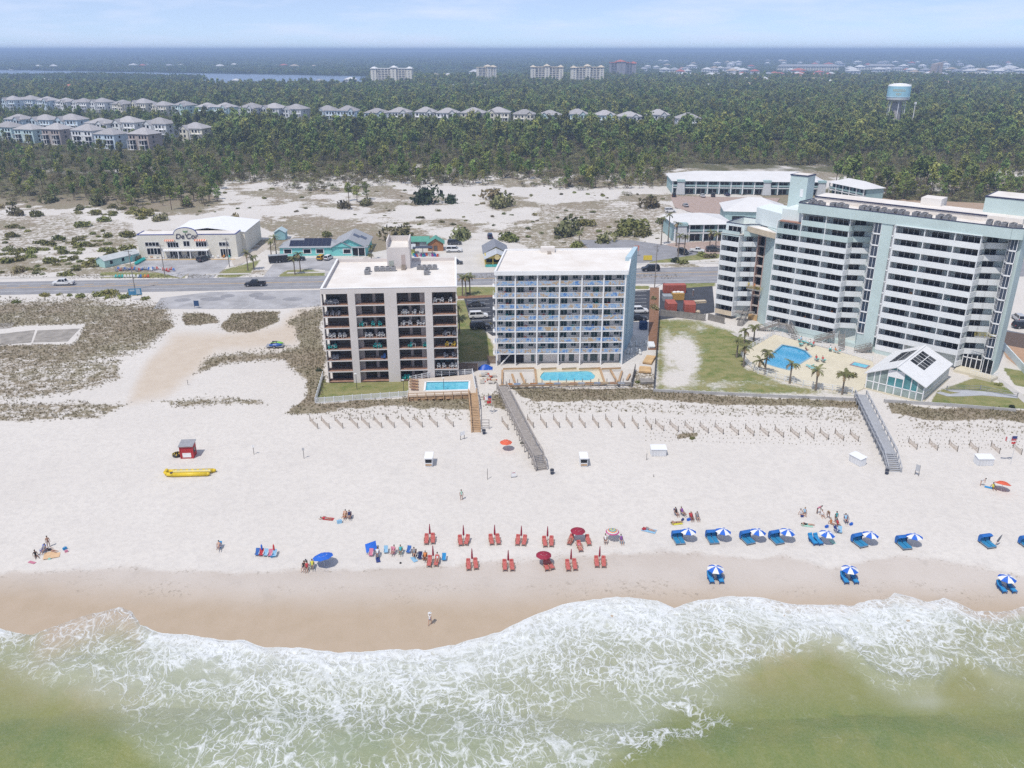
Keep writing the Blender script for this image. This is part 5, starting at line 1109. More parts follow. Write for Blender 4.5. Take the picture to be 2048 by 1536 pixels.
# --- where the trees stand
HX = np.array(HOUSES)
def clear_of_houses(x, y_, extra=0.0):
    ok = np.ones(x.shape, bool)
    for hx, hy, r_ in HOUSES:
        near = hy < 1500
        ok &= ~(((x-hx)**2+(y_-hy-4)**2) < (r_+extra)**2)
    return ok
def inpoly(u, v, poly): return pmask(u, v, poly, .01) > .5
rn = np.random.RandomState(5)
def pix(x, y_): dep_ = y_*CT+CAMH*ST; return 1024+FPX*x/dep_, 768+FPX*(-y_*ST+CAMH*CT)/dep_
N1 = 190000
Yt = np.sqrt(rn.uniform(380**2, 2150**2, N1)); Xt = rn.uniform(-1, 1, N1)*(Yt*.78+20); Ut, Vt = pix(Xt, Yt)
clus = fbm(Xt/38, Yt/38, 3); clus2 = fbm(Xt/13+40, Yt/13, 2)
prob = np.zeros(N1)
z1 = (Vt < 362+60*(clus-.5)) & (Vt > 306); prob[z1] = (.75+.9*smooth(.40, .58, clus))[z1]
z2 = (Vt <= 306) & (Vt > 250); prob[z2] = (.35+1.0*smooth(.38, .55, clus))[z2]
z3 = Vt <= 250; prob[z3] = (.30+.6*smooth(.36, .52, clus))[z3]
left = inpoly(Ut, Vt, [(-300,330),(440,330),(445,385),(430,412),(330,420),(180,412),(100,396),(-300,400)]); prob[left] = np.maximum(prob, 1.0*smooth(.38, .56, clus)+.35)[left]
rgt = inpoly(Ut, Vt, [(1640,372),(2400,372),(2400,412),(1720,400)]); prob[rgt] = .8
prob *= .55+.75*smooth(.35, .65, clus2)
prob[inpoly(Ut, Vt, [(1330,380),(1660,380),(1700,350),(1660,332),(1380,328),(1335,345)])] = 0
prob[inpoly(Ut, Vt, [(1955,345),(2048,343),(2100,360),(1960,358)])] *= .03
prob[inpoly(Ut, Vt, [(0,212),(300,225),(620,245),(610,252),(300,240),(0,226)])] *= .35
prob[inpoly(Ut, Vt, [(0,280),(330,297),(420,300),(400,306),(200,304),(0,296)])] *= .2
prob[inpoly(Ut, Vt, [(0,258),(420,284),(420,292),(0,268)])] *= .3
prob[inpoly(Ut, Vt, [(640,246),(1400,254),(1400,262),(640,254)])] *= .6
prob[inpoly(Ut, Vt, [(860,178),(1030,178),(1050,186),(860,186)])] *= .15
prob[inpoly(Ut, Vt, BAY)] = 0; prob[inpoly(Ut, Vt, [(-900,150),(0,150),(150,150),(400,156),(430,163),(640,163),(740,160),(745,172),(430,174),(400,168),(150,162),(0,166),(-900,168)])] = 0
keep = (rn.rand(N1) < prob*.62) & clear_of_houses(Xt, Yt, 1) & (np.hypot(Xt-WT[0], Yt-WT[1]) > 16)
Xt, Yt, Ut, Vt, z1 = Xt[keep], Yt[keep], Ut[keep], Vt[keep], (z1 | left)[keep]
nT = len(Xt)
kind = np.where(z1, np.where(rn.rand(nT) < .62, 4+rn.randint(0, 3, nT), rn.randint(0, 4, nT)), np.where(rn.rand(nT) < .1, 4+rn.randint(0, 3, nT), rn.randint(0, 4, nT)))
sc_ = np.where(z1, np.where(kind >= 4, rn.uniform(.4, 1.0, nT), rn.uniform(.55, 1.0, nT)), rn.uniform(.8, 1.25, nT)); sc_ = np.where((kind >= 4) & (Vt < 300), sc_*1.7, sc_); sc_ = np.where(Vt < 240, sc_*1.15, sc_); sc_ = np.where((Vt < 300) & (Vt > 240), sc_*1.12, sc_)
low = np.zeros(nT, bool)
for pl_ in ([(-50,212),(300,226),(625,244),(625,262),(300,250),(-50,240)], [(-50,258),(430,282),(430,318),(-50,318)], [(640,246),(1400,256),(1400,270),(640,264)], [(-50,240),(420,262),(420,280),(-50,262)], [(-900,150),(420,158),(760,164),(760,178),(420,178),(-900,172)]): low |= inpoly(Ut, Vt, pl_)
sc_ = np.where(low, sc_*.56, sc_); sc_ = sc_*rn.uniform(.72, 1.22, nT)
rotz = rn.uniform(0, 6.28, nT)
# the three hundred that show largest stand alone; the rest of the wood is one mass
hh = np.array([11, 9, 12.5, 8, 4.2, 3.2, 5.5])[kind]*sc_
size = hh/Yt*((Ut > 5) & (Ut < 2043)); isp = kind < 4
def individuals(sel, n, meshes, off, name, label, cat, group):
    ix = np.where(sel)[0]; ix = ix[np.argsort(-size[ix])][:n]
    for j in ix:
        o = thing(name, label, cat, (Xt[j], Yt[j], 0), rotz[j], group); o.scale = (sc_[j],)*3
        link('trunk', meshes[kind[j]-off][0], o); link('crown', meshes[kind[j]-off][1], o)
    return ix
for i, (u, v, h_, k) in enumerate([(365,405,8,0),(388,401,9,3),(404,408,8,1),(420,403,7.5,0),(240,396,8,2),(214,401,7,1),(300,392,8,3),(150,396,7.5,0),(330,400,7,1),(270,404,6.5,3),(190,392,8,2),(436,398,6.5,1),(698,402,8.5,0),(714,403,7.5,1),(734,399,8,3),(60,392,7.5,1),(110,398,7,3),(1395,372,8,0)]):
    x, y_ = P(u, v); o = thing('pine_tree', 'separate pine standing on the white sand, %s counted along the field edge' % ORD[i], 'tree', (x, y_, 0), i, 'lone pines on the sand field'); s_ = h_/[11, 9, 12.5, 8][k]; o.scale = (s_*1.25, s_*1.25, s_); link('trunk', pine_me[k][0], o); link('crown', pine_me[k][1], o)
used = np.zeros(nT, bool)
used[individuals(isp & (Ut < 700), 110, pine_me, 0, 'pine_tree', 'green pine in the near edge of the wood at the left', 'tree', 'near pines at the left')] = True
used[individuals(isp & (Ut >= 700) & (Ut < 1400), 100, pine_me, 0, 'pine_tree', 'green pine in the near edge of the wood at mid picture', 'tree', 'near pines at mid picture')] = True
used[individuals(isp & (Ut >= 1400), 90, pine_me, 0, 'pine_tree', 'green pine in the near edge of the wood behind the hotel', 'tree', 'near pines behind the hotel')] = True
used[individuals(~isp & (Ut < 900), 120, oak_me, 4, 'scrub_oak', 'olive scrub oak at the sandy edge of the wood at the left', 'tree', 'scrub oaks at the left')] = True
used[individuals(~isp & (Ut >= 900), 110, oak_me, 4, 'scrub_oak', 'olive scrub oak at the sandy edge of the wood at the right', 'tree', 'scrub oaks at the right')] = True
m_ = ~used
N3 = 60000; Yb = np.sqrt(rn.uniform(405**2, 760**2, N3)); Xb = rn.uniform(-1, 1, N3)*(Yb*.76); Ub, Vb = pix(Xb, Yb); cb_ = fbm(Xb/16+5, Yb/16, 3)
pb_ = np.where(Vb < 372+70*(fbm(Xb/30, Yb/30, 3)-.5), (.35+.75*smooth(.38, .55, cb_))*(.3+.7*smooth(385, 345, Vb)), 0); pb_ = np.maximum(pb_, inpoly(Ub, Vb, [(-300,330),(440,335),(445,385),(420,405),(330,415),(180,410),(-300,400)])*(.1+.5*smooth(.45, .6, cb_))); pb_ = np.maximum(pb_, .8*inpoly(Ub, Vb, [(1640,372),(2400,372),(2400,410),(1720,400)]))
pb_[inpoly(Ub, Vb, [(1330,392),(1660,392),(1700,350),(1660,332),(1380,328),(1335,345)])] = 0; pb_[inpoly(Ub, Vb, [(1955,343),(2100,343),(2100,360),(1960,360)])] = 0
kb = (rn.rand(N3) < pb_*.6) & clear_of_houses(Xb, Yb, 2); Xb, Yb = Xb[kb], Yb[kb]; sb_ = rn.uniform(.25, .8, len(Xb))
scatter('scrub', np.stack([Xb, Yb, Xb*0-.3], -1), np.stack([Xb*0, Xb*0, rn.uniform(0, 6.28, len(Xb))], -1), np.stack([sb_*1.25, sb_*1.25, sb_*.8], -1), 4+rn.randint(0, 3, len(Xb)), 'olive and brown scrub filling the sandy edge of the wood')
scatter('forest', np.stack([Xt, Yt, Xt*0], -1)[m_], np.stack([Xt*0, Xt*0, rotz], -1)[m_], np.stack([sc_]*3, -1)[m_], kind[m_], 'dense pine wood stretching inland behind the dunes')
# far canopy
N2 = 52000; Yf = np.exp(rn.uniform(math.log(2000), math.log(13500), N2)); Xf = rn.uniform(-1, 1, N2)*(Yf*.74); Uf, Vf = pix(Xf, Yf)
kf = ~inpoly(Uf, Vf, [(u, v+.8 if v > 150 else v) for u, v in BAY]) & clear_of_houses(Xf, Yf, 6)
kf &= ~((Yf < 5200) & (Uf > 1290) & (rn.rand(N2) < .25*smooth(.45, .6, fbm(Xf/120, Yf/160, 3))*2))
Xf, Yf = Xf[kf], Yf[kf]; s_ = Yf/2000*rn.uniform(.5, .85, len(Xf)); zs = rn.uniform(.75, 1.25, len(Xf))*(1+.25*(Yf > 5000)); Uf, Vf = pix(Xf, Yf); town = inpoly(Uf, Vf, [(1280,122),(2300,122),(2300,178),(1280,180)]) | inpoly(Uf, Vf, [(830,140),(1050,140),(1050,172),(830,172)]); zs = np.where(town, zs*.42, zs)
Zf = smooth(3500, 12500, Yf)*(24+22*np.clip(np.abs(Xf)/(.6*Yf), 0, 1.2)**1.5)*.95
scatter('far_forest', np.stack([Xf, Yf, Zf], -1), np.stack([Xf*0, Xf*0, rn.uniform(0, 6.28, len(Xf))], -1), np.stack([s_, s_, zs], -1), 7+rn.randint(0, 3, len(Xf)), 'far hazy wooded land up to the horizon')
# ---------------------------------------------------------------- shrubs on the sand
def shrub(seed, n_cl, per, flat_=.55, sz=.17):
    rs_.seed(seed); b_ = MB()
    lob = [(rs_.uniform(-.5, .5), rs_.uniform(-.5, .5), rs_.uniform(.45, .7)) for _ in range(4)]
    for i in range(n_cl*per):
        lx, ly, lr = rs_.choice(lob); v = Vector((rs_.gauss(0, 1), rs_.gauss(0, 1), abs(rs_.gauss(0, 1)))).normalized()*lr*rs_.random()**.25
        leaf(b_, (lx+v.x, ly+v.y, .02+v.z*flat_*1.6), sz, 0, .6)
    return b_
SHR = [shrub(51+i, 20, 13).mesh('dune_shrub', bush_leaf) for i in range(4)]; SHRD = [shrub(61+i, 20, 14, .75).mesh('dune_shrub', dark_leaf) for i in range(2)]; SHRO = [shrub(71+i, 20, 13, .7).mesh('dune_shrub', oak_leaf) for i in range(2)]
big = [(285,430,20,0),(170,452,15,0),(206,442,14,0),(75,432,15,0),(60,507,13,0),(20,472,12,0),(165,492,14,0),(130,507,12,0),(252,472,16,0),(250,500,15,0),(222,507,12,0),(95,522,12,0),(150,541,10,0),(320,441,14,2),(375,412,14,2),(655,472,12,0),(796,478,28,2),(926,478,24,2),(1020,482,24,0),(1270,455,28,0),(1300,414,22,2),(1332,446,16,0),(1210,484,20,2),(1130,467,32,2),(1150,494,16,0),(848,406,30,1),(905,406,16,1),(1000,412,26,2),(985,396,20,2),(30,430,16,2),(120,480,14,0),(40,545,13,2),(275,520,10,2),(1175,450,18,0),(1240,470,22,0),(1285,470,20,0),(690,416,16,2),(730,410,14,2),(560,470,12,2),(470,440,12,2),(100,404,18,2),(200,408,18,2)]
for i, (u, v, r_, k) in enumerate(big):
    x, y_ = P(u, v); s_ = 1.2*r_/(FPX/(y_*CT+CAMH*ST)); me = [SHR, SHRD, SHRO][k][i % 2]
    side = 'left of the furniture store' if u < 300 else ('near the motel' if u > 1120 else 'in mid field')
    tag(link('dune_shrub', me, None, (x, y_, 0), rs_.random()*6, (s_, s_*.9, s_*(1.15 if k else 1.0))), '%s rounded shrub on white sand %s' % (['yellow green', 'dark green', 'olive brown'][k], side), 'shrub', '%s shrubs %s' % (['yellow green', 'dark green', 'olive brown'][k], side))
cnt = 0
while cnt < 300:
    u = rs_.uniform(-10, 290) if rs_.random() < .42 else rs_.uniform(-10, 1340); v = rs_.uniform(368, 552)
    if inpoly(np.array([u]), np.array([v]), [(205,440),(560,440),(1020,462),(1060,500),(1060,560),(370,560),(270,545)])[0] or (u > 1150 and v > 478) or (u > 330 and v > 500): continue
    if u < 330 and v > 505 and rs_.random() < .4: continue
    x, y_ = P(u, v)
    if vnoise(np.array([x/30]), np.array([y_/30]))[0] < .35: continue
    s_ = rs_.uniform(.6, 1.6)*(1.9 if u < 300 and rs_.random() < .75 else 1.0); far_ = 'behind the roadside shops' if u > 330 else 'in the dune field at the left'
    tag(link('dune_shrub', rs_.choice(SHR if rs_.random() < (.85 if u < 300 else .5) else SHRO), None, (x, y_, -.1), rs_.random()*6, (s_, s_, s_*rs_.uniform(.6, 1.05))), 'small low shrub scattered on the sand '+far_, 'shrub', 'small low shrubs '+far_); cnt += 1
for i, (u, v, r_) in enumerate([(88,592,12),(195,592,16),(225,590,20),(165,594,12),(252,596,14),(292,598,10),(270,590,13),(30,606,10),(213,597,8),(140,592,7),(118,590,6)]):
    x, y_ = P(u, v); s_ = r_/6.2; tag(link('palmetto', SHR[i % 4], None, (x, y_, 0), i, (s_, s_*.8, s_*.95)), 'spiky palmetto clump on the beach side of the road at the left', 'shrub', 'palmettos along the road')
for i, (u, v, r_, k, lab) in enumerate([(1352,524,14,1,'dark clipped bush between palms before the front motel'),(1362,527,16,0,'low rounded hedge round the palms before the front motel'),(1405,512,17,0,'leafy bush by the motel forecourt'),(1420,515,14,2,'olive bush nearest the hotel wing across the road'),(1308,598,9,2,'brown yucca in the mulch bed, farther one'),(1308,618,13,2,'large spiky yucca in the mulch bed, nearer one'),(1690,752,24,0,'trimmed low hedge island on the hotel pool deck'),(1996,770,10,0,'clipped round hedge beside the hotel terrace'),(2022,815,9,1,'dark shrub on the dune wall at the right'),(640,742,8,1,'green shrub at the left corner of the pale condominium'),(1280,765,11,0,'bright green bush beside the gray slat fence'),(1385,875,8,0,'lone tuft of dune grass on the open beach'),(1045,885,6,1,'dark shrub under the long gray boardwalk'),(935,588,5,1,'dark bush under the palm trio'),(740,512,8,2,'palm like shrub behind the pale condominium roof'),(980,648,6,2,'yellowish yucca at the parking edge by the white condominium'),(1320,655,5,0,'small shrub along the dark fence of the hotel lawn')]):
    x, y_ = P(u, v); s_ = r_/(FPX/(y_*CT+CAMH*ST)); tag(link('bush', [SHR, SHRD, SHRO][k][i % 2], None, (x, y_, gz(x, y_)), i, (s_, s_*.8, s_*(.9 if k else .7))), lab, 'bush')
# ---------------------------------------------------------------- palms
def palm(seed, h_, fr=15):
    rs_.seed(seed); tr_ = MB(); bx2 = rs_.uniform(-.3, .3); tr_.path([(0, 0, -.2), (bx2*.4, 0, h_*.5), (bx2, .1, h_)], [.24, .17, .2], 7)
    cr = MB(); c = Vector((bx2, .1, h_))
    for i in range(fr):
        a = i*2.399+rs_.uniform(-.2, .2); el = rs_.uniform(-.55, 1.1); L_ = rs_.uniform(1.5, 2.1); d = Vector((math.cos(a), math.sin(a), 0)); prev = c; n = 6; dry = el < -.3
        for k in range(n):
            ang = el-1.5*(k/n)**1.3; nx = prev+(d*math.cos(ang)+Vector((0, 0, math.sin(ang))))*L_/n; sd = Vector((-d.y, d.x, 0)); wd = .42*math.sin(math.pi*(k+.8)/(n+.9))
            for s_ in (-1, 1):
                cr.add([prev, nx, prev*.35+nx*.65+sd*s_*wd+Vector((0, 0, -.12))], [(0, 1, 2)], 1 if dry else 0)
                cr.add([prev, nx, prev*.9+nx*.1+sd*s_*wd*.9+Vector((0, 0, -.16))], [(0, 1, 2)], 1 if dry else 0)
            prev = nx
    return tr_.mesh('trunk', palm_bark), cr.mesh('crown', [palm_leaf, dry_frond])
PLM = [palm(81, 5.0), palm(82, 5.0), palm(83, 5.0, 19)]
def put_palm(i, u, v, h_, lab, group=None, cs=1.0):
    x, y_ = P(u, v); o = thing('palm_tree', lab, 'palm tree', (x, y_, gz(x, y_)), i*1.3, group); tm, cm = PLM[i % 3]
    link('trunk', tm, o, scale=(1, 1, h_/5.0)); c_ = link('crown', cm, o); c_.location = (0, 0, h_-5.0*1); c_.scale = (cs, cs, 1)
plist = [(925,592,5.6,'left palm of the trio between the two condominiums'),(932,593,6.0,'middle palm of the trio between the two condominiums'),(940,590,5.8,'right palm of the trio between the two condominiums'),(919,668,4.2,'nearest palm along the right wall of the pale condominium'),(917,640,3.4,'short palm along the right wall of the pale condominium'),(590,549,5.5,'left palm on the grass island before the teal office'),(601,543,6.0,'right palm on the grass island before the teal office'),(496,541,6.0,'taller palm on the verge right of the store lot'),(508,539,4.4,'shorter palm on the verge right of the store lot'),(543,514,5.6,'left palm beside the sandy track'),(553,510,6.4,'right palm beside the sandy track'),(1322,490,10,'tall slim palm left of the front motel'),(1336,484,10.5,'tallest palm at the stone corner of the front motel'),(1356,513,7.5,'left palm rising from the dark bush before the motel'),(1368,511,7,'right palm rising from the dark bush before the motel'),(1352,492,8.5,'palm against the stone corner of the front motel'),(1419,494,5.5,'left palm of the pair at the motel forecourt'),(1431,496,5.5,'right palm of the pair at the motel forecourt'),(1473,715,4.6,'palm at the left edge of the hotel pool terrace'),(1487,734,4.8,'palm at the near left corner of the pool terrace'),(1507,683,4.0,'palm on the lawn nearest the hotel stairs'),(1488,688,3.6,'palm on the lawn left of the pool fence corner'),(1516,742,2.6,'short palm outside the hotel pool fence'),(1529,751,5.6,'palm standing before the left side of the hotel pool'),(1579,767,4.6,'palm before the near corner of the hotel pool'),(1631,781,4.8,'palm outside the fence before the sun loungers'),(1684,789,4.8,'palm before the trimmed hedge island'),(1158,492,5,'palm by the empty lot right of the big bush'),(743,520,4.5,'palm showing behind the roof of the pale condominium'),(1300,412,5,'palm at the edge of the dune field by the motel')]
for i, (u, v, h_, lab) in enumerate(plist): put_palm(i, u, v, h_, lab, None, 1.15)
# ---------------------------------------------------------------- dune grass
vi = np.where((veg.reshape(-1) > .36) & (YY.reshape(-1) < 265) & (YY.reshape(-1) > 130))[0]; area = (YY.reshape(-1)[vi])**2; pr = (veg.reshape(-1)[vi]**2)*area; pr /= pr.sum()
pick = rn.choice(vi, 24000, p=pr); b_v = []; b_f = []
px_, py_, pz_ = XX.reshape(-1)[pick]+rn.uniform(-.5, .5, 24000), YY.reshape(-1)[pick]+rn.uniform(-.5, .5, 24000), ZZ.reshape(-1)[pick]
nb = 5; a = rn.uniform(0, 6.28, (24000, nb)); hgt = rn.uniform(.18, .48, (24000, nb)); ln = rn.uniform(.05, .4, (24000, nb)); wdt = rn.uniform(.03, .08, (24000, nb))
bx3 = px_[:, None]+.12*np.cos(a*3); by3 = py_[:, None]+.12*np.sin(a*3); bz3 = np.repeat(pz_[:, None], nb, 1)-.03
v0 = np.stack([bx3-wdt*np.sin(a), by3+wdt*np.cos(a), bz3], -1); v1 = np.stack([bx3+wdt*np.sin(a), by3-wdt*np.cos(a), bz3], -1); v2 = np.stack([bx3+ln*np.cos(a), by3+ln*np.sin(a), bz3+hgt], -1)
vv = np.stack([v0, v1, v2], 2).reshape(-1, 3); nf = len(vv)//3
me = bpy.data.meshes.new('dune_grass'); me.vertices.add(len(vv)); me.vertices.foreach_set('co', vv.reshape(-1).astype(np.float32)); me.loops.add(nf*3); me.loops.foreach_set('vertex_index', np.arange(nf*3, dtype=np.int32)); me.polygons.add(nf); me.polygons.foreach_set('loop_start', np.arange(0, nf*3, 3, dtype=np.int32)); me.update(calc_edges=True)
me.materials.append(mat('dry_grass', (.215, .168, .105), rough=.9, var=.4, scale=.18, col2=(.16, .145, .07))); g_ = link('dune_grass', me); g_['label'] = 'dry brown and green dune grass on the sand'; stuff(g_)
# planted sprigs in rows along the fore dune
b_ = MB()
for u in np.arange(1290, 2046, 9.5):
    for q in range(7):
        v = 838+q*7.0+.025*(u-1290)+rs_.uniform(-2, 2)
        if 1725 < u < 1790: continue
        x, y_, z = PG(u+rs_.uniform(-3, 3)+(q % 2)*4, v)
        for k in range(3): a_ = rs_.random()*6.28; b_.add([(x-.05, y_, z), (x+.05, y_, z), (x+.16*math.cos(a_), y_+.16*math.sin(a_), z+rs_.uniform(.15, .32))], [(0, 1, 2)])
g_ = b_.build('planted_grass', MATS['dry_grass']); g_['label'] = 'planted sprigs of dune grass in dotted rows'; stuff(g_)
# ================================================================ HAZE
def haze(density):
    b_ = MB().box(-16000, 16000, -2300, 16500, -8, 84); m_ = bpy.data.materials.new('haze'); m_.use_nodes = True; t_ = m_.node_tree
    for n_ in list(t_.nodes):
        if n_.type != 'OUTPUT_MATERIAL': t_.nodes.remove(n_)
    pv_ = t_.nodes.new('ShaderNodeVolumePrincipled'); pv_.inputs['Color'].default_value = (.52, .70, 1.0, 1); pv_.inputs['Density'].default_value = density; pv_.inputs['Anisotropy'].default_value = 0.0
    t_.links.new(pv_.outputs[0], t_.nodes['Material Output'].inputs['Volume'])
    o = b_.build('haze', m_); o['label'] = 'pale blue sea haze lying over the land'; stuff(o); m_.cycles.homogeneous_volume = True if hasattr(m_.cycles, 'homogeneous_volume') else None
haze(2.4e-4)
# ================================================================ VEHICLES
tyre_m = mat('tyre_rubber', (.02, .02, .02), rough=.9); rim_m = mat('wheel_alloy', (.40, .40, .42), rough=.35, metal=.7); car_gl = glass('car_glass', (.012, .014, .018), .05); lampw = mat('headlamp', (.7, .7, .68), rough=.2); lampr = mat('tail_lamp', (.35, .02, .02), rough=.3)
def paint(nm, c): return mat('car_paint_'+nm, c, rough=.28, var=.04, spec=.55)
TY = MB().lathe([(.001, -.12), (.27, -.12), (.37, -.11), (.39, 0), (.37, .11), (.27, .12), (.001, .12)], n=14).mesh('tyre', tyre_m); RM = MB().lathe([(.001, -.135), (.2, -.14), (.25, -.125), (.25, .125), (.2, .14), (.001, .135)], n=10).mesh('rim', rim_m)
def loft(b_, secs, m=0):
    n = len(secs[0]); o = len(b_.v)
    for s_ in secs: b_.v += [tuple(p) for p in s_]
    for i in range(len(secs)-1):
        for k in range(n): b_.f.append((o+i*n+k, o+i*n+(k+1) % n, o+(i+1)*n+(k+1) % n, o+(i+1)*n+k)); b_.m.append(m)
    b_.f.append(tuple(o+k for k in range(n))[::-1]); b_.m.append(m); b_.f.append(tuple(o+(len(secs)-1)*n+k for k in range(n))); b_.m.append(m)
    return b_
def sec(x, w_, z0, z1, tw): return [(x, -w_, z0), (x, w_, z0), (x, w_, (z0+z1)*.5), (x, tw, z1), (x, -tw, z1), (x, -w_, (z0+z1)*.5)]
def vehicle(kind, col, label, cat, loc, rz, group=None, s_=1.08):
    o = thing({'pickup': 'pickup_truck', 'suv': 'parked_suv', 'sedan': 'parked_car'}[kind], label, cat, loc, rz, group); o.scale = (s_,)*3
    L_ = {'pickup': 5.8, 'suv': 4.9, 'sedan': 4.6}[kind]; W = .97; h0 = .42 if kind != 'sedan' else .3; bz = {'pickup': 1.12, 'suv': 1.1, 'sedan': .92}[kind]; rz_ = {'pickup': 1.85, 'suv': 1.78, 'sedan': 1.42}[kind]
    x0, x1 = -L_/2, L_/2      # front is +x
    bd = MB(); bo = .06
    if kind == 'pickup':
        loft(bd, [sec(x1, .8, h0+.1, .8, .75), sec(x1-.15, W, h0, 1.02, .88), sec(x1-1.45, W, h0, bz+.06, .9), sec(x1-3.7, W, h0, bz, .92), sec(x1-3.75, W, h0, .75, .94), sec(x0+.08, W, h0, .75, .94), sec(x0, .92, h0+.1, .75, .9)])
        bd.box(x0, x1-3.72, -W, -W+.1, .7, bz+.04).box(x0, x1-3.72, W-.1, W, .7, bz+.04).box(x0, x0+.1, -W+.1, W-.1, .7, bz+.04)
        cab = [(x1-1.35, .88, bz), (x1-2.05, .72, rz_), (x1-3.45, .72, rz_), (x1-3.72, .86, bz)]
    elif kind == 'suv':
        loft(bd, [sec(x1, .8, h0+.1, .78, .75), sec(x1-.15, W, h0, .98, .86), sec(x1-1.2, W, h0, bz+.03, .9), sec(x0+.15, W, h0, bz, .9), sec(x0, .88, h0+.1, bz-.1, .85)])
        cab = [(x1-1.1, .86, bz), (x1-1.85, .7, rz_), (x0+.35, .7, rz_-.04), (x0+.05, .84, bz)]
    else:
        loft(bd, [sec(x1, .75, h0+.1, .62, .7), sec(x1-.2, W*.94, h0, .76, .8), sec(x1-1.25, W*.95, h0, bz, .85), sec(x0+.9, W*.95, h0, bz+.02, .85), sec(x0+.1, W*.93, h0, bz-.04, .8), sec(x0, .8, h0+.1, .8, .75)])
        cab = [(x1-1.15, .82, bz), (x1-1.95, .62, rz_), (x0+1.5, .62, rz_-.03), (x0+.65, .8, bz)]
    bd.build('body', col, o)
    c = cab; g_ = MB(); g_.add([(p[0], s__*p[1], p[2]) for p in c for s__ in (-1, 1)], [(0, 1, 3, 2), (4, 5, 7, 6), (0, 2, 4, 6), (1, 7, 5, 3)])
    g_.build('windows', car_gl, o)
    rf_ = MB().box(c[2][0]-.05, c[1][0]+.05, -c[1][1]-.02, c[1][1]+.02, rz_-.05, rz_+.03)
    for s__ in (-1, 1):
        for q in range(4): p = [c[0], c[1], c[2], c[3]][q]
        rf_.beam((c[0][0], s__*c[0][1], c[0][2]), (c[1][0], s__*c[1][1], c[1][2]), .09, .07).beam((c[3][0], s__*c[3][1], c[3][2]), (c[2][0], s__*c[2][1], c[2][2]), .12, .1)
        xm = (c[1][0]+c[2][0])/2; rf_.beam((xm, s__*(c[0][1]+.01), c[0][2]), (xm, s__*(c[1][1]+.01), rz_), .1, .06)
    rf_.build('roof', col, o)
    for xx in (x1-.95, x0+1.0):
        for s__ in (-1, 1):
            w_ = link('wheel', None, o, (xx, s__*(W-.1), .39)); w_.rotation_euler = (math.pi/2, 0, 0); link('tyre', TY, w_); link('rim', RM, w_)
    for s__ in (-1, 1):
        MB().cbox(x1-.05, s__*.62, .72 if kind != 'sedan' else .58, .1, .36, .16).build('headlight', lampw, o); MB().cbox(x0+.01, s__*.78, .9 if kind != 'sedan' else .75, .08, .2, .26).build('tail_light', lampr, o)
    MB().box(x1-.1, x1+.06, -.8, .8, h0+.02, h0+.22).box(x0-.06, x0+.1, -.8, .8, h0+.02, h0+.22).build('bumper', mat('bumper_dark', (.08, .08, .085)), o)
    return o
blk, wht, dgr, yel, slv, red_c, blu_c = paint('black', (.012, .012, .014)), paint('white', (.68, .68, .68)), paint('dark_grey', (.05, .052, .058)), paint('yellow', (.62, .36, .02)), paint('silver', (.42, .43, .45)), paint('red', (.35, .03, .03)), paint('navy', (.02, .035, .09))
RA = math.atan(.078)
def vp(u, v, z=.04): x, y_ = P(u, v); return (x, y_, z)
vehicle('pickup', wht, 'white pickup truck driving on the road at far left', 'pickup', vp(128, 570), RA+math.pi)
vehicle('pickup', blk, 'black pickup truck driving on the road before the store lot', 'pickup', vp(511, 572), RA+math.pi)
vehicle('suv', blk, 'black car driving on the road right of the white condominium', 'car', vp(1301, 542), RA+math.pi, None, 1.2)
vehicle('suv', dgr, 'dark grey car parked before the furniture store balcony', 'car', vp(407, 522), R(70))
vehicle('pickup', blk, 'black truck parked behind the black trailer at the teal office', 'pickup', vp(592, 521), R(8))
vehicle('suv', yel, 'yellow car parked before the teal office', 'car', vp(643, 519), R(78), None, .95)
vehicle('suv', wht, 'white car parked right of the yellow car', 'car', vp(657, 519), R(78), None, .95)
vehicle('suv', dgr, 'dark car at the back of the shell lot', 'car', vp(909, 489), R(2)); vehicle('suv', wht, 'white large car in the shell lot before the dark one', 'car', vp(908, 504), R(2), None, 1.2)
vehicle('pickup', dgr, 'dark grey truck half hidden behind the pale condominium roof', 'pickup', vp(910, 528), R(-6), None, .9)
vehicle('sedan', dgr, 'dark sedan parked farthest of the three by the white condominium', 'car', vp(952, 612), R(8)); vehicle('suv', wht, 'white car parked middle of the three by the white condominium', 'car', vp(957, 636), R(8)); vehicle('suv', blk, 'black car parked nearest of the three by the white condominium', 'car', vp(960, 657), R(8))
vehicle('suv', wht, 'white van like car right of the white condominium', 'car', vp(1277, 626), R(6)); vehicle('sedan', blk, 'black sedan right of the white condominium before the white car', 'car', vp(1275, 640), R(6))
vehicle('suv', blk, 'black car parked behind the dark bush before the motel', 'car', vp(1366, 508), R(-70)); vehicle('pickup', wht, 'white truck on the motel forecourt', 'pickup', vp(1394, 504), R(-15), None, .9); vehicle('suv', dgr, 'dark car by the palm pair on the motel forecourt', 'car', vp(1426, 503), R(0))
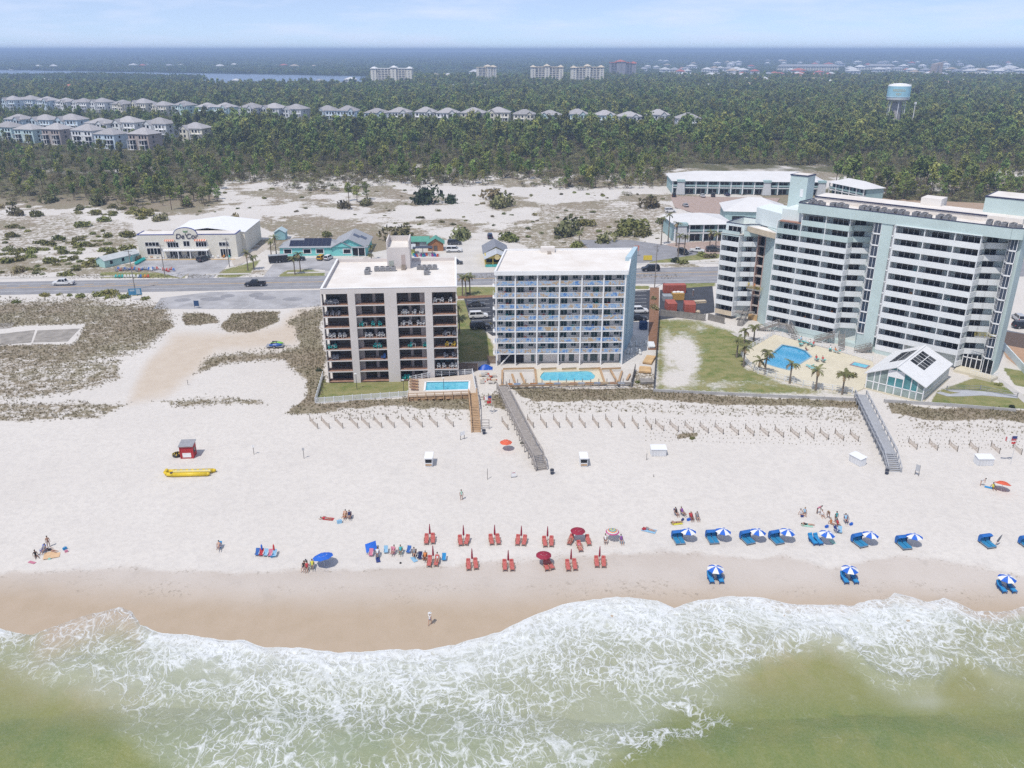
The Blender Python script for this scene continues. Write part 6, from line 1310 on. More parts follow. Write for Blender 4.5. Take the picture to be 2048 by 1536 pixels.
for u, v, c_, lab, k in [(1348, 393, blk, 'dark car in the motel courtyard, leftmost at the back', 'suv'), (1371, 413, slv, 'silver car in the middle of the motel courtyard', 'sedan'), (1426, 393, dgr, 'dark grey car before the motel galleries', 'suv'), (1454, 391, blu_c, 'navy car before the motel galleries', 'sedan'), (1405, 394, wht, 'white car under the small courtyard tree', 'sedan'), (1340, 424, wht, 'white car left of the front motel roof', 'suv'), (1700, 383, blk, 'dark car behind the hotel roof at the wood edge', 'suv'), (1715, 391, slv, 'silver car behind the hotel roof', 'sedan'), (2036, 641, slv, 'silver car at the right picture edge', 'suv'), (2044, 656, blk, 'black car at the right picture edge', 'suv'), (1692, 381, red_c, 'red car behind the hotel roof', 'sedan'), (980, 476, blu_c, 'navy car behind the grey restaurant roof', 'suv')]:
    vehicle(k, c_, lab, 'car', vp(u, v), R(random.choice([80, 95, 5])), None, 1.05)
tl = thing('cargo_trailer', 'black enclosed trailer parked in the teal office lot', 'trailer', vp(557, 525), R(18))
MB().box(-3.2, 3.2, -1.1, 1.1, .5, 2.6).build('box', paint('trailer', (.015, .015, .018)), tl); MB().box(-3.25, 3.25, -1.15, 1.15, 2.6, 2.68).build('roof', mat('trailer_roof', (.32, .34, .36)), tl); MB().beam((3.2, 0, .5), (4.5, 0, .5), .1, .1).build('tow_bar', metal_dark, tl)
for xx in (-.6, .4):
    for s__ in (-1, 1): w_ = link('wheel', None, tl, (xx, s__*1.1, .39)); w_.rotation_euler = (math.pi/2, 0, 0); link('tyre', TY, w_); link('rim', RM, w_)
# ================================================================ FENCES, DECKS, POOLS
def deck_ring(name, outer, inner, z, m, parent=None, thick=.3):
    bm = bmesh.new(); es = []
    for loop in ([outer, inner] if inner else [outer]):
        vs = [bm.verts.new((p[0], p[1], z)) for p in loop]; es += [bm.edges.new((vs[i], vs[(i+1) % len(vs)])) for i in range(len(vs))]
    bmesh.ops.triangle_fill(bm, edges=es, use_beauty=True)
    for f_ in bm.faces:
        if f_.normal.z < 0: f_.normal_flip()
    ext = bmesh.ops.extrude_edge_only(bm, edges=es)
    for g_ in ext['geom']:
        if isinstance(g_, bmesh.types.BMVert): g_.co.z -= thick
    me = bpy.data.meshes.new(name); bm.to_mesh(me); bm.free(); me.materials.append(m); return link(name, me, parent)
pool_w = bpy.data.materials.new('pool_water'); pool_w.use_nodes = True; t = pool_w.node_tree; b = t.nodes['Principled BSDF']; L = t.links.new
co = N(t, 'TexCoord'); vo = N(t, 'TexVoronoi', feature='SMOOTH_F1'); vo.inputs['Scale'].default_value = 1.1; L(co.outputs['Object'], vo.inputs['Vector'])
oi = N(t, 'ObjectInfo'); pc = mix(rng(vo.outputs['Distance'], .1, .7), (.17, .55, .66), (.10, .43, .58)); L(pc, b.inputs['Base Color']); b.inputs['Roughness'].default_value = .12
bp = N(t, 'Bump'); bp.inputs['Strength'].default_value = .25; L(noise(2.2, 3), bp.inputs['Height']); L(bp.outputs[0], b.inputs['Normal'])
pool_b = mat('deep_pool_water', (.03, .27, .52), rough=.12, var=.25, scale=1.6, spec=.5, col2=(.09, .40, .62))
def pool(label, outer, inner, z, deck_m, water, coping=True, group=None):
    c = outer[0]; o = thing('swimming_pool', label, 'pool', (c[0], c[1], 0)); lo = [(p[0]-c[0], p[1]-c[1]) for p in outer]; li = [(p[0]-c[0], p[1]-c[1]) for p in inner]
    deck_ring('deck', lo, li, z, deck_m, o, z+.2); deck_ring('basin', li, None, z-.18, water, o, .5)
    if coping:
        cb = MB()
        for i in range(len(li)): a = li[i]; d_ = li[(i+1) % len(li)]; cb.beam((*a, z+.02), (*d_, z+.02), .4, .08)
        cb.build('coping', white_paint if water is pool_w else mat('blue_coping', (.25, .4, .5)), o)
    return o
pool('small rectangular pool on the raised terrace of the pale condominium', [P(818, 760, 1), P(948, 748, 1), P(953, 787, 1), P(817, 793, 1)], [P(851, 763.5, 1), P(939, 762, 1), P(938, 779.5, 1), P(849, 782, 1)], 1.0, mat('pool_deck_pink', (.58, .50, .42), var=.05), pool_w)
pool('long round ended pool before the white condominium', [P(1070, 738, .8), P(1198, 735, .8), P(1208, 764, .8), P(1074, 766, .8)], [P(u, v, .8) for u, v in [(1088,743.5),(1130,742.5),(1175,741.5),(1182,743.3),(1190.5,751),(1188,757),(1179,760.5),(1130,761),(1088,761),(1082,757.5),(1080,754),(1083,748)]], .8, deckc, pool_w, False)
hdk = [(1549,669),(1482,708),(1494,728),(1516,746),(1606,771),(1704,786),(1726,777),(1750,745),(1745,722)]
hin = [(1565,689.5),(1592,694.5),(1611,701.5),(1623,713.5),(1579,740.5),(1552,734),(1528,726),(1532,717)]
pool('large angular blue pool on the hotel terrace', [P(u, v, .25) for u, v in hdk], [P(u, v, .25) for u, v in hin], .25, deckc, pool_b)
ht = thing('hot_tub', 'small sunken hot tub on the hotel terrace', 'hot tub', (*P(1720, 731, .27), .27), HA)
MB().box(-1.9, 1.9, -1.3, 1.3, 0, .12).build('rim', mat('tub_tile', (.30, .22, .25), var=.3), ht); MB().box(-1.6, 1.6, -1.0, 1.0, .12, .14).build('water', pool_w, ht)
def fence_run(name, label, pts, h_, m, step=1.9, style='picket', group=None, cat='fence', rail=None):
    a0 = pts[0]; o = thing(name, label, cat, (a0[0], a0[1], a0[2] if len(a0) > 2 else gz(*a0[:2])), 0, group)
    for i in range(len(pts)-1):
        a, c = Vector((pts[i][0], pts[i][1], 0)), Vector((pts[i+1][0], pts[i+1][1], 0)); d = c-a; L_ = d.length; n = max(1, round(L_/step)); d.normalize()
        for q in range(n+1):
            p = a+d*(L_*q/n)-Vector((a0[0], a0[1], 0))
            if q < n or i == len(pts)-2: MB().box(p.x-.08, p.x+.08, p.y-.08, p.y+.08, -.2, h_+.1).build('post', m, o)
            if q < n:
                e_ = a+d*(L_*(q+1)/n)-Vector((a0[0], a0[1], 0)); pn = MB()
                if style == 'picket':
                    pn.beam((p.x, p.y, h_-.06), (e_.x, e_.y, h_-.06), .06, .12).beam((p.x, p.y, .15), (e_.x, e_.y, .15), .06, .12)
                    k = max(4, int(L_/n/.17))
                    for r_ in range(1, k): f_ = r_/k; pn.beam((p.x+(e_.x-p.x)*f_, p.y+(e_.y-p.y)*f_, .12), (p.x+(e_.x-p.x)*f_, p.y+(e_.y-p.y)*f_, h_-.04), .09, .03)
                elif style == 'board':
                    k = max(3, int(L_/n/.2))
                    for r_ in range(k): f_ = (r_+.5)/k; hh_ = h_*random.uniform(.96, 1.02); pn.beam((p.x+(e_.x-p.x)*f_, p.y+(e_.y-p.y)*f_, 0), (p.x+(e_.x-p.x)*f_, p.y+(e_.y-p.y)*f_, hh_), L_/n/k*.9, .03) if abs(d.x) > .7 else pn.beam((p.x+(e_.x-p.x)*f_, p.y+(e_.y-p.y)*f_, 0), (p.x+(e_.x-p.x)*f_, p.y+(e_.y-p.y)*f_, hh_), .03, L_/n/k*.9)
                    pn.beam((p.x, p.y, h_*.8), (e_.x, e_.y, h_*.8), .08, .1)
                elif style == 'rail':
                    for zz in (h_, h_*.55, .2): pn.beam((p.x, p.y, zz), (e_.x, e_.y, zz), .06, .07)
                    k = 6
                    for r_ in range(1, k): f_ = r_/k; pn.beam((p.x+(e_.x-p.x)*f_, p.y+(e_.y-p.y)*f_, .2), (p.x+(e_.x-p.x)*f_, p.y+(e_.y-p.y)*f_, h_), .025, .025)
                elif style == 'wall': pn.beam((p.x, p.y, h_/2), (e_.x, e_.y, h_/2), .22, h_)
                pn.build('panel', rail or m, o)
    return o
vinyl = mat('white_vinyl', (.72, .73, .74), rough=.5, var=.04)
fence_run('picket_fence', 'white picket fence round the lawn of the pale condominium', [P(646, 754), P(631, 807), P(816, 793)], 1.25, vinyl)
fence_run('railing_fence', 'white railing round the pool terrace of the pale condominium', [(*P(820, 762, 1), 1.0), P(868, 752, 1), P(945, 747, 1), P(952, 785, 1)], 1.05, vinyl, 1.6, 'rail')
fence_run('railing_fence', 'white railing round the hotel pool terrace', [(*P(1744, 723, .25), .25), P(1660, 697, .25), P(1549, 669, .25), P(1482, 708, .25), P(1494, 728, .25), P(1516, 746, .25), P(1606, 771, .25), P(1704, 786, .25)], 1.15, vinyl, 2.2, 'rail')
wood_d = mat('dark_weathered_wood', (.12, .11, .10), rough=.95, var=.3, scale=1.2)
fence_run('board_fence', 'grey board fence between the red containers and the hotel lawn', [P(1321, 632), P(1360, 636), P(1410, 642)], 1.9, wood_g, 2.2, 'board'); fence_run('board_fence', 'grey board fence at the foot of the hotel wing', [P(1416, 640), P(1448, 648)], 1.9, wood_g, 2.2, 'board')
fence_run('board_fence', 'dark board fence down the left side of the hotel lawn', [P(1318, 634), P(1307, 782)], 1.7, wood_d, 2.4, 'board'); fence_run('sea_wall', 'low grey wall between hotel lawn and dunes', [P(1307, 784), P(1500, 793), P(1722, 803)], .7, mat('wall_grey', (.42, .41, .40)), 4, 'wall', None, 'wall'); fence_run('sea_wall', 'low grey wall right of the second boardwalk', [P(1768, 805), P(1900, 813), P(2030, 824)], .7, MATS['wall_grey'], 4, 'wall', None, 'wall')
fence_run('court_wall', 'pale wall round the clay court at the right edge', [P(2006, 700), P(2060, 760)], 1.8, seag_l, 4, 'wall', None, 'wall'); fence_run('wire_fence', 'thin wire fence across the hotel side lawn', [P(1893, 781), P(1960, 780), P(2034, 795)], 1.0, metal_grey, 5, 'rail')
fence_run('board_fence', 'brown board fence between the two condominiums', [P(914, 740), P(955, 741)], 1.8, mat('brown_boards', (.22, .16, .12), var=.25), 2, 'board'); fence_run('board_fence', 'brown board fence left of the white condominium ground floor', [P(975, 727), P(993, 727)], 1.9, MATS['brown_boards'], 2, 'board')
fence_run('board_fence', 'grey slat fence at the right end of the white condominium deck', [P(1270, 742), P(1262, 775)], 1.6, wood_g, 1.6, 'board')
# timber deck work before the white condominium
dk = thing('timber_terrace', 'timber framed terrace with sand beds around the long pool', 'terrace', (0, 0, 0))
def dbeam(u0, v0, u1, v1, z, w_, h_, m=wood_t, nm='timber'): a = P(u0, v0, z); c = P(u1, v1, z); return MB().beam((*a, z), (*c, z), w_, h_).build(nm, m, dk)
deck_ring('sand_bed', [P(u, v, .55) for u, v in [(1008,741),(1069,740),(1073,767),(1004,770)]], None, .55, conc_lot, dk, .7); deck_ring('sand_bed', [P(u, v, .55) for u, v in [(1200,738),(1270,738),(1262,766),(1209,765)]], None, .55, conc_lot, dk, .7)
for a in [(1005,740,1004,768),(1070,738,1073,766),(1199,735,1209,764),(1024,748,1030,766),(1041,746,1050,767),(1221,740,1237,768),(1244,742,1236,768),(1260,748,1254,759)]: dbeam(*a, .9, .45, .22)
dbeam(996,772,1210,766,.75,.3,.5); dbeam(1210,766,1264,766,.75,.3,.4,wood_g)
for u0, u1 in ((1006,1069),(1082,1113),(1124,1153),(1158,1200),(1203,1242)):
    dbeam(u0, 737, u1, 735.5, 1.5, .06, .25, wood_t, 'back_rail_board'); dbeam(u0, 738, u1, 736.5, 1.05, .06, .4, mat('golden_timber', (.48, .34, .17), var=.2), 'back_rail_board')
for q in range(17):
    u = 1003+q*16.2; a = P(u, 769-.25*q*.5, .7); MB().box(a[0]-.08, a[0]+.08, a[1]-.08, a[1]+.08, -.2, 1.9).build('rail_post', wood_g, dk)
dbeam(1000,771,1264,765,1.85,.12,.1,wood_g,'top_rail')
for q in range(15):
    c_ = [(.55,.26,.10),(.32,.40,.55),(.56,.42,.25),(.50,.24,.10),(.45,.5,.58)][q % 5]; u = 1012+q*16; dbeam(u, 768.5-.2*q, u+13, 768.3-.2*q, 1.3, .04, .5, mat('rail_panel%d' % (q % 5), c_, var=.25, scale=2), 'rail_panel')
dw = thing('lower_terrace', 'orange timber front of the raised pool terrace with rail and chairs below', 'terrace', (0, 0, 0))
a = P(817, 794, 1); c = P(940, 789, 1); MB().beam((*a, .5), (*c, .5), .12, 1.0).build('board_wall', wood_t, dw); MB().beam((a[0], a[1]-.3, 1.9), (c[0], c[1]-.3, 1.9), .1, .1).beam((a[0], a[1]-.3, 1.4), (c[0], c[1]-.3, 1.4), .06, .1).build('top_rail', wood_t, dw)
for q in range(8): f_ = q/7; MB().box(a[0]+(c[0]-a[0])*f_-.08, a[0]+(c[0]-a[0])*f_+.08, a[1]+(c[1]-a[1])*f_-.38, a[1]+(c[1]-a[1])*f_-.22, 0, 1.95).build('rail_post', wood_t, dw)
# ---------------------------------------------------------------- boardwalks to the beach
def boardwalk(name, label, pts, w_, m, stair_to, n_st=11):
    a0 = pts[0]; o = thing(name, label, 'boardwalk', (a0[0], a0[1], 0))
    for i in range(len(pts)-1):
        a = Vector(pts[i])-Vector((a0[0], a0[1], 0)); c = Vector(pts[i+1])-Vector((a0[0], a0[1], 0)); d = c-a; L_ = d.length; dn = d.normalized(); sd = Vector((-dn.y, dn.x, 0)).normalized()
        pk = MB(); n = int(L_/.24)
        for q in range(n):
            p = a+d*((q+.5)/n); pk.beam(p-sd*w_/2, p+sd*w_/2, L_/n*.86, .06)
        stuff(pk.build('deck_planks', m, o))
        np_ = max(2, round(L_/2.4))
        for s__ in (-1, 1):
            e0, e1 = a+sd*s__*w_/2, c+sd*s__*w_/2
            MB().beam(e0+Vector((0, 0, 1.0)), e1+Vector((0, 0, 1.0)), .2, .06).build('handrail', m, o); MB().beam(e0+Vector((0, 0, .55)), e1+Vector((0, 0, .55)), .05, .14).build('mid_rail', m, o); MB().beam(e0-Vector((0, 0, .15)), e1-Vector((0, 0, .15)), .08, .24).build('joist', m, o)
            for q in range(np_+1): p = e0+(e1-e0)*(q/np_); MB().box(p.x-.08, p.x+.08, p.y-.08, p.y+.08, -2.2, p.z+1.0).build('post', m, o)
    stair(name, '', pts[-1], stair_to, w_, m, parent=None if False else None) if False else None
    e = pts[-1]; d = Vector((stair_to[0]-e[0], stair_to[1]-e[1], 0)); Ls = d.length; dn = d.normalized(); sd = Vector((-dn.y, dn.x, 0)); E0 = Vector(e)-Vector((a0[0], a0[1], 0))
    for q in range(n_st): f_ = (q+.5)/n_st; p = E0+d*f_; z = e[2]+(stair_to[2]-e[2])*(q+1)/n_st; MB().beam(Vector((p.x, p.y, z))-sd*w_/2, Vector((p.x, p.y, z))+sd*w_/2, Ls/n_st*.8, .07).build('tread', m, o)
    for s__ in (-1, 1):
        q0 = E0+sd*s__*w_/2; q1 = E0+d+sd*s__*w_/2; MB().beam((q0.x, q0.y, e[2]-.1), (q1.x, q1.y, stair_to[2]-.0), .08, .25).build('stringer', m, o); MB().beam((q0.x, q0.y, e[2]+1), (q1.x, q1.y, stair_to[2]+1), .14, .06).build('handrail', m, o)
        for f_ in (.33, .66, 1.0): p = q0+(q1-q0)*f_; z = e[2]+(stair_to[2]-e[2])*f_; MB().box(p.x-.07, p.x+.07, p.y-.07, p.y+.07, z-.8, z+1).build('post', m, o)
    return o
def pz(u, v, z): x, y_ = P(u, v, z); return (x, y_, z)
bw_col = mat('sun_bleached_wood', (.33, .30, .275), rough=.95, var=.2, scale=1.3)
boardwalk('boardwalk', 'long grey wooden boardwalk from the white condominium down to the beach', [pz(1003, 772, 1.7), pz(1060, 886, 1.5), pz(1075, 911, 1.35)], 2.0, bw_col, PG(1083, 941), 9)
boardwalk('boardwalk', 'grey wooden boardwalk from the hotel pool down to the beach', [pz(1721, 789, 1.4), pz(1780, 908, 1.2)], 2.2, mat('grey_composite', (.37, .38, .40), rough=.8, var=.1), PG(1789, 944), 9)
boardwalk('boardwalk', 'new orange timber steps from the pale condominium terrace to the beach', [pz(945, 786, 1.0), pz(948, 812, .9)], 1.7, wood_t, PG(952, 865), 16)
# ---------------------------------------------------------------- sand fences
net = mat('fence_netting', (.42, .33, .24), rough=1, var=.2, alpha=.42)
fu = [628,651,678,708,731,756,781,811,837,867,899]; FE = [(u, 848-(u-628)*.014, 0) for u in fu]+[(1010,850,1)]+[(u, 846, 1) for u in (1061,1087,1113,1138,1164,1191)]+[(u, 845+(u-1217)*.06, 1) for u in (1217,1243,1270,1297)]+[(u, 853+(u-1319)*.054, 2) for u in (1319,1348,1378,1408,1438,1468,1499,1528,1558,1589,1619,1648,1678,1708)]+[(u, 890+(u-1825)*.05, 2) for u in (1825,1866,1906,1947,1990,2034)]
for i, (u, v, k) in enumerate(FE):
    du, dv = ((8, 10) if k == 0 else ((6, 10) if k == 1 else (8.5, 9))); a = PG(u-du, v-dv+4); c = PG(u+du, v+dv*.6+4)
    gnm = ['left of the orange steps', 'between the boardwalks, nearer the long one', 'along the hotel dune'][k]; nth = sum(1 for q in FE[:i] if q[2] == k)
    o = thing('sand_fence', 'slanting sand fence panel, %s from the left, %s' % (ORD[nth], gnm), 'fence', a, 0, 'sand fences '+gnm); d = Vector(c)-Vector(a)
    MB().tube((0, 0, -.3), (0, 0, 1.25), .06, .05, 5).build('post', wood_d, o); MB().tube((d.x, d.y, d.z-.3), (d.x, d.y, d.z+1.25), .06, .05, 5).build('post', wood_d, o)
    nb_ = MB(); nn_ = 12
    for q in range(nn_): f_ = (q+.5)/nn_; sag = .25*math.sin(math.pi*f_)*random.uniform(.4, 1.2); p = d*f_; nb_.beam((p.x, p.y, p.z), (p.x, p.y, p.z+1.05-sag), .05, .03)
    nb_.build('slats', mat('slat_wood', (.40, .30, .21), rough=1, var=.25), o); MB().beam((0, 0, .9), (d.x*.5, d.y*.5, d.z*.5+.72), .02, .02).beam((d.x*.5, d.y*.5, d.z*.5+.72), (d.x, d.y, d.z+.9), .02, .02).build('wire', metal_dark, o)
# ================================================================ BEACH FURNITURE
def cm(nm, c, r_=.7): return mat('cloth_'+nm, c, rough=r_, var=.08, scale=2)
royal = cm('royal_blue', (.02, .12, .52)); c_white = cm('white', (.72, .72, .70)); maroon = cm('maroon', (.27, .02, .045)); coral = cm('coral', (.62, .115, .055)); azure = cm('azure', (.03, .25, .52)); teal_c = cm('teal', (.03, .36, .36))
wood_c = mat('chair_wood', (.38, .22, .15), rough=.85, var=.15); pole_m = mat('pole_white', (.6, .6, .6), rough=.4)
def umbrella(label, loc, mats, r_=1.12, h_=2.15, tilt=(0, 0), group=None, segs=8, name='beach_umbrella', rings=None):
    o = thing(name, label, 'umbrella', loc, random.random(), group); o.rotation_euler = (tilt[0], tilt[1], o.rotation_euler.z)
    MB().tube((0, 0, -.3), (0, 0, h_), .03, .03, 6).build('pole', pole_m, o)
    cn = MB(); prof = [(0.0, h_+.02), (r_*.5, h_-.13), (r_, h_-.48)]
    if rings: prof = [(0, h_+.02)]+[(r_*(k+1)/rings, h_+.02-.5*((k+1)/rings)**1.6) for k in range(rings)]
    for k in range(segs):
        a0, a1 = k*2*math.pi/segs, (k+1)*2*math.pi/segs
        for j in range(len(prof)-1):
            (ra, za), (rb_, zb_) = prof[j], prof[j+1]; am = (a0+a1)/2; sg_ = .985
            v_ = [(ra*math.cos(a0), ra*math.sin(a0), za), (rb_*math.cos(a0), rb_*math.sin(a0), zb_), (rb_*math.cos(am)*.95, rb_*math.sin(am)*.95, zb_+.05), (rb_*math.cos(a1), rb_*math.sin(a1), zb_), (ra*math.cos(a1), ra*math.sin(a1), za)]
            cn.add(v_, [(0, 1, 2, 3, 4)] if ra > 0 else [(0, 1, 2, 3)], (j if rings else k) % len(mats))
    ob = cn.build('canopy', mats, o); MB().tube((0, 0, h_), (0, 0, h_+.14), .025, .01, 5).build('finial', pole_m, o)
    rb = MB()
    for k in range(segs): a0 = k*2*math.pi/segs; rb.beam((0, 0, h_-.55), (r_*.55*math.cos(a0), r_*.55*math.sin(a0), h_-.22), .02, .02)
    rb.build('ribs', pole_m, o); return o
def closed_umbrella(label, loc, m, h_=2.5, group=None, lean=0.0):
    o = thing('closed_umbrella', label, 'umbrella', loc, 0, group); o.rotation_euler = (0, lean, 0)
    MB().tube((0, 0, -.3), (0, 0, h_), .03, .025, 6).build('pole', wood_c, o); MB().lathe([(.05, .75), (.15, .85), (.13, 1.5), (.06, h_-.1), (.01, h_+.05)], n=8).build('folded_canopy', m, o); return o
def lounger_mesh(fm, cmat, back=50):
    """wooden beach chair with cushion; head end at +y"""
    fr_ = MB()
    for s__ in (-.3, .3): fr_.beam((s__, -.95, .32), (s__, .35, .36), .06, .08); fr_.beam((s__, .3, .36), (s__, .3+.75*math.cos(R(back)), .36+.75*math.sin(R(back))), .06, .07)
    for (x, y_) in ((-.3, -.85), (.3, -.85), (-.3, .25), (.3, .25)): fr_.box(x-.035, x+.035, y_-.035, y_+.035, 0, .36)
    for q in range(7): fr_.box(-.3, .3, -.93+q*.19, -.82+q*.19, .34, .37)
    for s__ in (-.36, .36): fr_.box(s__-.05, s__+.05, -.35, .4, .56, .6); fr_.box(s__-.03, s__+.03, -.3, -.24, .3, .56)
    cu = MB().box(-.29, .29, -.9, .3, .37, .47); by = Vector((0, math.cos(R(back)), math.sin(R(back)))); p0 = Vector((0, .3, .44))
    cu.beam(p0, p0+by*.8, .58, .1); pl = MB().beam(p0+by*.6+Vector((0, -.09, .05)), p0+by*.82+Vector((0, -.09, .05)), .5, .1)
    return fr_.mesh('frame', fm), cu.mesh('cushion', cmat), pl.mesh('head_pillow', cmat)
LM = {'red': lounger_mesh(wood_c, mat('cushion_red', (.42, .05, .05), rough=.8, var=.25, scale=4, col2=(.52, .20, .17))), 'blue': lounger_mesh(mat('blue_frame', (.02, .10, .30)), azure), 'teal': lounger_mesh(vinyl, mat('lounger_teal', (.12, .45, .44)), 35), 'tan': lounger_mesh(wood_c, wood_t, 35)}
def lounger(kind, label, loc, rz, group=None, s_=1.0):
    o = thing('beach_lounger', label, 'lounger', loc, rz, group); o.scale = (s_,)*3
    for nm, me in zip(('frame', 'cushion', 'head_pillow'), LM[kind]): link(nm, me, o)
    return o
def off(p, dx, dy): x, y_ = p[0]+dx, p[1]+dy; return (x, y_, gz(x, y_))
upper = [(860,1083),(928,1085),(990,1085),(1044,1086),(1096,1087)]; lower = [(867,1128),(944,1134),(1016,1138),(1142,1136),(1200,1129)]
for rown, row in (('upper row', upper), ('lower row', lower)):
    for i, (u, v) in enumerate(row):
        p = PG(u+random.uniform(-1.5, 1.5), v+random.uniform(-1, 1)); g_ = 'red beach loungers in the %s' % rown
        for s__, sd_ in ((-1, 'left'), (1, 'right')): lounger('red', 'red cushioned beach chair, %s one of the %s pair in the %s' % (sd_, ORD[i], rown), off(p, s__*random.uniform(.44, .56), random.uniform(-.15, .15)), R(random.uniform(-9, 9)), g_, .98)
        closed_umbrella('folded maroon umbrella behind the %s red chair pair in the %s' % (ORD[i], rown), off(p, 0, .85), maroon, 2.55, 'folded maroon umbrellas')
for u, v, lab in [(1155,1082,'open maroon umbrella in the upper row of red chairs'),(1087,1131,'open maroon umbrella in the lower row of red chairs')]: umbrella(lab, PG(u, v), [maroon], 1.15, 2.2)
for u, v, rz_, lab in [(1141,1085,-20,'red beach chair left of the upper open maroon umbrella'),(1176,1086,8,'red beach chair right of the upper open maroon umbrella'),(1159,1098,10,'red beach chair in front of the upper open maroon umbrella'),(1100,1134,25,'red beach chair right of the lower open maroon umbrella'),(1092,1136,10,'red beach chair under the lower open maroon umbrella')]: lounger('red', lab, PG(u, v), R(rz_))
umbrella('rainbow ringed umbrella right of the red chairs', PG(1224, 1081), [cm('rb1', (.05, .2, .5)), cm('rb2', (.6, .5, .08)), cm('rb3', (.05, .35, .45)), cm('rb4', (.6, .22, .05)), cm('rb5', (.55, .55, .5)), cm('rb6', (.45, .05, .2))], 1.05, 2.0, rings=6, segs=12)
umbrella('large royal blue umbrella near the wet sand at the left', PG(650, 1133), [royal], 1.5, 2.0, (R(-12), 0)); umbrella('orange umbrella beside the long boardwalk', PG(1012, 900), [coral], 1.15, 2.0); umbrella('orange red umbrella tipped over two people at the right', PG(2002, 983), [coral], 1.3, 1.8, (R(-10), R(14)))
BW = [royal, c_white]; cab_b = cm('cabana_blue', (.02, .13, .42)); cab_m = mat('cabana_mat', (.03, .22, .42), rough=.7, var=.08)
def cabana(label, loc, group, rz=0.0):
    o = thing('cabana_lounger', label, 'lounger', loc, rz, group)
    MB().box(-.75, .75, -1.5, .5, .2, .3).build('base', mat('cabana_base', (.25, .30, .36)), o)
    for s__ in (-.37, .37): MB().box(s__-.31, s__+.31, -1.45, .0, .3, .42).build('seat_pad', cab_m, o); MB().beam((s__, .0, .38), (s__, .42, .95), .6, .1).build('back_pad', cab_m, o)
    for x in (-.7, .7):
        for y_ in (-1.4, .4): MB().box(x-.05, x+.05, y_-.05, y_+.05, 0, .2).build('leg', wood_d, o)
    hd = MB(); n = 7; ring_ = []
    for k in range(n+1):
        a = math.pi*.93*k/n; ring_.append((.62-.95*math.cos(a)*.75-.62+.0, .35+1.25*math.sin(a)))
    prof = [(.62, .3), (.66, 1.0), (.5, 1.42), (.1, 1.55), (-.35, 1.42)]
    hd.add([(x, y_, z) for x in (-.85, .85) for y_, z in prof]+[(-.85, .05, .3), (.85, .05, .3), (-.85, .1, .9), (.85, .1, .9)], [(i, i+1, i+6, i+5) for i in range(4)]+[(10, 12, 4, 3, 2, 1, 0), (11, 5, 6, 7, 8, 9, 13)])
    hd.build('hood', cab_b, o); return o
for i, (u, v) in enumerate([(1374,1083),(1442,1082),(1511,1083),(1569,1083),(1648,1087),(1735,1089),(1824,1093)]):
    p = PG(u, v); umbrella('blue and white umbrella beside the %s hooded lounger from the left' % ORD[i], off(p, .1, 0), BW, 1.2, 2.1, (R(random.uniform(-3, 3)), R(4)), 'blue and white umbrellas in the upper row', 8)
    if i != 4: cabana('hooded blue double lounger, %s from the left in the row' % ORD[i], off(p, -1.35, .45), 'hooded blue loungers', R(random.uniform(5, 19)))
    else:
        for q in (-1, 1): lounger('blue', 'plain blue lounger %s under the fifth blue and white umbrella' % ('left' if q < 0 else 'right'), off(p, -1.3+q*.4, .3), R(14), 'plain blue loungers', 1.1)
cabana('hooded blue double lounger with folded umbrella near the right edge', PG(1970, 1087), 'hooded blue loungers', R(12)); closed_umbrella('folded grey umbrella leaning beside the last full hooded lounger', PG(1989, 1092), cm('grey', (.12, .13, .15)), 2.1, None, .35); cabana('hooded blue double lounger cut by the right picture edge', PG(2050, 1090), 'hooded blue loungers', R(12))
for i, (u, v) in enumerate([(1429,1158),(1696,1159),(2009,1177)]):
    p = PG(u, v); umbrella('blue and white umbrella on damp sand, %s of the three in the front row' % ORD[i], off(p, 0, 0), BW, 1.2, 2.1, (0, 0), 'blue and white umbrellas in the front row')
    for s__ in (-1, 1): lounger('blue', 'blue lounger on the %s under the %s front row umbrella' % ('left' if s__ < 0 else 'right', ORD[i]), off(p, s__*.68, -.25), R(4), 'blue loungers in the front row', 1.05)
# boxes, signs, posts, bins
def storage_box(label, u, v, rz, w_=2.4, d_=1.5, h_=1.3):
    o = thing('storage_box', label, 'box', PG(u, v), rz); MB().box(-w_/2, w_/2, -d_/2, d_/2, 0, h_).build('body', vinyl, o); MB().add([(-w_/2-.08, -d_/2-.1, h_), (w_/2+.08, -d_/2-.1, h_), (w_/2+.08, d_/2+.08, h_+.25), (-w_/2-.08, d_/2+.08, h_+.25), (-w_/2-.08, -d_/2-.1, h_+.1), (w_/2+.08, -d_/2-.1, h_+.1), (w_/2+.08, d_/2+.08, h_+.35), (-w_/2-.08, d_/2+.08, h_+.35)], [(3,2,1,0),(4,5,6,7),(0,1,5,4),(1,2,6,5),(2,3,7,6),(3,0,4,7)]).build('lid', vinyl, o)
    for q in range(5): MB().box(-w_/2+.1+q*w_/5, -w_/2+.06+(q+1)*w_/5-.1, -d_/2-.03, -d_/2, .1, h_-.1).build('board', mat('box_board', (.6, .6, .61)), o)
storage_box('white beach storage box left of the hotel boardwalk', 1714, 926, R(-65), 2.6, 1.4); storage_box('white beach storage box on the open sand by the dune tuft', 1316, 909, 0, 2.7); storage_box('white beach storage box near the right edge', 1966, 928, 0, 2.8)
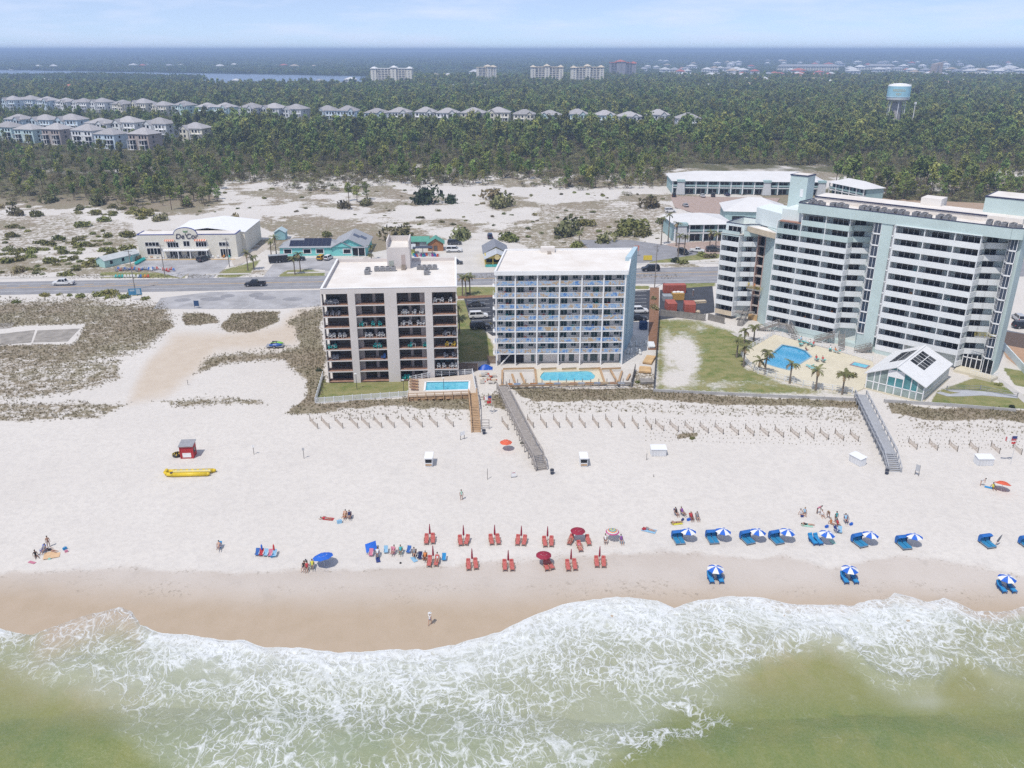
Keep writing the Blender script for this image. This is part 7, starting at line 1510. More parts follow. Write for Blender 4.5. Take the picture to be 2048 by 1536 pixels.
for u, lab in ((858, 'white rental hut on the sand, left one'), (1167, 'white rental hut on the sand beside the long boardwalk')):
    o = thing('rental_hut', lab, 'hut', PG(u, 931), 0); MB().box(-.65, .65, -.6, 1.6, 0, 1.7).build('body', vinyl, o); MB().box(-.75, .75, -.85, 1.75, 1.7, 1.85).build('roof', white_paint, o); MB().box(-.55, .55, -.64, -.6, .85, 1.45).build('hatch', dark_glass, o); MB().box(-.55, .55, -.7, -.6, .3, .6).build('counter', wood_t, o)
o = thing('ticket_kiosk', 'red kiosk with grey roof on the sand at the left', 'kiosk', PG(378, 912), R(4)); MB().box(-1.15, 1.15, -1, 1, 0, 2.4).build('wall', mat('kiosk_red', (.42, .035, .04), rough=.6), o); MB().add([(-1.3, -1.2, 2.35), (1.3, -1.2, 2.35), (1.3, 1.2, 2.65), (-1.3, 1.2, 2.65), (-1.3, -1.2, 2.5), (1.3, -1.2, 2.5), (1.3, 1.2, 2.8), (-1.3, 1.2, 2.8)], [(3,2,1,0),(4,5,6,7),(0,1,5,4),(1,2,6,5),(2,3,7,6),(3,0,4,7)]).build('roof', metal_grey, o); MB().box(-.75, .75, -1.04, -1, .25, 1.1).build('panel', white_paint, o); MB().box(1.15, 1.19, -.5, .4, .9, 1.8).build('hatch', dark_glass, o)
for x in (-1.1, 1.1): MB().box(x-.08, x+.08, -1.06, -.98, 0, 2.4).build('corner_board', MATS['kiosk_red'], o)
o = thing('towable_tube', 'black and yellow towable tube beside the red kiosk', 'inflatable', PG(355, 912), .4); yl = mat('float_yellow', (.66, .47, .03), rough=.4); MB().lathe([(.35, .1), (.6, .02), (.85, .15), (.9, .4), (.7, .62), (.4, .55), (.35, .1)], n=14).build('ring', mat('float_black', (.02, .02, .02), rough=.4), o)
for k in range(7): a = k*.9; MB().lathe([(.36, .12), (.62, .0), (.88, .14), (.93, .4), (.72, .66), (.38, .58)], n=28).build('stripe', yl, o) if False else MB().beam((.4*math.cos(a), .4*math.sin(a), .62), (.9*math.cos(a), .9*math.sin(a), .5), .16, .06).build('stripe', yl, o)
o = thing('banana_boat', 'long yellow inflatable banana boat lying on the sand', 'inflatable', PG(380, 949), R(3))
for s__, x1_ in ((-1, 3.6), (1, 4.3)):
    MB().path([(-4.1, s__*.35, .75), (-3.7, s__*.55, .45), (-2.6, s__*.62, .36), (x1_-.4, s__*.62, .36), (x1_, s__*.62, .42)], [.2, .34, .38, .38, .2], 10).build('tube', yl, o, smooth=True)
MB().path([(-4.0, -.5, .75), (-4.0, .5, .75)], [.3, .3], 8).build('bow', yl, o); MB().path([(-2.8, 0, .62), (3.6, 0, .62)], [.24, .24], 8).build('seat_tube', mat('float_pale', (.68, .58, .25), rough=.5), o)
for q in range(6): MB().box(-2.2+q*.95, -1.7+q*.95, .18, .34, .66, .82).build('grip', mat('grip_blue', (.25, .32, .45)), o)
MB().lathe([(.28, 0), (.28, .03), (.01, .03)], n=14).build('badge', mat('badge_dark', (.06, .06, .07)), o, (-2.9, -.62, .74))
o = thing('jet_ski_trailer', 'two jet skis, green over blue, on a trailer by the sandy path', 'jet ski', (*P(553, 694), 0), R(2))
def jet(m1, m2, z, y_):
    h_ = MB(); loft(h_, [[(x, y_-w_, z+b0), (x, y_+w_, z+b0), (x, y_+w_*1.05, z+.35), (x, y_+w_*.5, z+tp_), (x, y_-w_*.5, z+tp_), (x, y_-w_*1.05, z+.35)] for x, w_, b0, tp_ in ((-1.5, .4, .1, .4), (-.6, .52, 0, .62), (.3, .52, 0, .72), (1.0, .42, .08, .55), (1.6, .1, .28, .4))]); hh_ = h_.build('hull', m1, o); MB().box(-1.1, .1, y_-.22, y_+.22, z+.55, z+.78).build('saddle', metal_dark, hh_); MB().beam((.25, y_-.4, z+.95), (.25, y_+.4, z+.95), .08, .06).beam((.5, y_, z+.6), (.25, y_, z+.95), .12, .1).build('handlebar', m2, hh_)
jet(mat('jet_blue', (.03, .10, .35), rough=.3), metal_dark, .5, -.6); jet(mat('jet_green', (.22, .50, .06), rough=.3), c_white, .5, .75)
MB().box(-2.4, 1.8, -1.2, 1.2, .4, .5).beam((1.8, 0, .45), (3.6, 0, .4), .1, .1).build('trailer_frame', metal_grey, o)
for s__ in (-1, 1): w_ = link('wheel', None, o, (-.3, s__*1.25, .39)); w_.rotation_euler = (math.pi/2, 0, 0); link('tyre', TY, w_); link('rim', RM, w_)
def post(u, v, h_, label, cap=None):
    o = thing('marker_post', label, 'post', PG(u, v), 0); MB().tube((0, 0, -.3), (0, 0, h_), .06, .06, 6).build('pole', wood_g, o)
    if cap: MB().box(-.22, .22, -.05, .0, h_-.45, h_).build('plate', cap, o)
post(508, 909, 1.9, 'thin marker post with plate right of the red kiosk', white_paint); post(608, 917, 2.1, 'thin marker post with plate below the left sand fences', slv); post(975, 959, 2.1, 'thin marker post before the long boardwalk'); post(1293, 920, 1.3, 'short post left of the open sand storage box'); post(376, 770, 1.2, 'short post on the sandy path'); post(1307, 954, .5, 'small stake on the open sand')
def board_sign(u, v, label, w_, h_, z, bm_, rz=0.0, two=True):
    o = thing('notice_board', label, 'sign', PG(u, v), rz)
    for s__ in ((-1, 1) if two else (0,)): MB().box(s__*w_*.45-.05, s__*w_*.45+.05, -.05, .05, -.2, z+h_).build('post', wood_g, o)
    MB().box(-w_/2, w_/2, -.09, -.05, z, z+h_).build('board', bm_, o); return o
board_sign(925, 879, 'white notice board left of the orange steps', .9, .8, .9, white_paint, R(30)); o = board_sign(1027, 955, 'white notice board with red print by the long boardwalk', .8, .9, .2, white_paint, R(10)); MB().box(-.3, .3, -.1, -.09, .9, 1.0).build('red_print', lampr, o); board_sign(1833, 951, 'dark framed notice board right of the hotel boardwalk', .7, 1.2, .9, mat('board_pale', (.45, .46, .48)), R(-50))
board_sign(394, 616, 'small dark blue sign at the edge of the beach parking lot', 1.4, 1.6, .6, mat('sign_blue', (.03, .07, .16), rough=.5)); o = board_sign(273, 600, 'wide blue sign on posts by the road palmettos', 3.6, 1.9, 1.6, mat('sign_sky_blue', (.06, .22, .38), rough=.5), R(12)); MB().box(-1.4, -.1, -.1, -.09, 2.7, 3.2).box(.3, 1.4, -.1, -.09, 1.8, 3.3).build('sign_print', mat('print_pale', (.35, .45, .52)), o)
board_sign(1272, 512, 'red and white shop sign by the empty lot', 1.9, 2.0, 1.8, mat('shop_sign', (.6, .5, .45), col2=(.5, .1, .06), scale=.7)); board_sign(1295, 522, 'yellow banner board on the verge across the road', 3.0, 1.7, .3, mat('banner_yellow', (.66, .5, .06)))
def bin_(u, v, label, m): o = thing('waste_bin', label, 'bin', PG(u, v), 0); MB().lathe([(.28, 0), (.34, .9), (.36, .92), (.30, .95)], n=12).build('drum', m, o); MB().lathe([(.3, .94), (.001, .94)], n=12).build('opening', metal_dark, o); MB().lathe([(.37, .6), (.37, .68)], n=12).build('hoop', metal_grey, o)
bd_ = mat('bin_dark', (.05, .06, .09)); bin_(1104, 948, 'dark bin at the foot of the long boardwalk', bd_); bin_(1773, 948, 'dark bin at the foot of the hotel boardwalk', bd_); bin_(968, 868, 'dark bin right of the orange steps', bd_); bin_(948, 782, 'dark bin on the corner of the small pool terrace', bd_)
o = thing('foot_shower', 'wooden shower rack beside the orange steps', 'shower', PG(970, 858), 0)
for x in (-.8, .8): MB().box(x-.06, x+.06, -.06, .06, 0, 2.0).build('post', wood_g, o)
for z in (.7, 1.3, 1.95): MB().beam((-.8, 0, z), (.8, 0, z), .08, .1).build('rail', wood_g, o)
def flagpole(label, p, h_, flags):
    o = thing('flagpole', label, 'flagpole', p, 0); MB().tube((0, 0, -.3), (0, 0, h_), .06, .04, 6).build('pole', pole_m, o)
    for k, (z, w_, hh_, m) in enumerate(flags):
        b_ = MB(); n = 6
        for q in range(n): x0, x1 = -w_*q/n, -w_*(q+1)/n; b_.add([(x0, .15*math.sin(q*1.2), z), (x0, .15*math.sin(q*1.2), z-hh_), (x1, .15*math.sin((q+1)*1.2), z-hh_-.06), (x1, .15*math.sin((q+1)*1.2), z-.06)], [(0, 1, 2, 3)])
        fo = b_.build('flag', m[0], o)
        if len(m) > 1:
            for r_ in range(6): MB().box(-w_, -.02, -.03, -.01, z-hh_+hh_*(r_*2)/13, z-hh_+hh_*(r_*2+1)/13).build('stripe', m[1], fo)
            MB().box(-w_*.42, 0, -.05, -.035, z-hh_*.54, z).build('canton', m[2], fo)
navyc = cm('navy', (.03, .05, .18)); flag_r = cm('flag_red', (.55, .05, .05))
flagpole('flagpole with striped flag and red flag beside the orange steps', PG(983, 828), 4.0, [(3.95, 1.5, .85, (c_white, flag_r, navyc)), (2.95, .9, .6, (flag_r,)), (2.9, .0+.01, .1, (flag_r,))]); flagpole('flagpole with striped flag near the right edge', PG(2021, 928), 5.6, [(5.5, 2.0, .9, (c_white, flag_r, navyc)), (4.4, .7, .4, (flag_r,))])
def utility_pole(p, h_, label, lean=0.0):
    o = thing('utility_pole', label, 'pole', (*p, 0), RA); o.rotation_euler = (0, lean, RA); MB().tube((0, 0, 0), (0, 0, h_), .17, .11, 8).build('pole', wood_g, o); MB().box(-1.1, 1.1, -.06, .06, h_-.6, h_-.45).build('crossarm', wood_g, o); MB().lathe([(.2, h_-2.2), (.2, h_-1.3), (.01, h_-1.25)], c=(.35, 0, 0), n=10).build('transformer', metal_grey, o); return o
UP = [(P(270, 580), 12.5, 'wooden utility pole on the beach side behind the blue sign'), (P(330, 553), 10.5, 'wooden utility pole on the store lawn'), (P(459, 534), 10, 'wooden utility pole on the verge right of the store lot'), (P(1309, 576), 13.5, 'wooden utility pole in the mulch bed right of the white condominium')]
for p, h_, lab in UP: utility_pole(p, h_, lab)
for u, v, lab in [(714, 779, 'left lamp post on the pale condominium lawn'), (808, 792, 'middle lamp post at the corner of the small pool terrace'), (888, 788, 'right lamp post before the small pool')]:
    o = thing('lamp_post', lab, 'lamp', (*P(u, v), 0), 0); MB().tube((0, 0, 0), (0, 0, 3.6), .06, .05, 6).build('pole', metal_dark, o); MB().cbox(-.1, 0, 3.65, .5, .25, .15).build('lamp_head', white_paint, o)
# containers and site clutter
def container(label, u, v, L_, W_, h_, rz, c_=(.37, .10, .07)):
    o = thing('container', label, 'container', (*P(u, v), 0), rz); m = mat('container_%d' % int(c_[0]*100), c_, rough=.7, var=.15, scale=.8); b_ = MB().box(-L_/2, L_/2, -W_/2, W_/2, .1, h_); n = int(L_/.4)
    for q in range(n): x = -L_/2+L_*(q+.5)/n; b_.box(x-.1, x+.1, -W_/2-.06, W_/2+.06, .25, h_-.15)
    b_.build('body', m, o); MB().box(-L_/2-.03, L_/2+.03, -W_/2-.04, W_/2+.04, h_, h_+.06).build('roof', m, o)
    for s__ in (-1, 1): MB().box(L_/2, L_/2+.05, min(0, s__*W_/2*.95), max(0, s__*W_/2*.95), .2, h_-.1).build('door', m, o)
container('long red shipping container by the road', 1348, 585, 6.6, 2.4, 2.5, R(2)); container('red container on the left behind the grey board fence', 1341, 620, 2.6, 4.4, 2.4, R(2)); container('red container on the right behind the grey board fence', 1378, 622, 3.0, 4.4, 2.4, R(-6)); container('golden plywood dumpster between the red containers', 1355, 599, 3.4, 2.2, 2.0, R(2), (.50, .30, .09)); container('grey covered dumpster left of the plywood one', 1334, 601, 2.6, 3.0, 1.6, 0, (.30, .32, .34)); container('dark blue dumpster right of the white condominium', 1286, 658, 1.9, 1.6, 2.0, R(3), (.012, .05, .14))
o = thing('dumpster_load', 'white sacks heaped on the plywood dumpster', 'sacks', (*P(1355, 599), 2.05), 0); [MB().ell((x, y_, .15), (.7, .5, .35)).build('sack', c_white, o, smooth=True) for x, y_ in ((-1, 0), (.1, .2), (1.1, -.1))]
for i, (u, v, w_, d_, rz_, lab, m_) in enumerate([(1298,722,2.0,5.0,-20,'stack of plywood sheets by the dark fence, upper one',ply),(1290,742,2.6,3.2,-10,'stack of plywood sheets by the dark fence, lower one',ply),(1293,765,3.2,2.2,5,'pile of grey boards beside the bright green bush',wood_g),(1302,692,1.4,3.6,-3,'white sheet materials leaning by the dark fence',vinyl),(1400,605,3.4,1.4,10,'pallets of building material on the hotel service lot',ply_pale),(1392,625,2.0,1.4,-20,'heap of scrap lumber right of the red containers',ply_pale)]):
    o = thing('material_stack', lab, 'building material', (*P(u, v), 0), R(rz_))
    for q in range(5): MB().box(-w_/2+random.uniform(-.15, .15), w_/2+random.uniform(-.15, .15), -d_/2+random.uniform(-.2, .2), d_/2, q*.12, q*.12+.1).build('sheet', m_, o)
for i in range(9):
    p = P(1254+(i % 5)*9+random.uniform(-2, 2), 694+(i//5)*14+random.uniform(-3, 3)); o = MB().path([(0, 0, 0), (.1, .1, .9), (.05, .3, 1.5)], [.28, .34, .12], 7).build('wrapped_umbrella', c_white, None, (*p, 0), i, smooth=True); tag(o, 'one of the upright white wrapped bundles right of the white condominium', 'bundle', 'white wrapped bundles')
o = thing('tarpaulin_heap', 'royal blue tarpaulin over a heap between the condominiums', 'tarpaulin', (*P(971, 737), 0), 0); o.scale = (.75, .7, .6); rs_.seed(5); b_ = MB(); n = 9
for i in range(n):
    for j in range(n): b_.v.append((-2.2+4.4*i/(n-1), -1.6+3.2*j/(n-1), max(0, 1.6-(abs(i-4)/4)**2*1.4-(abs(j-4)/4)**2*1.5)+rs_.uniform(-.12, .12)))
for i in range(n-1):
    for j in range(n-1): b_.f.append((i*n+j, (i+1)*n+j, (i+1)*n+j+1, i*n+j+1)); b_.m.append(0)
b_.build('sheet', cm('tarp_blue', (.015, .09, .45), .4), o)
o = thing('rubble_heap', 'pale rubble heap with red scraps below the blue tarpaulin', 'rubble', (*P(975, 757), 0), 0)
for i in range(46): MB().cbox(rs_.uniform(-1.6, 2.0), rs_.uniform(-3.2, 2.6), rs_.uniform(.05, .5), rs_.uniform(.2, 1.0), rs_.uniform(.2, .7), rs_.uniform(.1, .4)).build('rubble_piece', rs_.choice([conc, conc_lot, conc_lot, ply_pale, mat('scrap_red', (.45, .09, .05)), stone]), o, None, 0)
# adirondack chairs for sale and on balconies
def adir(name='deck_chair'):
    b_ = MB()
    for q in range(5): b_.beam((-.22+q*.11, .18, .3), (-.24+q*.12, .48, 1.0-abs(q-2)*.06), .09, .03)
    for q in range(4): b_.box(-.27, .27, -.38+q*.15, -.26+q*.15, .36-q*.03, .39-q*.03)
    for s__ in (-.3, .3): b_.box(s__-.03, s__+.03, -.42, -.36, 0, .58); b_.beam((s__, -.4, .3), (s__, .5, .05), .04, .12); b_.box(s__-.07, s__+.07, -.45, .3, .57, .6)
    return b_.mesh(name, vinyl)
AD = adir(); TB = MB().box(-.4, .4, -.4, .4, .68, .73).box(-.36, -.3, -.36, -.3, 0, .68).box(.3, .36, -.36, -.3, 0, .68).box(-.36, -.3, .3, .36, 0, .68).box(.3, .36, .3, .36, 0, .68).mesh('side_table', vinyl)
def achair(loc, rz, m, label, group): o = tag(link('deck_chair', AD, None, loc, rz, 1.05), label, 'chair', group); objmats(o, [m]); return o
ccs = [('teal', (.04, .42, .40)), ('white', (.68, .68, .68)), ('red', (.52, .07, .05)), ('blue', (.04, .16, .48)), ('orange', (.62, .27, .05)), ('grey', (.25, .26, .3)), ('yellow', (.66, .45, .03))]
cmx = {k: mat('chair_'+k, c_, rough=.6, var=.05) for k, c_ in ccs}
for i, (u, k) in enumerate([(238,0),(244,0),(250,1),(256,1),(262,1),(268,1),(275,1),(281,3),(289,4),(296,2),(231,0)]): achair(vp(u, 555.5, .0), random.uniform(-.3, .3), cmx[ccs[k][0]], '%s lawn chair for sale on the store verge, row nearest the road' % ccs[k][0], '%s chairs on the store verge' % ccs[k][0])
for i in range(26): k = rs_.choice([5, 2, 1, 3, 5, 2]); achair(vp(232+i*4.6+rs_.uniform(-1, 1), 541+rs_.uniform(-2, 3), .02), rs_.uniform(-1, 1), cmx[ccs[k][0]], '%s lawn chair for sale in the crowd along the store lot edge' % ccs[k][0], '%s chairs along the store lot' % ccs[k][0])
for i in range(16): k = rs_.choice([1, 1, 0, 4, 1]); achair(vp(293+i*11+rs_.uniform(-1, 1), 515.5+rs_.uniform(0, 1), .02), rs_.uniform(-.4, .4), cmx[ccs[k][0]], '%s chair for sale along the store front' % ccs[k][0], '%s chairs along the store front' % ccs[k][0])
for i in range(12): achair(vp(272+i*1.6, 530-i*.9, .02), .8, cmx['teal'], 'teal chair for sale lined up beside the teal shed', 'teal chairs beside the shed')
FLN = ['ground', 'second', 'third', 'fourth', 'fifth', 'sixth', 'seventh', 'top']; BAYN = ['leftmost', 'left middle', 'right middle', 'rightmost']
tbf = [(7,0,'grey',[.9,1.6,2.5,3.1]),(6,0,'grey',[.8,2.0,3.2]),(4,0,'white',[1.0,1.9,3.2,4.2]),(3,0,'teal',[.8,2.0]),(2,0,'grey',[1.4,2.2]),(5,1,'teal',[8.0,10.4,11.9]),(4,1,'white',[8.9,9.8,11.5,12.4]),(3,1,'teal',[10.6,11.6]),(2,1,'blue',[12.3]),(6,2,'white',[17.0,17.8,19.4,21.0]),(5,2,'white',[16.9,18.4,20.2,21.2]),(3,2,'teal',[18.2,21.4]),(0,2,'teal',[16.6,17.6]),(7,3,'white',[23.9,25.4,27.2]),(4,3,'grey',[25.8,27.8]),(3,3,'yellow',[26.2,27.7]),(1,3,'white',[24.2,25.4,27.0,27.9]),(2,3,'grey',[25.8,27.6])]
for k, ci, cn_, xs_ in tbf:
    for x in xs_: achair((*fT(x, .75), .27+2.5*k), TA+rs_.uniform(-.5, .5), cmx[cn_], '%s chair on the %s floor balcony, %s bay of the pale condominium' % (cn_, FLN[k], BAYN[ci]), 'chairs on the pale condominium balconies')
    if k in (7, 4, 5, 3): o = tag(link('side_table', TB, None, (*fT(xs_[0]+.75, 1.1), .27+2.5*k), TA), 'small table among the chairs, %s floor, %s bay, pale condominium' % (FLN[k], BAYN[ci]), 'table', 'tables on the pale condominium balconies')
fW = frameP(WQ[0], wa)
for k in range(7):
    for ci in range(6):
        for q in range(rs_.randint(0, 2)): c_ = rs_.choice(['blue', 'grey', 'teal', 'grey', 'red', 'white']); achair((*fW(bx_[ci]+1.0+rs_.random()*3.0, 1.0), 2.97+2.68*k), rs_.uniform(-.6, .6), cmx[c_], '%s chair on the %s floor balcony, %s bay of the white condominium' % (c_, FLN[k+1], ORD[ci]), 'chairs on the white condominium balconies')
for k in range(1, 11):
    for a, c_ in [(1, 7), (7, 12.8), (23.4, 29.7), (29.7, 36), (36, 41.3)]:
        if rs_.random() < .42: cc_ = rs_.choice(['white', 'white', 'teal', 'grey', 'orange']); achair((*fH(rs_.uniform(a+1, c_-1), 1.1), fz(k)+.0), HA+rs_.uniform(-.5, .5), cmx[cc_], '%s chair behind the hotel balcony band on level %d' % (cc_, k+1), 'chairs on the hotel balconies')
# loungers on the terraces
for i, (u, v, rz_) in enumerate([(1600,684,-40),(1608,687,-40),(1617,690,-42),(1625,693,-42),(1660,702,-20),(1673,706,30),(1633,722,0),(1646,724,0),(1619,735,40),(1624,738,40),(1629,741,40),(1602,692,-40)]): lounger('teal', 'teal sun lounger, %s counted from the hotel steps round the terrace' % ORD[i], (*P(u, v, .25), .25), R(rz_+180), 'teal loungers on the hotel terrace')
for i in range(4): lounger('tan', 'wooden sun lounger on the small pool terrace, %s from the back' % ORD[i], (*P(828, 764+i*5.5, 1), 1.0), R(90), 'wooden loungers on the small terrace')
for i in range(6): lounger('tan', 'dark wood chair under the terrace rail, %s from the left' % ORD[i], (*P(826+i*14, 799, .2), 0.05), R(170), 'chairs under the terrace rail', .8)
# ================================================================ PEOPLE
skin_m = [mat('skin_a', (.48, .30, .22), rough=.6), mat('skin_b', (.36, .21, .15), rough=.6), mat('skin_c', (.20, .11, .075), rough=.6)]
hair_m = [mat('hair_dark', (.025, .018, .014)), mat('hair_brown', (.09, .055, .03)), mat('hair_fair', (.30, .21, .10)), mat('hat_straw', (.48, .38, .22)), mat('cap_white', (.6, .6, .6))]
cl = {k: cm('wear_'+k, c_) for k, c_ in dict(black=(.02, .02, .022), white=(.66, .66, .66), blue=(.04, .13, .4), navy=(.02, .03, .10), red=(.45, .04, .05), pink=(.55, .2, .28), teal=(.04, .35, .38), mint=(.35, .6, .5), yellow=(.6, .55, .06), grey=(.22, .23, .25), orange=(.58, .2, .05), purple=(.2, .07, .28), sky=(.25, .45, .62)).items()}
def body(joints, edges, root):
    """joints: name -> (x,y,z,r,zone); grows one continuous skin over the skeleton"""
    me = bpy.data.meshes.new('body'); nm = list(joints); me.from_pydata([joints[k][:3] for k in nm], [(nm.index(a), nm.index(c)) for a, c in edges], [])
    o = bpy.data.objects.new('body', me); COL.objects.link(o); sk = o.modifiers.new('s', 'SKIN'); sk.use_smooth_shade = True
    for i, k in enumerate(nm): sv = me.skin_vertices[0].data[i]; sv.radius = (joints[k][3],)*2; sv.use_root = (k == root)
    sb = o.modifiers.new('d', 'SUBSURF'); sb.levels = 1; sb.render_levels = 1
    return o, joints, edges
def finish(o, joints, edges, dg):
    me = bpy.data.meshes.new_from_object(o.evaluated_get(dg)); bpy.data.objects.remove(o)
    segs = [(Vector(joints[a][:3]), Vector(joints[c][:3]), joints[c][4]) for a, c in edges]
    for i in range(3): me.materials.append(None)
    me.materials.clear()
    for q in (skin_m[0], cl['blue'], cl['black']): me.materials.append(q)
    mi = []
    for p in me.polygons:
        best = (9, 0)
        for a, c, zn in segs:
            d = c-a; t_ = max(0, min(1, (p.center-a).dot(d)/max(1e-9, d.length_squared))); dd = (p.center-a-d*t_).length
            if dd < best[0]: best = (dd, zn)
        mi.append(best[1])
    me.polygons.foreach_set('material_index', mi); me.polygons.foreach_set('use_smooth', [True]*len(mi)); me.update(); return me
E_ = [('pel', 'waist'), ('waist', 'chest'), ('chest', 'neck'), ('neck', 'head'), ('head', 'crown')]
for s in 'lr': E_ += [('chest', 'sh'+s), ('sh'+s, 'el'+s), ('el'+s, 'wr'+s), ('wr'+s, 'ha'+s), ('pel', 'hp'+s), ('hp'+s, 'kn'+s), ('kn'+s, 'an'+s), ('an'+s, 'to'+s)]
def J(pel, tors, arms, legs, headd=(0, 0, 1)):
    """limb directions -> joints; zones: 0 skin 1 top 2 shorts"""
    j = {}; pel = Vector(pel); t_ = Vector(tors).normalized(); hd = Vector(headd).normalized()
    side = Vector((1, 0, 0)); j['pel'] = (*pel, .15, 2); j['waist'] = (*(pel+t_*.2), .125, 1); j['chest'] = (*(pel+t_*.46), .15, 1); j['neck'] = (*(pel+t_*.62), .055, 0); hb_ = pel+t_*.62+hd*.13; j['head'] = (*hb_, .095, 0); j['crown'] = (*(hb_+hd*.1), .08, 0)
    for s, sg in (('l', -1), ('r', 1)):
        sh_ = pel+t_*.52+side*sg*.19; j['sh'+s] = (*sh_, .062, 1); a = [Vector(q).normalized() for q in arms[s]]; el = sh_+a[0]*.29; wr = el+a[1]*.26; j['el'+s] = (*el, .045, 0); j['wr'+s] = (*wr, .032, 0); j['ha'+s] = (*(wr+a[1]*.13), .035, 0)
        l_ = [Vector(q).normalized() for q in legs[s]]; hp = pel+side*sg*.10-t_*.02; kn = hp+l_[0]*.43; an = kn+l_[1]*.42; j['hp'+s] = (*hp, .098, 2); j['kn'+s] = (*kn, .066, 2 if False else 0); j['an'+s] = (*an, .042, 0); j['to'+s] = (*(an+l_[2]*.16), .04, 0)
    return j
dn_ = (0, 0, -1)
POSES = {
 'stand': J((0, 0, .93), (0, 0, 1), {'l': ((-.25, 0, -1), (-.1, -.25, -1)), 'r': ((.25, 0, -1), (.1, -.25, -1))}, {'l': ((-.08, 0, -1), (0, 0, -1), (0, -1, -.2)), 'r': ((.08, 0, -1), (0, 0, -1), (0, -1, -.2))}),
 'walk': J((0, 0, .91), (0, -.08, 1), {'l': ((-.2, .4, -1), (-.1, .1, -1)), 'r': ((.2, -.4, -1), (.1, -.7, -1))}, {'l': ((0, -.42, -1), (0, .05, -1), (0, -1, -.1)), 'r': ((0, .25, -1), (0, .55, -1), (0, -1, -.5))}),
 'sit': J((0, .1, .48), (0, .55, 1), {'l': ((-.3, -.2, -1), (.1, -1, -.2)), 'r': ((.3, -.2, -1), (-.1, -1, -.2))}, {'l': ((-.1, -1, .12), (0, -.35, -1), (0, -1, .2)), 'r': ((.12, -1, .12), (0, -.3, -1), (0, -1, .2))}),
 'recline': J((0, .15, .56), (0, .85, 1), {'l': ((-.4, -.2, -1), (0, -1, -.3)), 'r': ((.4, -.2, -1), (0, -1, -.3))}, {'l': ((-.08, -1, .1), (0, -1, -.1), (0, -.3, 1)), 'r': ((.08, -1, .25), (0, -1, -.3), (0, -.3, 1))}),
 'ground': J((0, 0, .14), (0, .25, 1), {'l': ((-.4, .4, -1), (0, .2, -1)), 'r': ((.3, -.6, -1), (0, -1, 0))}, {'l': ((-.2, -1, .55), (0, -.6, -.8), (0, -1, 0)), 'r': ((.25, -1, .1), (0, -1, -.15), (0, -.4, 1))}),
 'lie': J((0, 0, .13), (0, 1, .05), {'l': ((-.8, .5, -.1), (.2, .9, 0)), 'r': ((.8, .3, -.1), (.1, -1, 0))}, {'l': ((-.08, -1, 0), (0, -1, 0), (0, -1, .1)), 'r': ((.1, -1, 0), (0, -1, 0), (0, -1, .1))}, (0, 1, .1)),
 'bend': J((0, 0, .9), (0, -.7, .75), {'l': ((-.1, -.3, -1), (0, -.2, -1)), 'r': ((.1, -.3, -1), (0, -.2, -1))}, {'l': ((-.08, -.1, -1), (0, .12, -1), (0, -1, -.2)), 'r': ((.1, .1, -1), (0, .1, -1), (0, -1, -.2))}, (0, -.8, .6))}
tmp = [(k, body(j, E_, 'pel')) for k, j in POSES.items()]
BODY = {}; HEADP = {k: (Vector(j['head'][:3]), (Vector(j['crown'][:3])-Vector(j['head'][:3])).normalized()) for k, j in POSES.items()}
HIDE_DG = bpy.context.evaluated_depsgraph_get(); HIDE_DG.update()
for k, (o, j, e_) in tmp: BODY[k] = finish(o, j, e_, HIDE_DG)
HAIR = {}
for k, (hp, hd) in HEADP.items():
    b_ = MB().ell((0, 0, 0), (.108, .108, .095)); q = hd.to_track_quat('Z', 'Y'); b_.v = [tuple(q @ Vector(v)+hp+hd*.075+Vector((0, .02, 0))) for v in b_.v]; HAIR[k] = b_.mesh('hair', hair_m[0], True)
    b_ = MB().lathe([(.24, 0), (.12, .02), (.11, .11), (.01, .13)], n=12); b_.v = [tuple(q @ Vector(v)+hp+hd*.11) for v in b_.v]; HAIR[k+'hat'] = b_.mesh('hat', hair_m[3])
def person(pose, u, v, rz, top, bot, label, z=None, sk=0, hr=0, hat=None, group=None, s_=1.06, loc=None):
    p = loc if loc is not None else (PG(u, v) if z is None else (*P(u, v, z), z))
    o = tag(link('person', BODY[pose], None, p, R(rz), s_), label, 'person', group); objmats(o, [skin_m[sk], cl[top] if top else skin_m[sk], cl[bot]])
    h_ = link('hat' if hat is not None else 'hair', HAIR[pose+('hat' if hat is not None else '')], o); objmats(h_, [hair_m[hat if hat is not None else hr]])
    return o
towels = {}
def towel(u, v, rz, m, label, w_=.85, l_=1.7):
    b_ = MB(); n = 6
    for i in range(n+1):
        for j in range(4): b_.v.append((-w_/2+w_*j/3, -l_/2+l_*i/n, .03+rs_.uniform(0, .035)))
    for i in range(n):
        for j in range(3): b_.f.append((i*4+j, i*4+j+1, (i+1)*4+j+1, (i+1)*4+j)); b_.m.append(0)
    return tag(b_.build('beach_towel', m, None, PG(u, v), R(rz)), label, 'towel')
def bag(u, v, m, label, s_=1.0):
    o = thing('beach_bag', label, 'bag', PG(u, v), rs_.random()); MB().add([(-.25*s_, -.15*s_, 0), (.25*s_, -.15*s_, 0), (.25*s_, .15*s_, 0), (-.25*s_, .15*s_, 0), (-.3*s_, -.12*s_, .36*s_), (.3*s_, -.12*s_, .36*s_), (.3*s_, .12*s_, .36*s_), (-.3*s_, .12*s_, .36*s_)], [(0,1,5,4),(1,2,6,5),(2,3,7,6),(3,0,4,7),(4,5,6,7)]).build('body', m, o); MB().beam((-.15*s_, 0, .36*s_), (-.1*s_, 0, .52*s_), .03, .03).beam((-.1*s_, 0, .52*s_), (.1*s_, 0, .52*s_), .03, .03).beam((.1*s_, 0, .52*s_), (.15*s_, 0, .36*s_), .03, .03).build('handle', m, o); return o
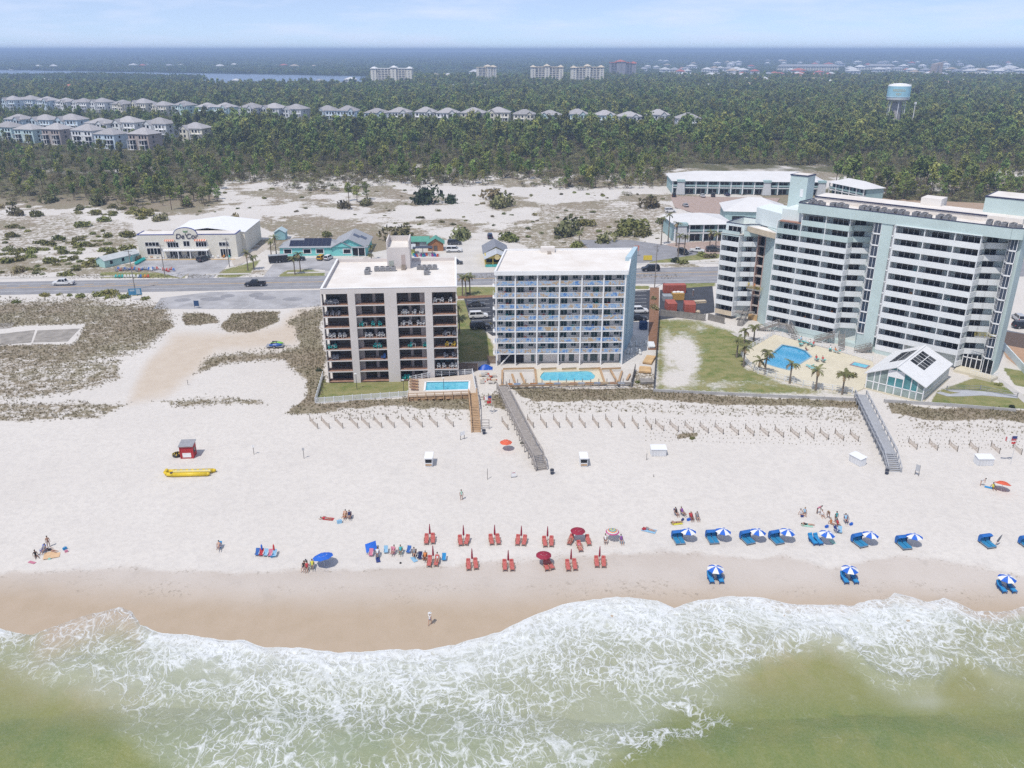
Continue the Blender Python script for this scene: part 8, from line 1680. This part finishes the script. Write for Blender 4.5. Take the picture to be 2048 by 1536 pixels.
def folding_mesh():
    b_ = MB().box(-.28, .28, -.3, .25, .28, .32, 0); b_.beam((0, .25, .3), (0, .55, .85), .54, .04, 0)
    for s__ in (-.28, .28): b_.beam((s__, -.3, 0), (s__, .3, .5), .03, .03, 1); b_.beam((s__, .35, 0), (s__, -.28, .48), .03, .03, 1); b_.beam((s__, -.28, .5), (s__, .4, .52), .05, .03, 1)
    return b_.mesh('folding_chair', [royal, pole_m])
FC = folding_mesh()
def fchair(u, v, rz, m, label, group=None): o = tag(link('folding_chair', FC, None, PG(u, v), R(rz), 1.1), label, 'chair', group); objmats(o, [m, pole_m]); return o
person('walk', 860, 1250, 160, 'white', 'blue', 'person in white shirt and cap walking on the wet sand', hat=4); person('stand', 923, 1000, 20, 'mint', 'pink', 'person in mint top standing alone on the open beach', sk=1)
# group at far left
person('stand', 98, 1094, 30, None, 'grey', 'bare chested person standing behind the peach blanket', sk=1); person('ground', 72, 1113, 40, 'black', 'black', 'person in black sitting left of the peach blanket', sk=2); person('sit', 88, 1106, -10, 'grey', 'black', 'person in grey seated in the blue chair by the peach blanket', sk=1); person('lie', 104, 1102, 70, 'black', 'black', 'person in black lying at the back of the peach blanket', sk=1)
fchair(86, 1104, -10, royal, 'blue folding chair by the peach blanket'); towel(104, 1110, 20, cm('peach', (.62, .42, .25)), 'wide peach blanket on the sand at the far left', 2.2, 1.9); towel(64, 1125, 70, cm('rosecloth', (.5, .18, .25)), 'small striped towel before the peach blanket', .5, 1.2); bag(130, 1099, azure, 'azure bag right of the peach blanket'); bag(133, 1104, cl['pink'], 'pink bag right of the peach blanket', .8); bag(99, 1119, cl['mint'], 'mint toy bag below the peach blanket', .6)
fchair(439, 1097, 0, azure, 'blue folding chair standing alone'); person('recline', 438, 1101, 10, None, 'navy', 'person reclining in the lone blue chair')
for i, (u, k) in enumerate([(515, 'blue'), (523, 'red'), (532, 'sky'), (541, 'pink'), (549, 'sky')]): fchair(u, 1111+i*.6, 0, cl[k], '%s folding chair, %s from the left by the two folded umbrellas' % (k, ORD[i]), 'folding chairs by two folded umbrellas')
closed_umbrella('thin folded blue umbrella among the five folding chairs', PG(525, 1108), royal, 1.7); closed_umbrella('thin folded red umbrella at the right of the five folding chairs', PG(549, 1109), flag_r, 1.8); bag(545, 1114, azure, 'azure bag at the foot of the five folding chairs')
# two sunbathing groups mid left
towel(657, 1038, 80, cl['red'], 'red striped towel of the sunbather at mid left'); person('lie', 652, 1038, 75, 'red', 'teal', 'person lying on the red striped towel', sk=1); fchair(690, 1036, 0, cl['orange'], 'orange folding chair of the mid left pair'); person('recline', 689, 1038, -10, None, 'yellow', 'person reclining in the orange chair', sk=0); fchair(700, 1037, 10, cl['navy'], 'navy folding chair of the mid left pair'); person('recline', 699, 1039, 8, 'navy', 'navy', 'person reclining in the navy chair', sk=0, hr=1); bag(679, 1046, cl['sky'], 'pale blue cooler before the mid left pair', 1.4)
person('sit', 607, 1141, -5, 'black', 'blue', 'person in black top and blue shorts by the royal blue umbrella'); person('sit', 614, 1142, 5, 'red', 'black', 'person in red seated by the royal blue umbrella', sk=1); person('bend', 612, 1133, 20, 'white', 'black', 'person bending behind the two seated by the royal blue umbrella'); fchair(624, 1137, 10, cl['mint'], 'lime folding chair left of the royal blue umbrella'); person('recline', 625, 1139, 10, 'yellow', 'teal', 'person reclining in the lime chair', sk=1)
# long line of bathers
o = thing('beach_tent', 'small royal blue sun shade at the left of the long line of bathers', 'sunshade', PG(742, 1102), R(20)); MB().add([(-.8, -.7, .25), (.8, -.7, .6), (.9, .7, 1.2), (-.7, .7, .9), (0, 0, 1.1)], [(0, 1, 4), (1, 2, 4), (2, 3, 4), (3, 0, 4)]).build('canopy', royal, o)
for x, y_, h_ in ((-.8, -.7, .25), (.8, -.7, .6), (.9, .7, 1.2), (-.7, .7, .9)): MB().tube((x, y_, 0), (x, y_, h_), .02, .02, 5).build('pole', pole_m, o)
line = [(742, 1112, 'pink', None, None), (755, 1113, 'sky', 'white', 'navy'), (772, 1106, 'sky', None, None), (786, 1108, 'pink', 'pink', 'pink'), (801, 1108, 'mint', 'teal', 'black'), (817, 1106, 'blue', None, None), (829, 1113, 'black', 'grey', 'black'), (840, 1118, 'navy', None, None), (850, 1120, 'orange', 'orange', 'red')]
for i, (u, v, ck, tp_, bt) in enumerate(line):
    fchair(u, v, rs_.uniform(-15, 15), cl[ck], '%s folding chair, %s from the left in the long line' % (ck, ORD[i]), 'chairs in the long line of bathers')
    if tp_: person('recline', u, v+2, rs_.uniform(-15, 15), tp_, bt, 'person in %s, in the %s chair of the long line' % (tp_, ORD[i]), sk=i % 3, hr=i % 3)
towel(756, 1120, 15, navyc, 'dark blue towel before the long line of bathers', .6, 1.3); towel(828, 1119, 30, cl['sky'], 'pale blue towel before the long line of bathers', .7, 1.4); fchair(888, 1121, 0, azure, 'azure folding chair right of the red chair pair'); bag(801, 1127, cl['black'], 'tiny dark bag on the sand below the long line', .5); person('recline', 875, 1125, 5, 'white', 'navy', 'person in white on the first lower row red chair')
person('lie', 1141, 1084, -20, None, 'black', 'person lying on the chair left of the upper maroon umbrella', loc=(*PG(1141, 1085)[:2], PG(1141, 1085)[2]+.4), sk=1); person('lie', 1159, 1097, 10, 'pink', 'black', 'person on the chair before the upper maroon umbrella', loc=(*PG(1159, 1098)[:2], PG(1159, 1098)[2]+.4)); person('sit', 1211, 1086, 0, 'white', 'red', 'person in white left of the rainbow umbrella', sk=1); person('sit', 1243, 1087, 10, 'purple', 'navy', 'person in purple right of the rainbow umbrella', sk=0)
fchair(1211, 1085, 0, c_white, 'white folding chair left of the rainbow umbrella'); fchair(1243, 1086, 10, cl['sky'], 'pale blue folding chair right of the rainbow umbrella'); towel(1298, 1061, 65, cl['sky'], 'pale blue patterned blanket with bags', 1.2, 2.2); person('lie', 1298, 1060, 60, 'grey', 'navy', 'person lying on the pale blue patterned blanket'); bag(1288, 1060, cl['red'], 'dark red bag on the patterned blanket')
# right groups
for i, (ps, u, v, rz_, tp_, bt, lab) in enumerate([('sit', 1353, 1032, 20, 'black', 'black', 'person in black seated, upper left of the first group'), ('recline', 1366, 1032, 25, 'purple', 'black', 'person in purple reclining in the first group'), ('sit', 1383, 1041, 10, 'red', 'navy', 'person in red seated in the first group'), ('sit', 1395, 1041, 8, 'grey', 'navy', 'person in grey seated, rightmost of the first group'), ('lie', 1353, 1046, 100, None, 'black', 'person lying at the front of the first group')]):
    person(ps, u, v, rz_, tp_, bt, lab+' behind the hooded loungers', sk=i % 3, hr=i % 3); fchair(u, v-1.5, rz_, [navyc, cl['grey'], cl['red'], cl['grey'], cl['sky']][i], 'folding chair under the %s person of the first group' % ORD[i]) if ps != 'lie' else None
towel(1354, 1047, 100, cl['yellow'], 'yellow towel at the front of the first group'); bag(1365, 1041, navyc, 'navy bag in the first group', .9); bag(1377, 1041, royal, 'royal blue bag in the first group')
for i, (ps, u, v, rz_, tp_, bt, lab) in enumerate([('ground', 1602, 1030, 30, 'white', 'pink', 'person in white sitting far left of the second group'), ('ground', 1609, 1027, -20, 'sky', 'navy', 'person in pale blue sitting far left of the second group'), ('bend', 1634, 1027, 60, 'pink', 'navy', 'person in pink bending in the second group'), ('ground', 1644, 1032, 0, 'white', 'grey', 'person in white sitting in the second group'), ('bend', 1656, 1036, -30, None, 'grey', 'bare chested person bending in the second group'), ('stand', 1671, 1044, 10, 'teal', 'black', 'person in teal standing in the second group'), ('lie', 1615, 1050, 80, 'black', 'teal', 'person lying before the second group'), ('ground', 1662, 1048, 40, 'orange', 'orange', 'person in orange crouching in the second group'), ('sit', 1676, 1055, 20, 'red', 'black', 'person in red seated low in the second group')]):
    person(ps, u, v, rz_, tp_, bt, lab, sk=i % 3, hr=(i+1) % 3)
towel(1614, 1051, 80, cl['mint'], 'pale green towel before the second group'); bag(1653, 1055, royal, 'royal blue bag alone below the second group'); bag(1604, 1034, navyc, 'navy bag at the left of the second group', .8)
fchair(1692, 1045, -10, navyc, 'navy folding chair with raised footrest right of the second group'); towel(1693, 1034, -12, cl['grey'], 'dark mat standing behind the navy chair', .7, 1.6); person('recline', 1691, 1046, -10, 'sky', 'blue', 'person in pale blue in the navy folding chair'); bag(1702, 1050, royal, 'blue bag right of the navy folding chair'); fchair(1674, 1065, 30, navyc, 'navy patterned folding chair right of the fifth umbrella'); fchair(1679, 1066, -20, cl['sky'], 'pale folding chair right of the fifth umbrella'); towel(1665, 1084, 10, cl['mint'], 'mint towel at the foot of the fifth umbrella', .6, 1.1); bag(1659, 1069, cl['teal'], 'teal bag by the fifth umbrella', .7)
person('bend', 1961, 971, 40, 'white', 'grey', 'person in white bending left of the tipped orange umbrella'); person('ground', 1986, 977, -10, 'yellow', 'navy', 'person in yellow sitting under the tipped orange umbrella', sk=2); towel(1977, 975, 60, azure, 'blue towel beside the tipped orange umbrella', .7, 1.2)
for i, (u, v, tp_) in enumerate([(1600,684,'sky'),(1617,690,'white'),(1625,693,'red'),(1660,702,'white'),(1673,706,'orange'),(1633,722,'red'),(1646,724,'red')]): person('recline', u, v, [-40,-42,-42,-20,30,0,0][i], tp_, 'navy', 'person in %s on a lounger by the hotel pool, %s from the steps' % (tp_, ORD[i]), z=.25, sk=i % 2)
person('stand', 1529, 592, 0, 'orange', 'black', 'worker in orange on the hanging platform', loc=(*fH(-10.9, 3.6), 8.7)); person('stand', 1500, 590, 0, 'yellow', 'navy', 'worker in yellow at the left end of the hanging platform', loc=(*fH(-12.6, 3.6), 8.7)); person('sit', 1613, 703, 120, 'red', 'red', 'person in red sitting on the hotel pool edge', z=.0)
person('stand', 1386, 592, 50, 'black', 'navy', 'worker in black standing on the hotel service lot', hat=4)
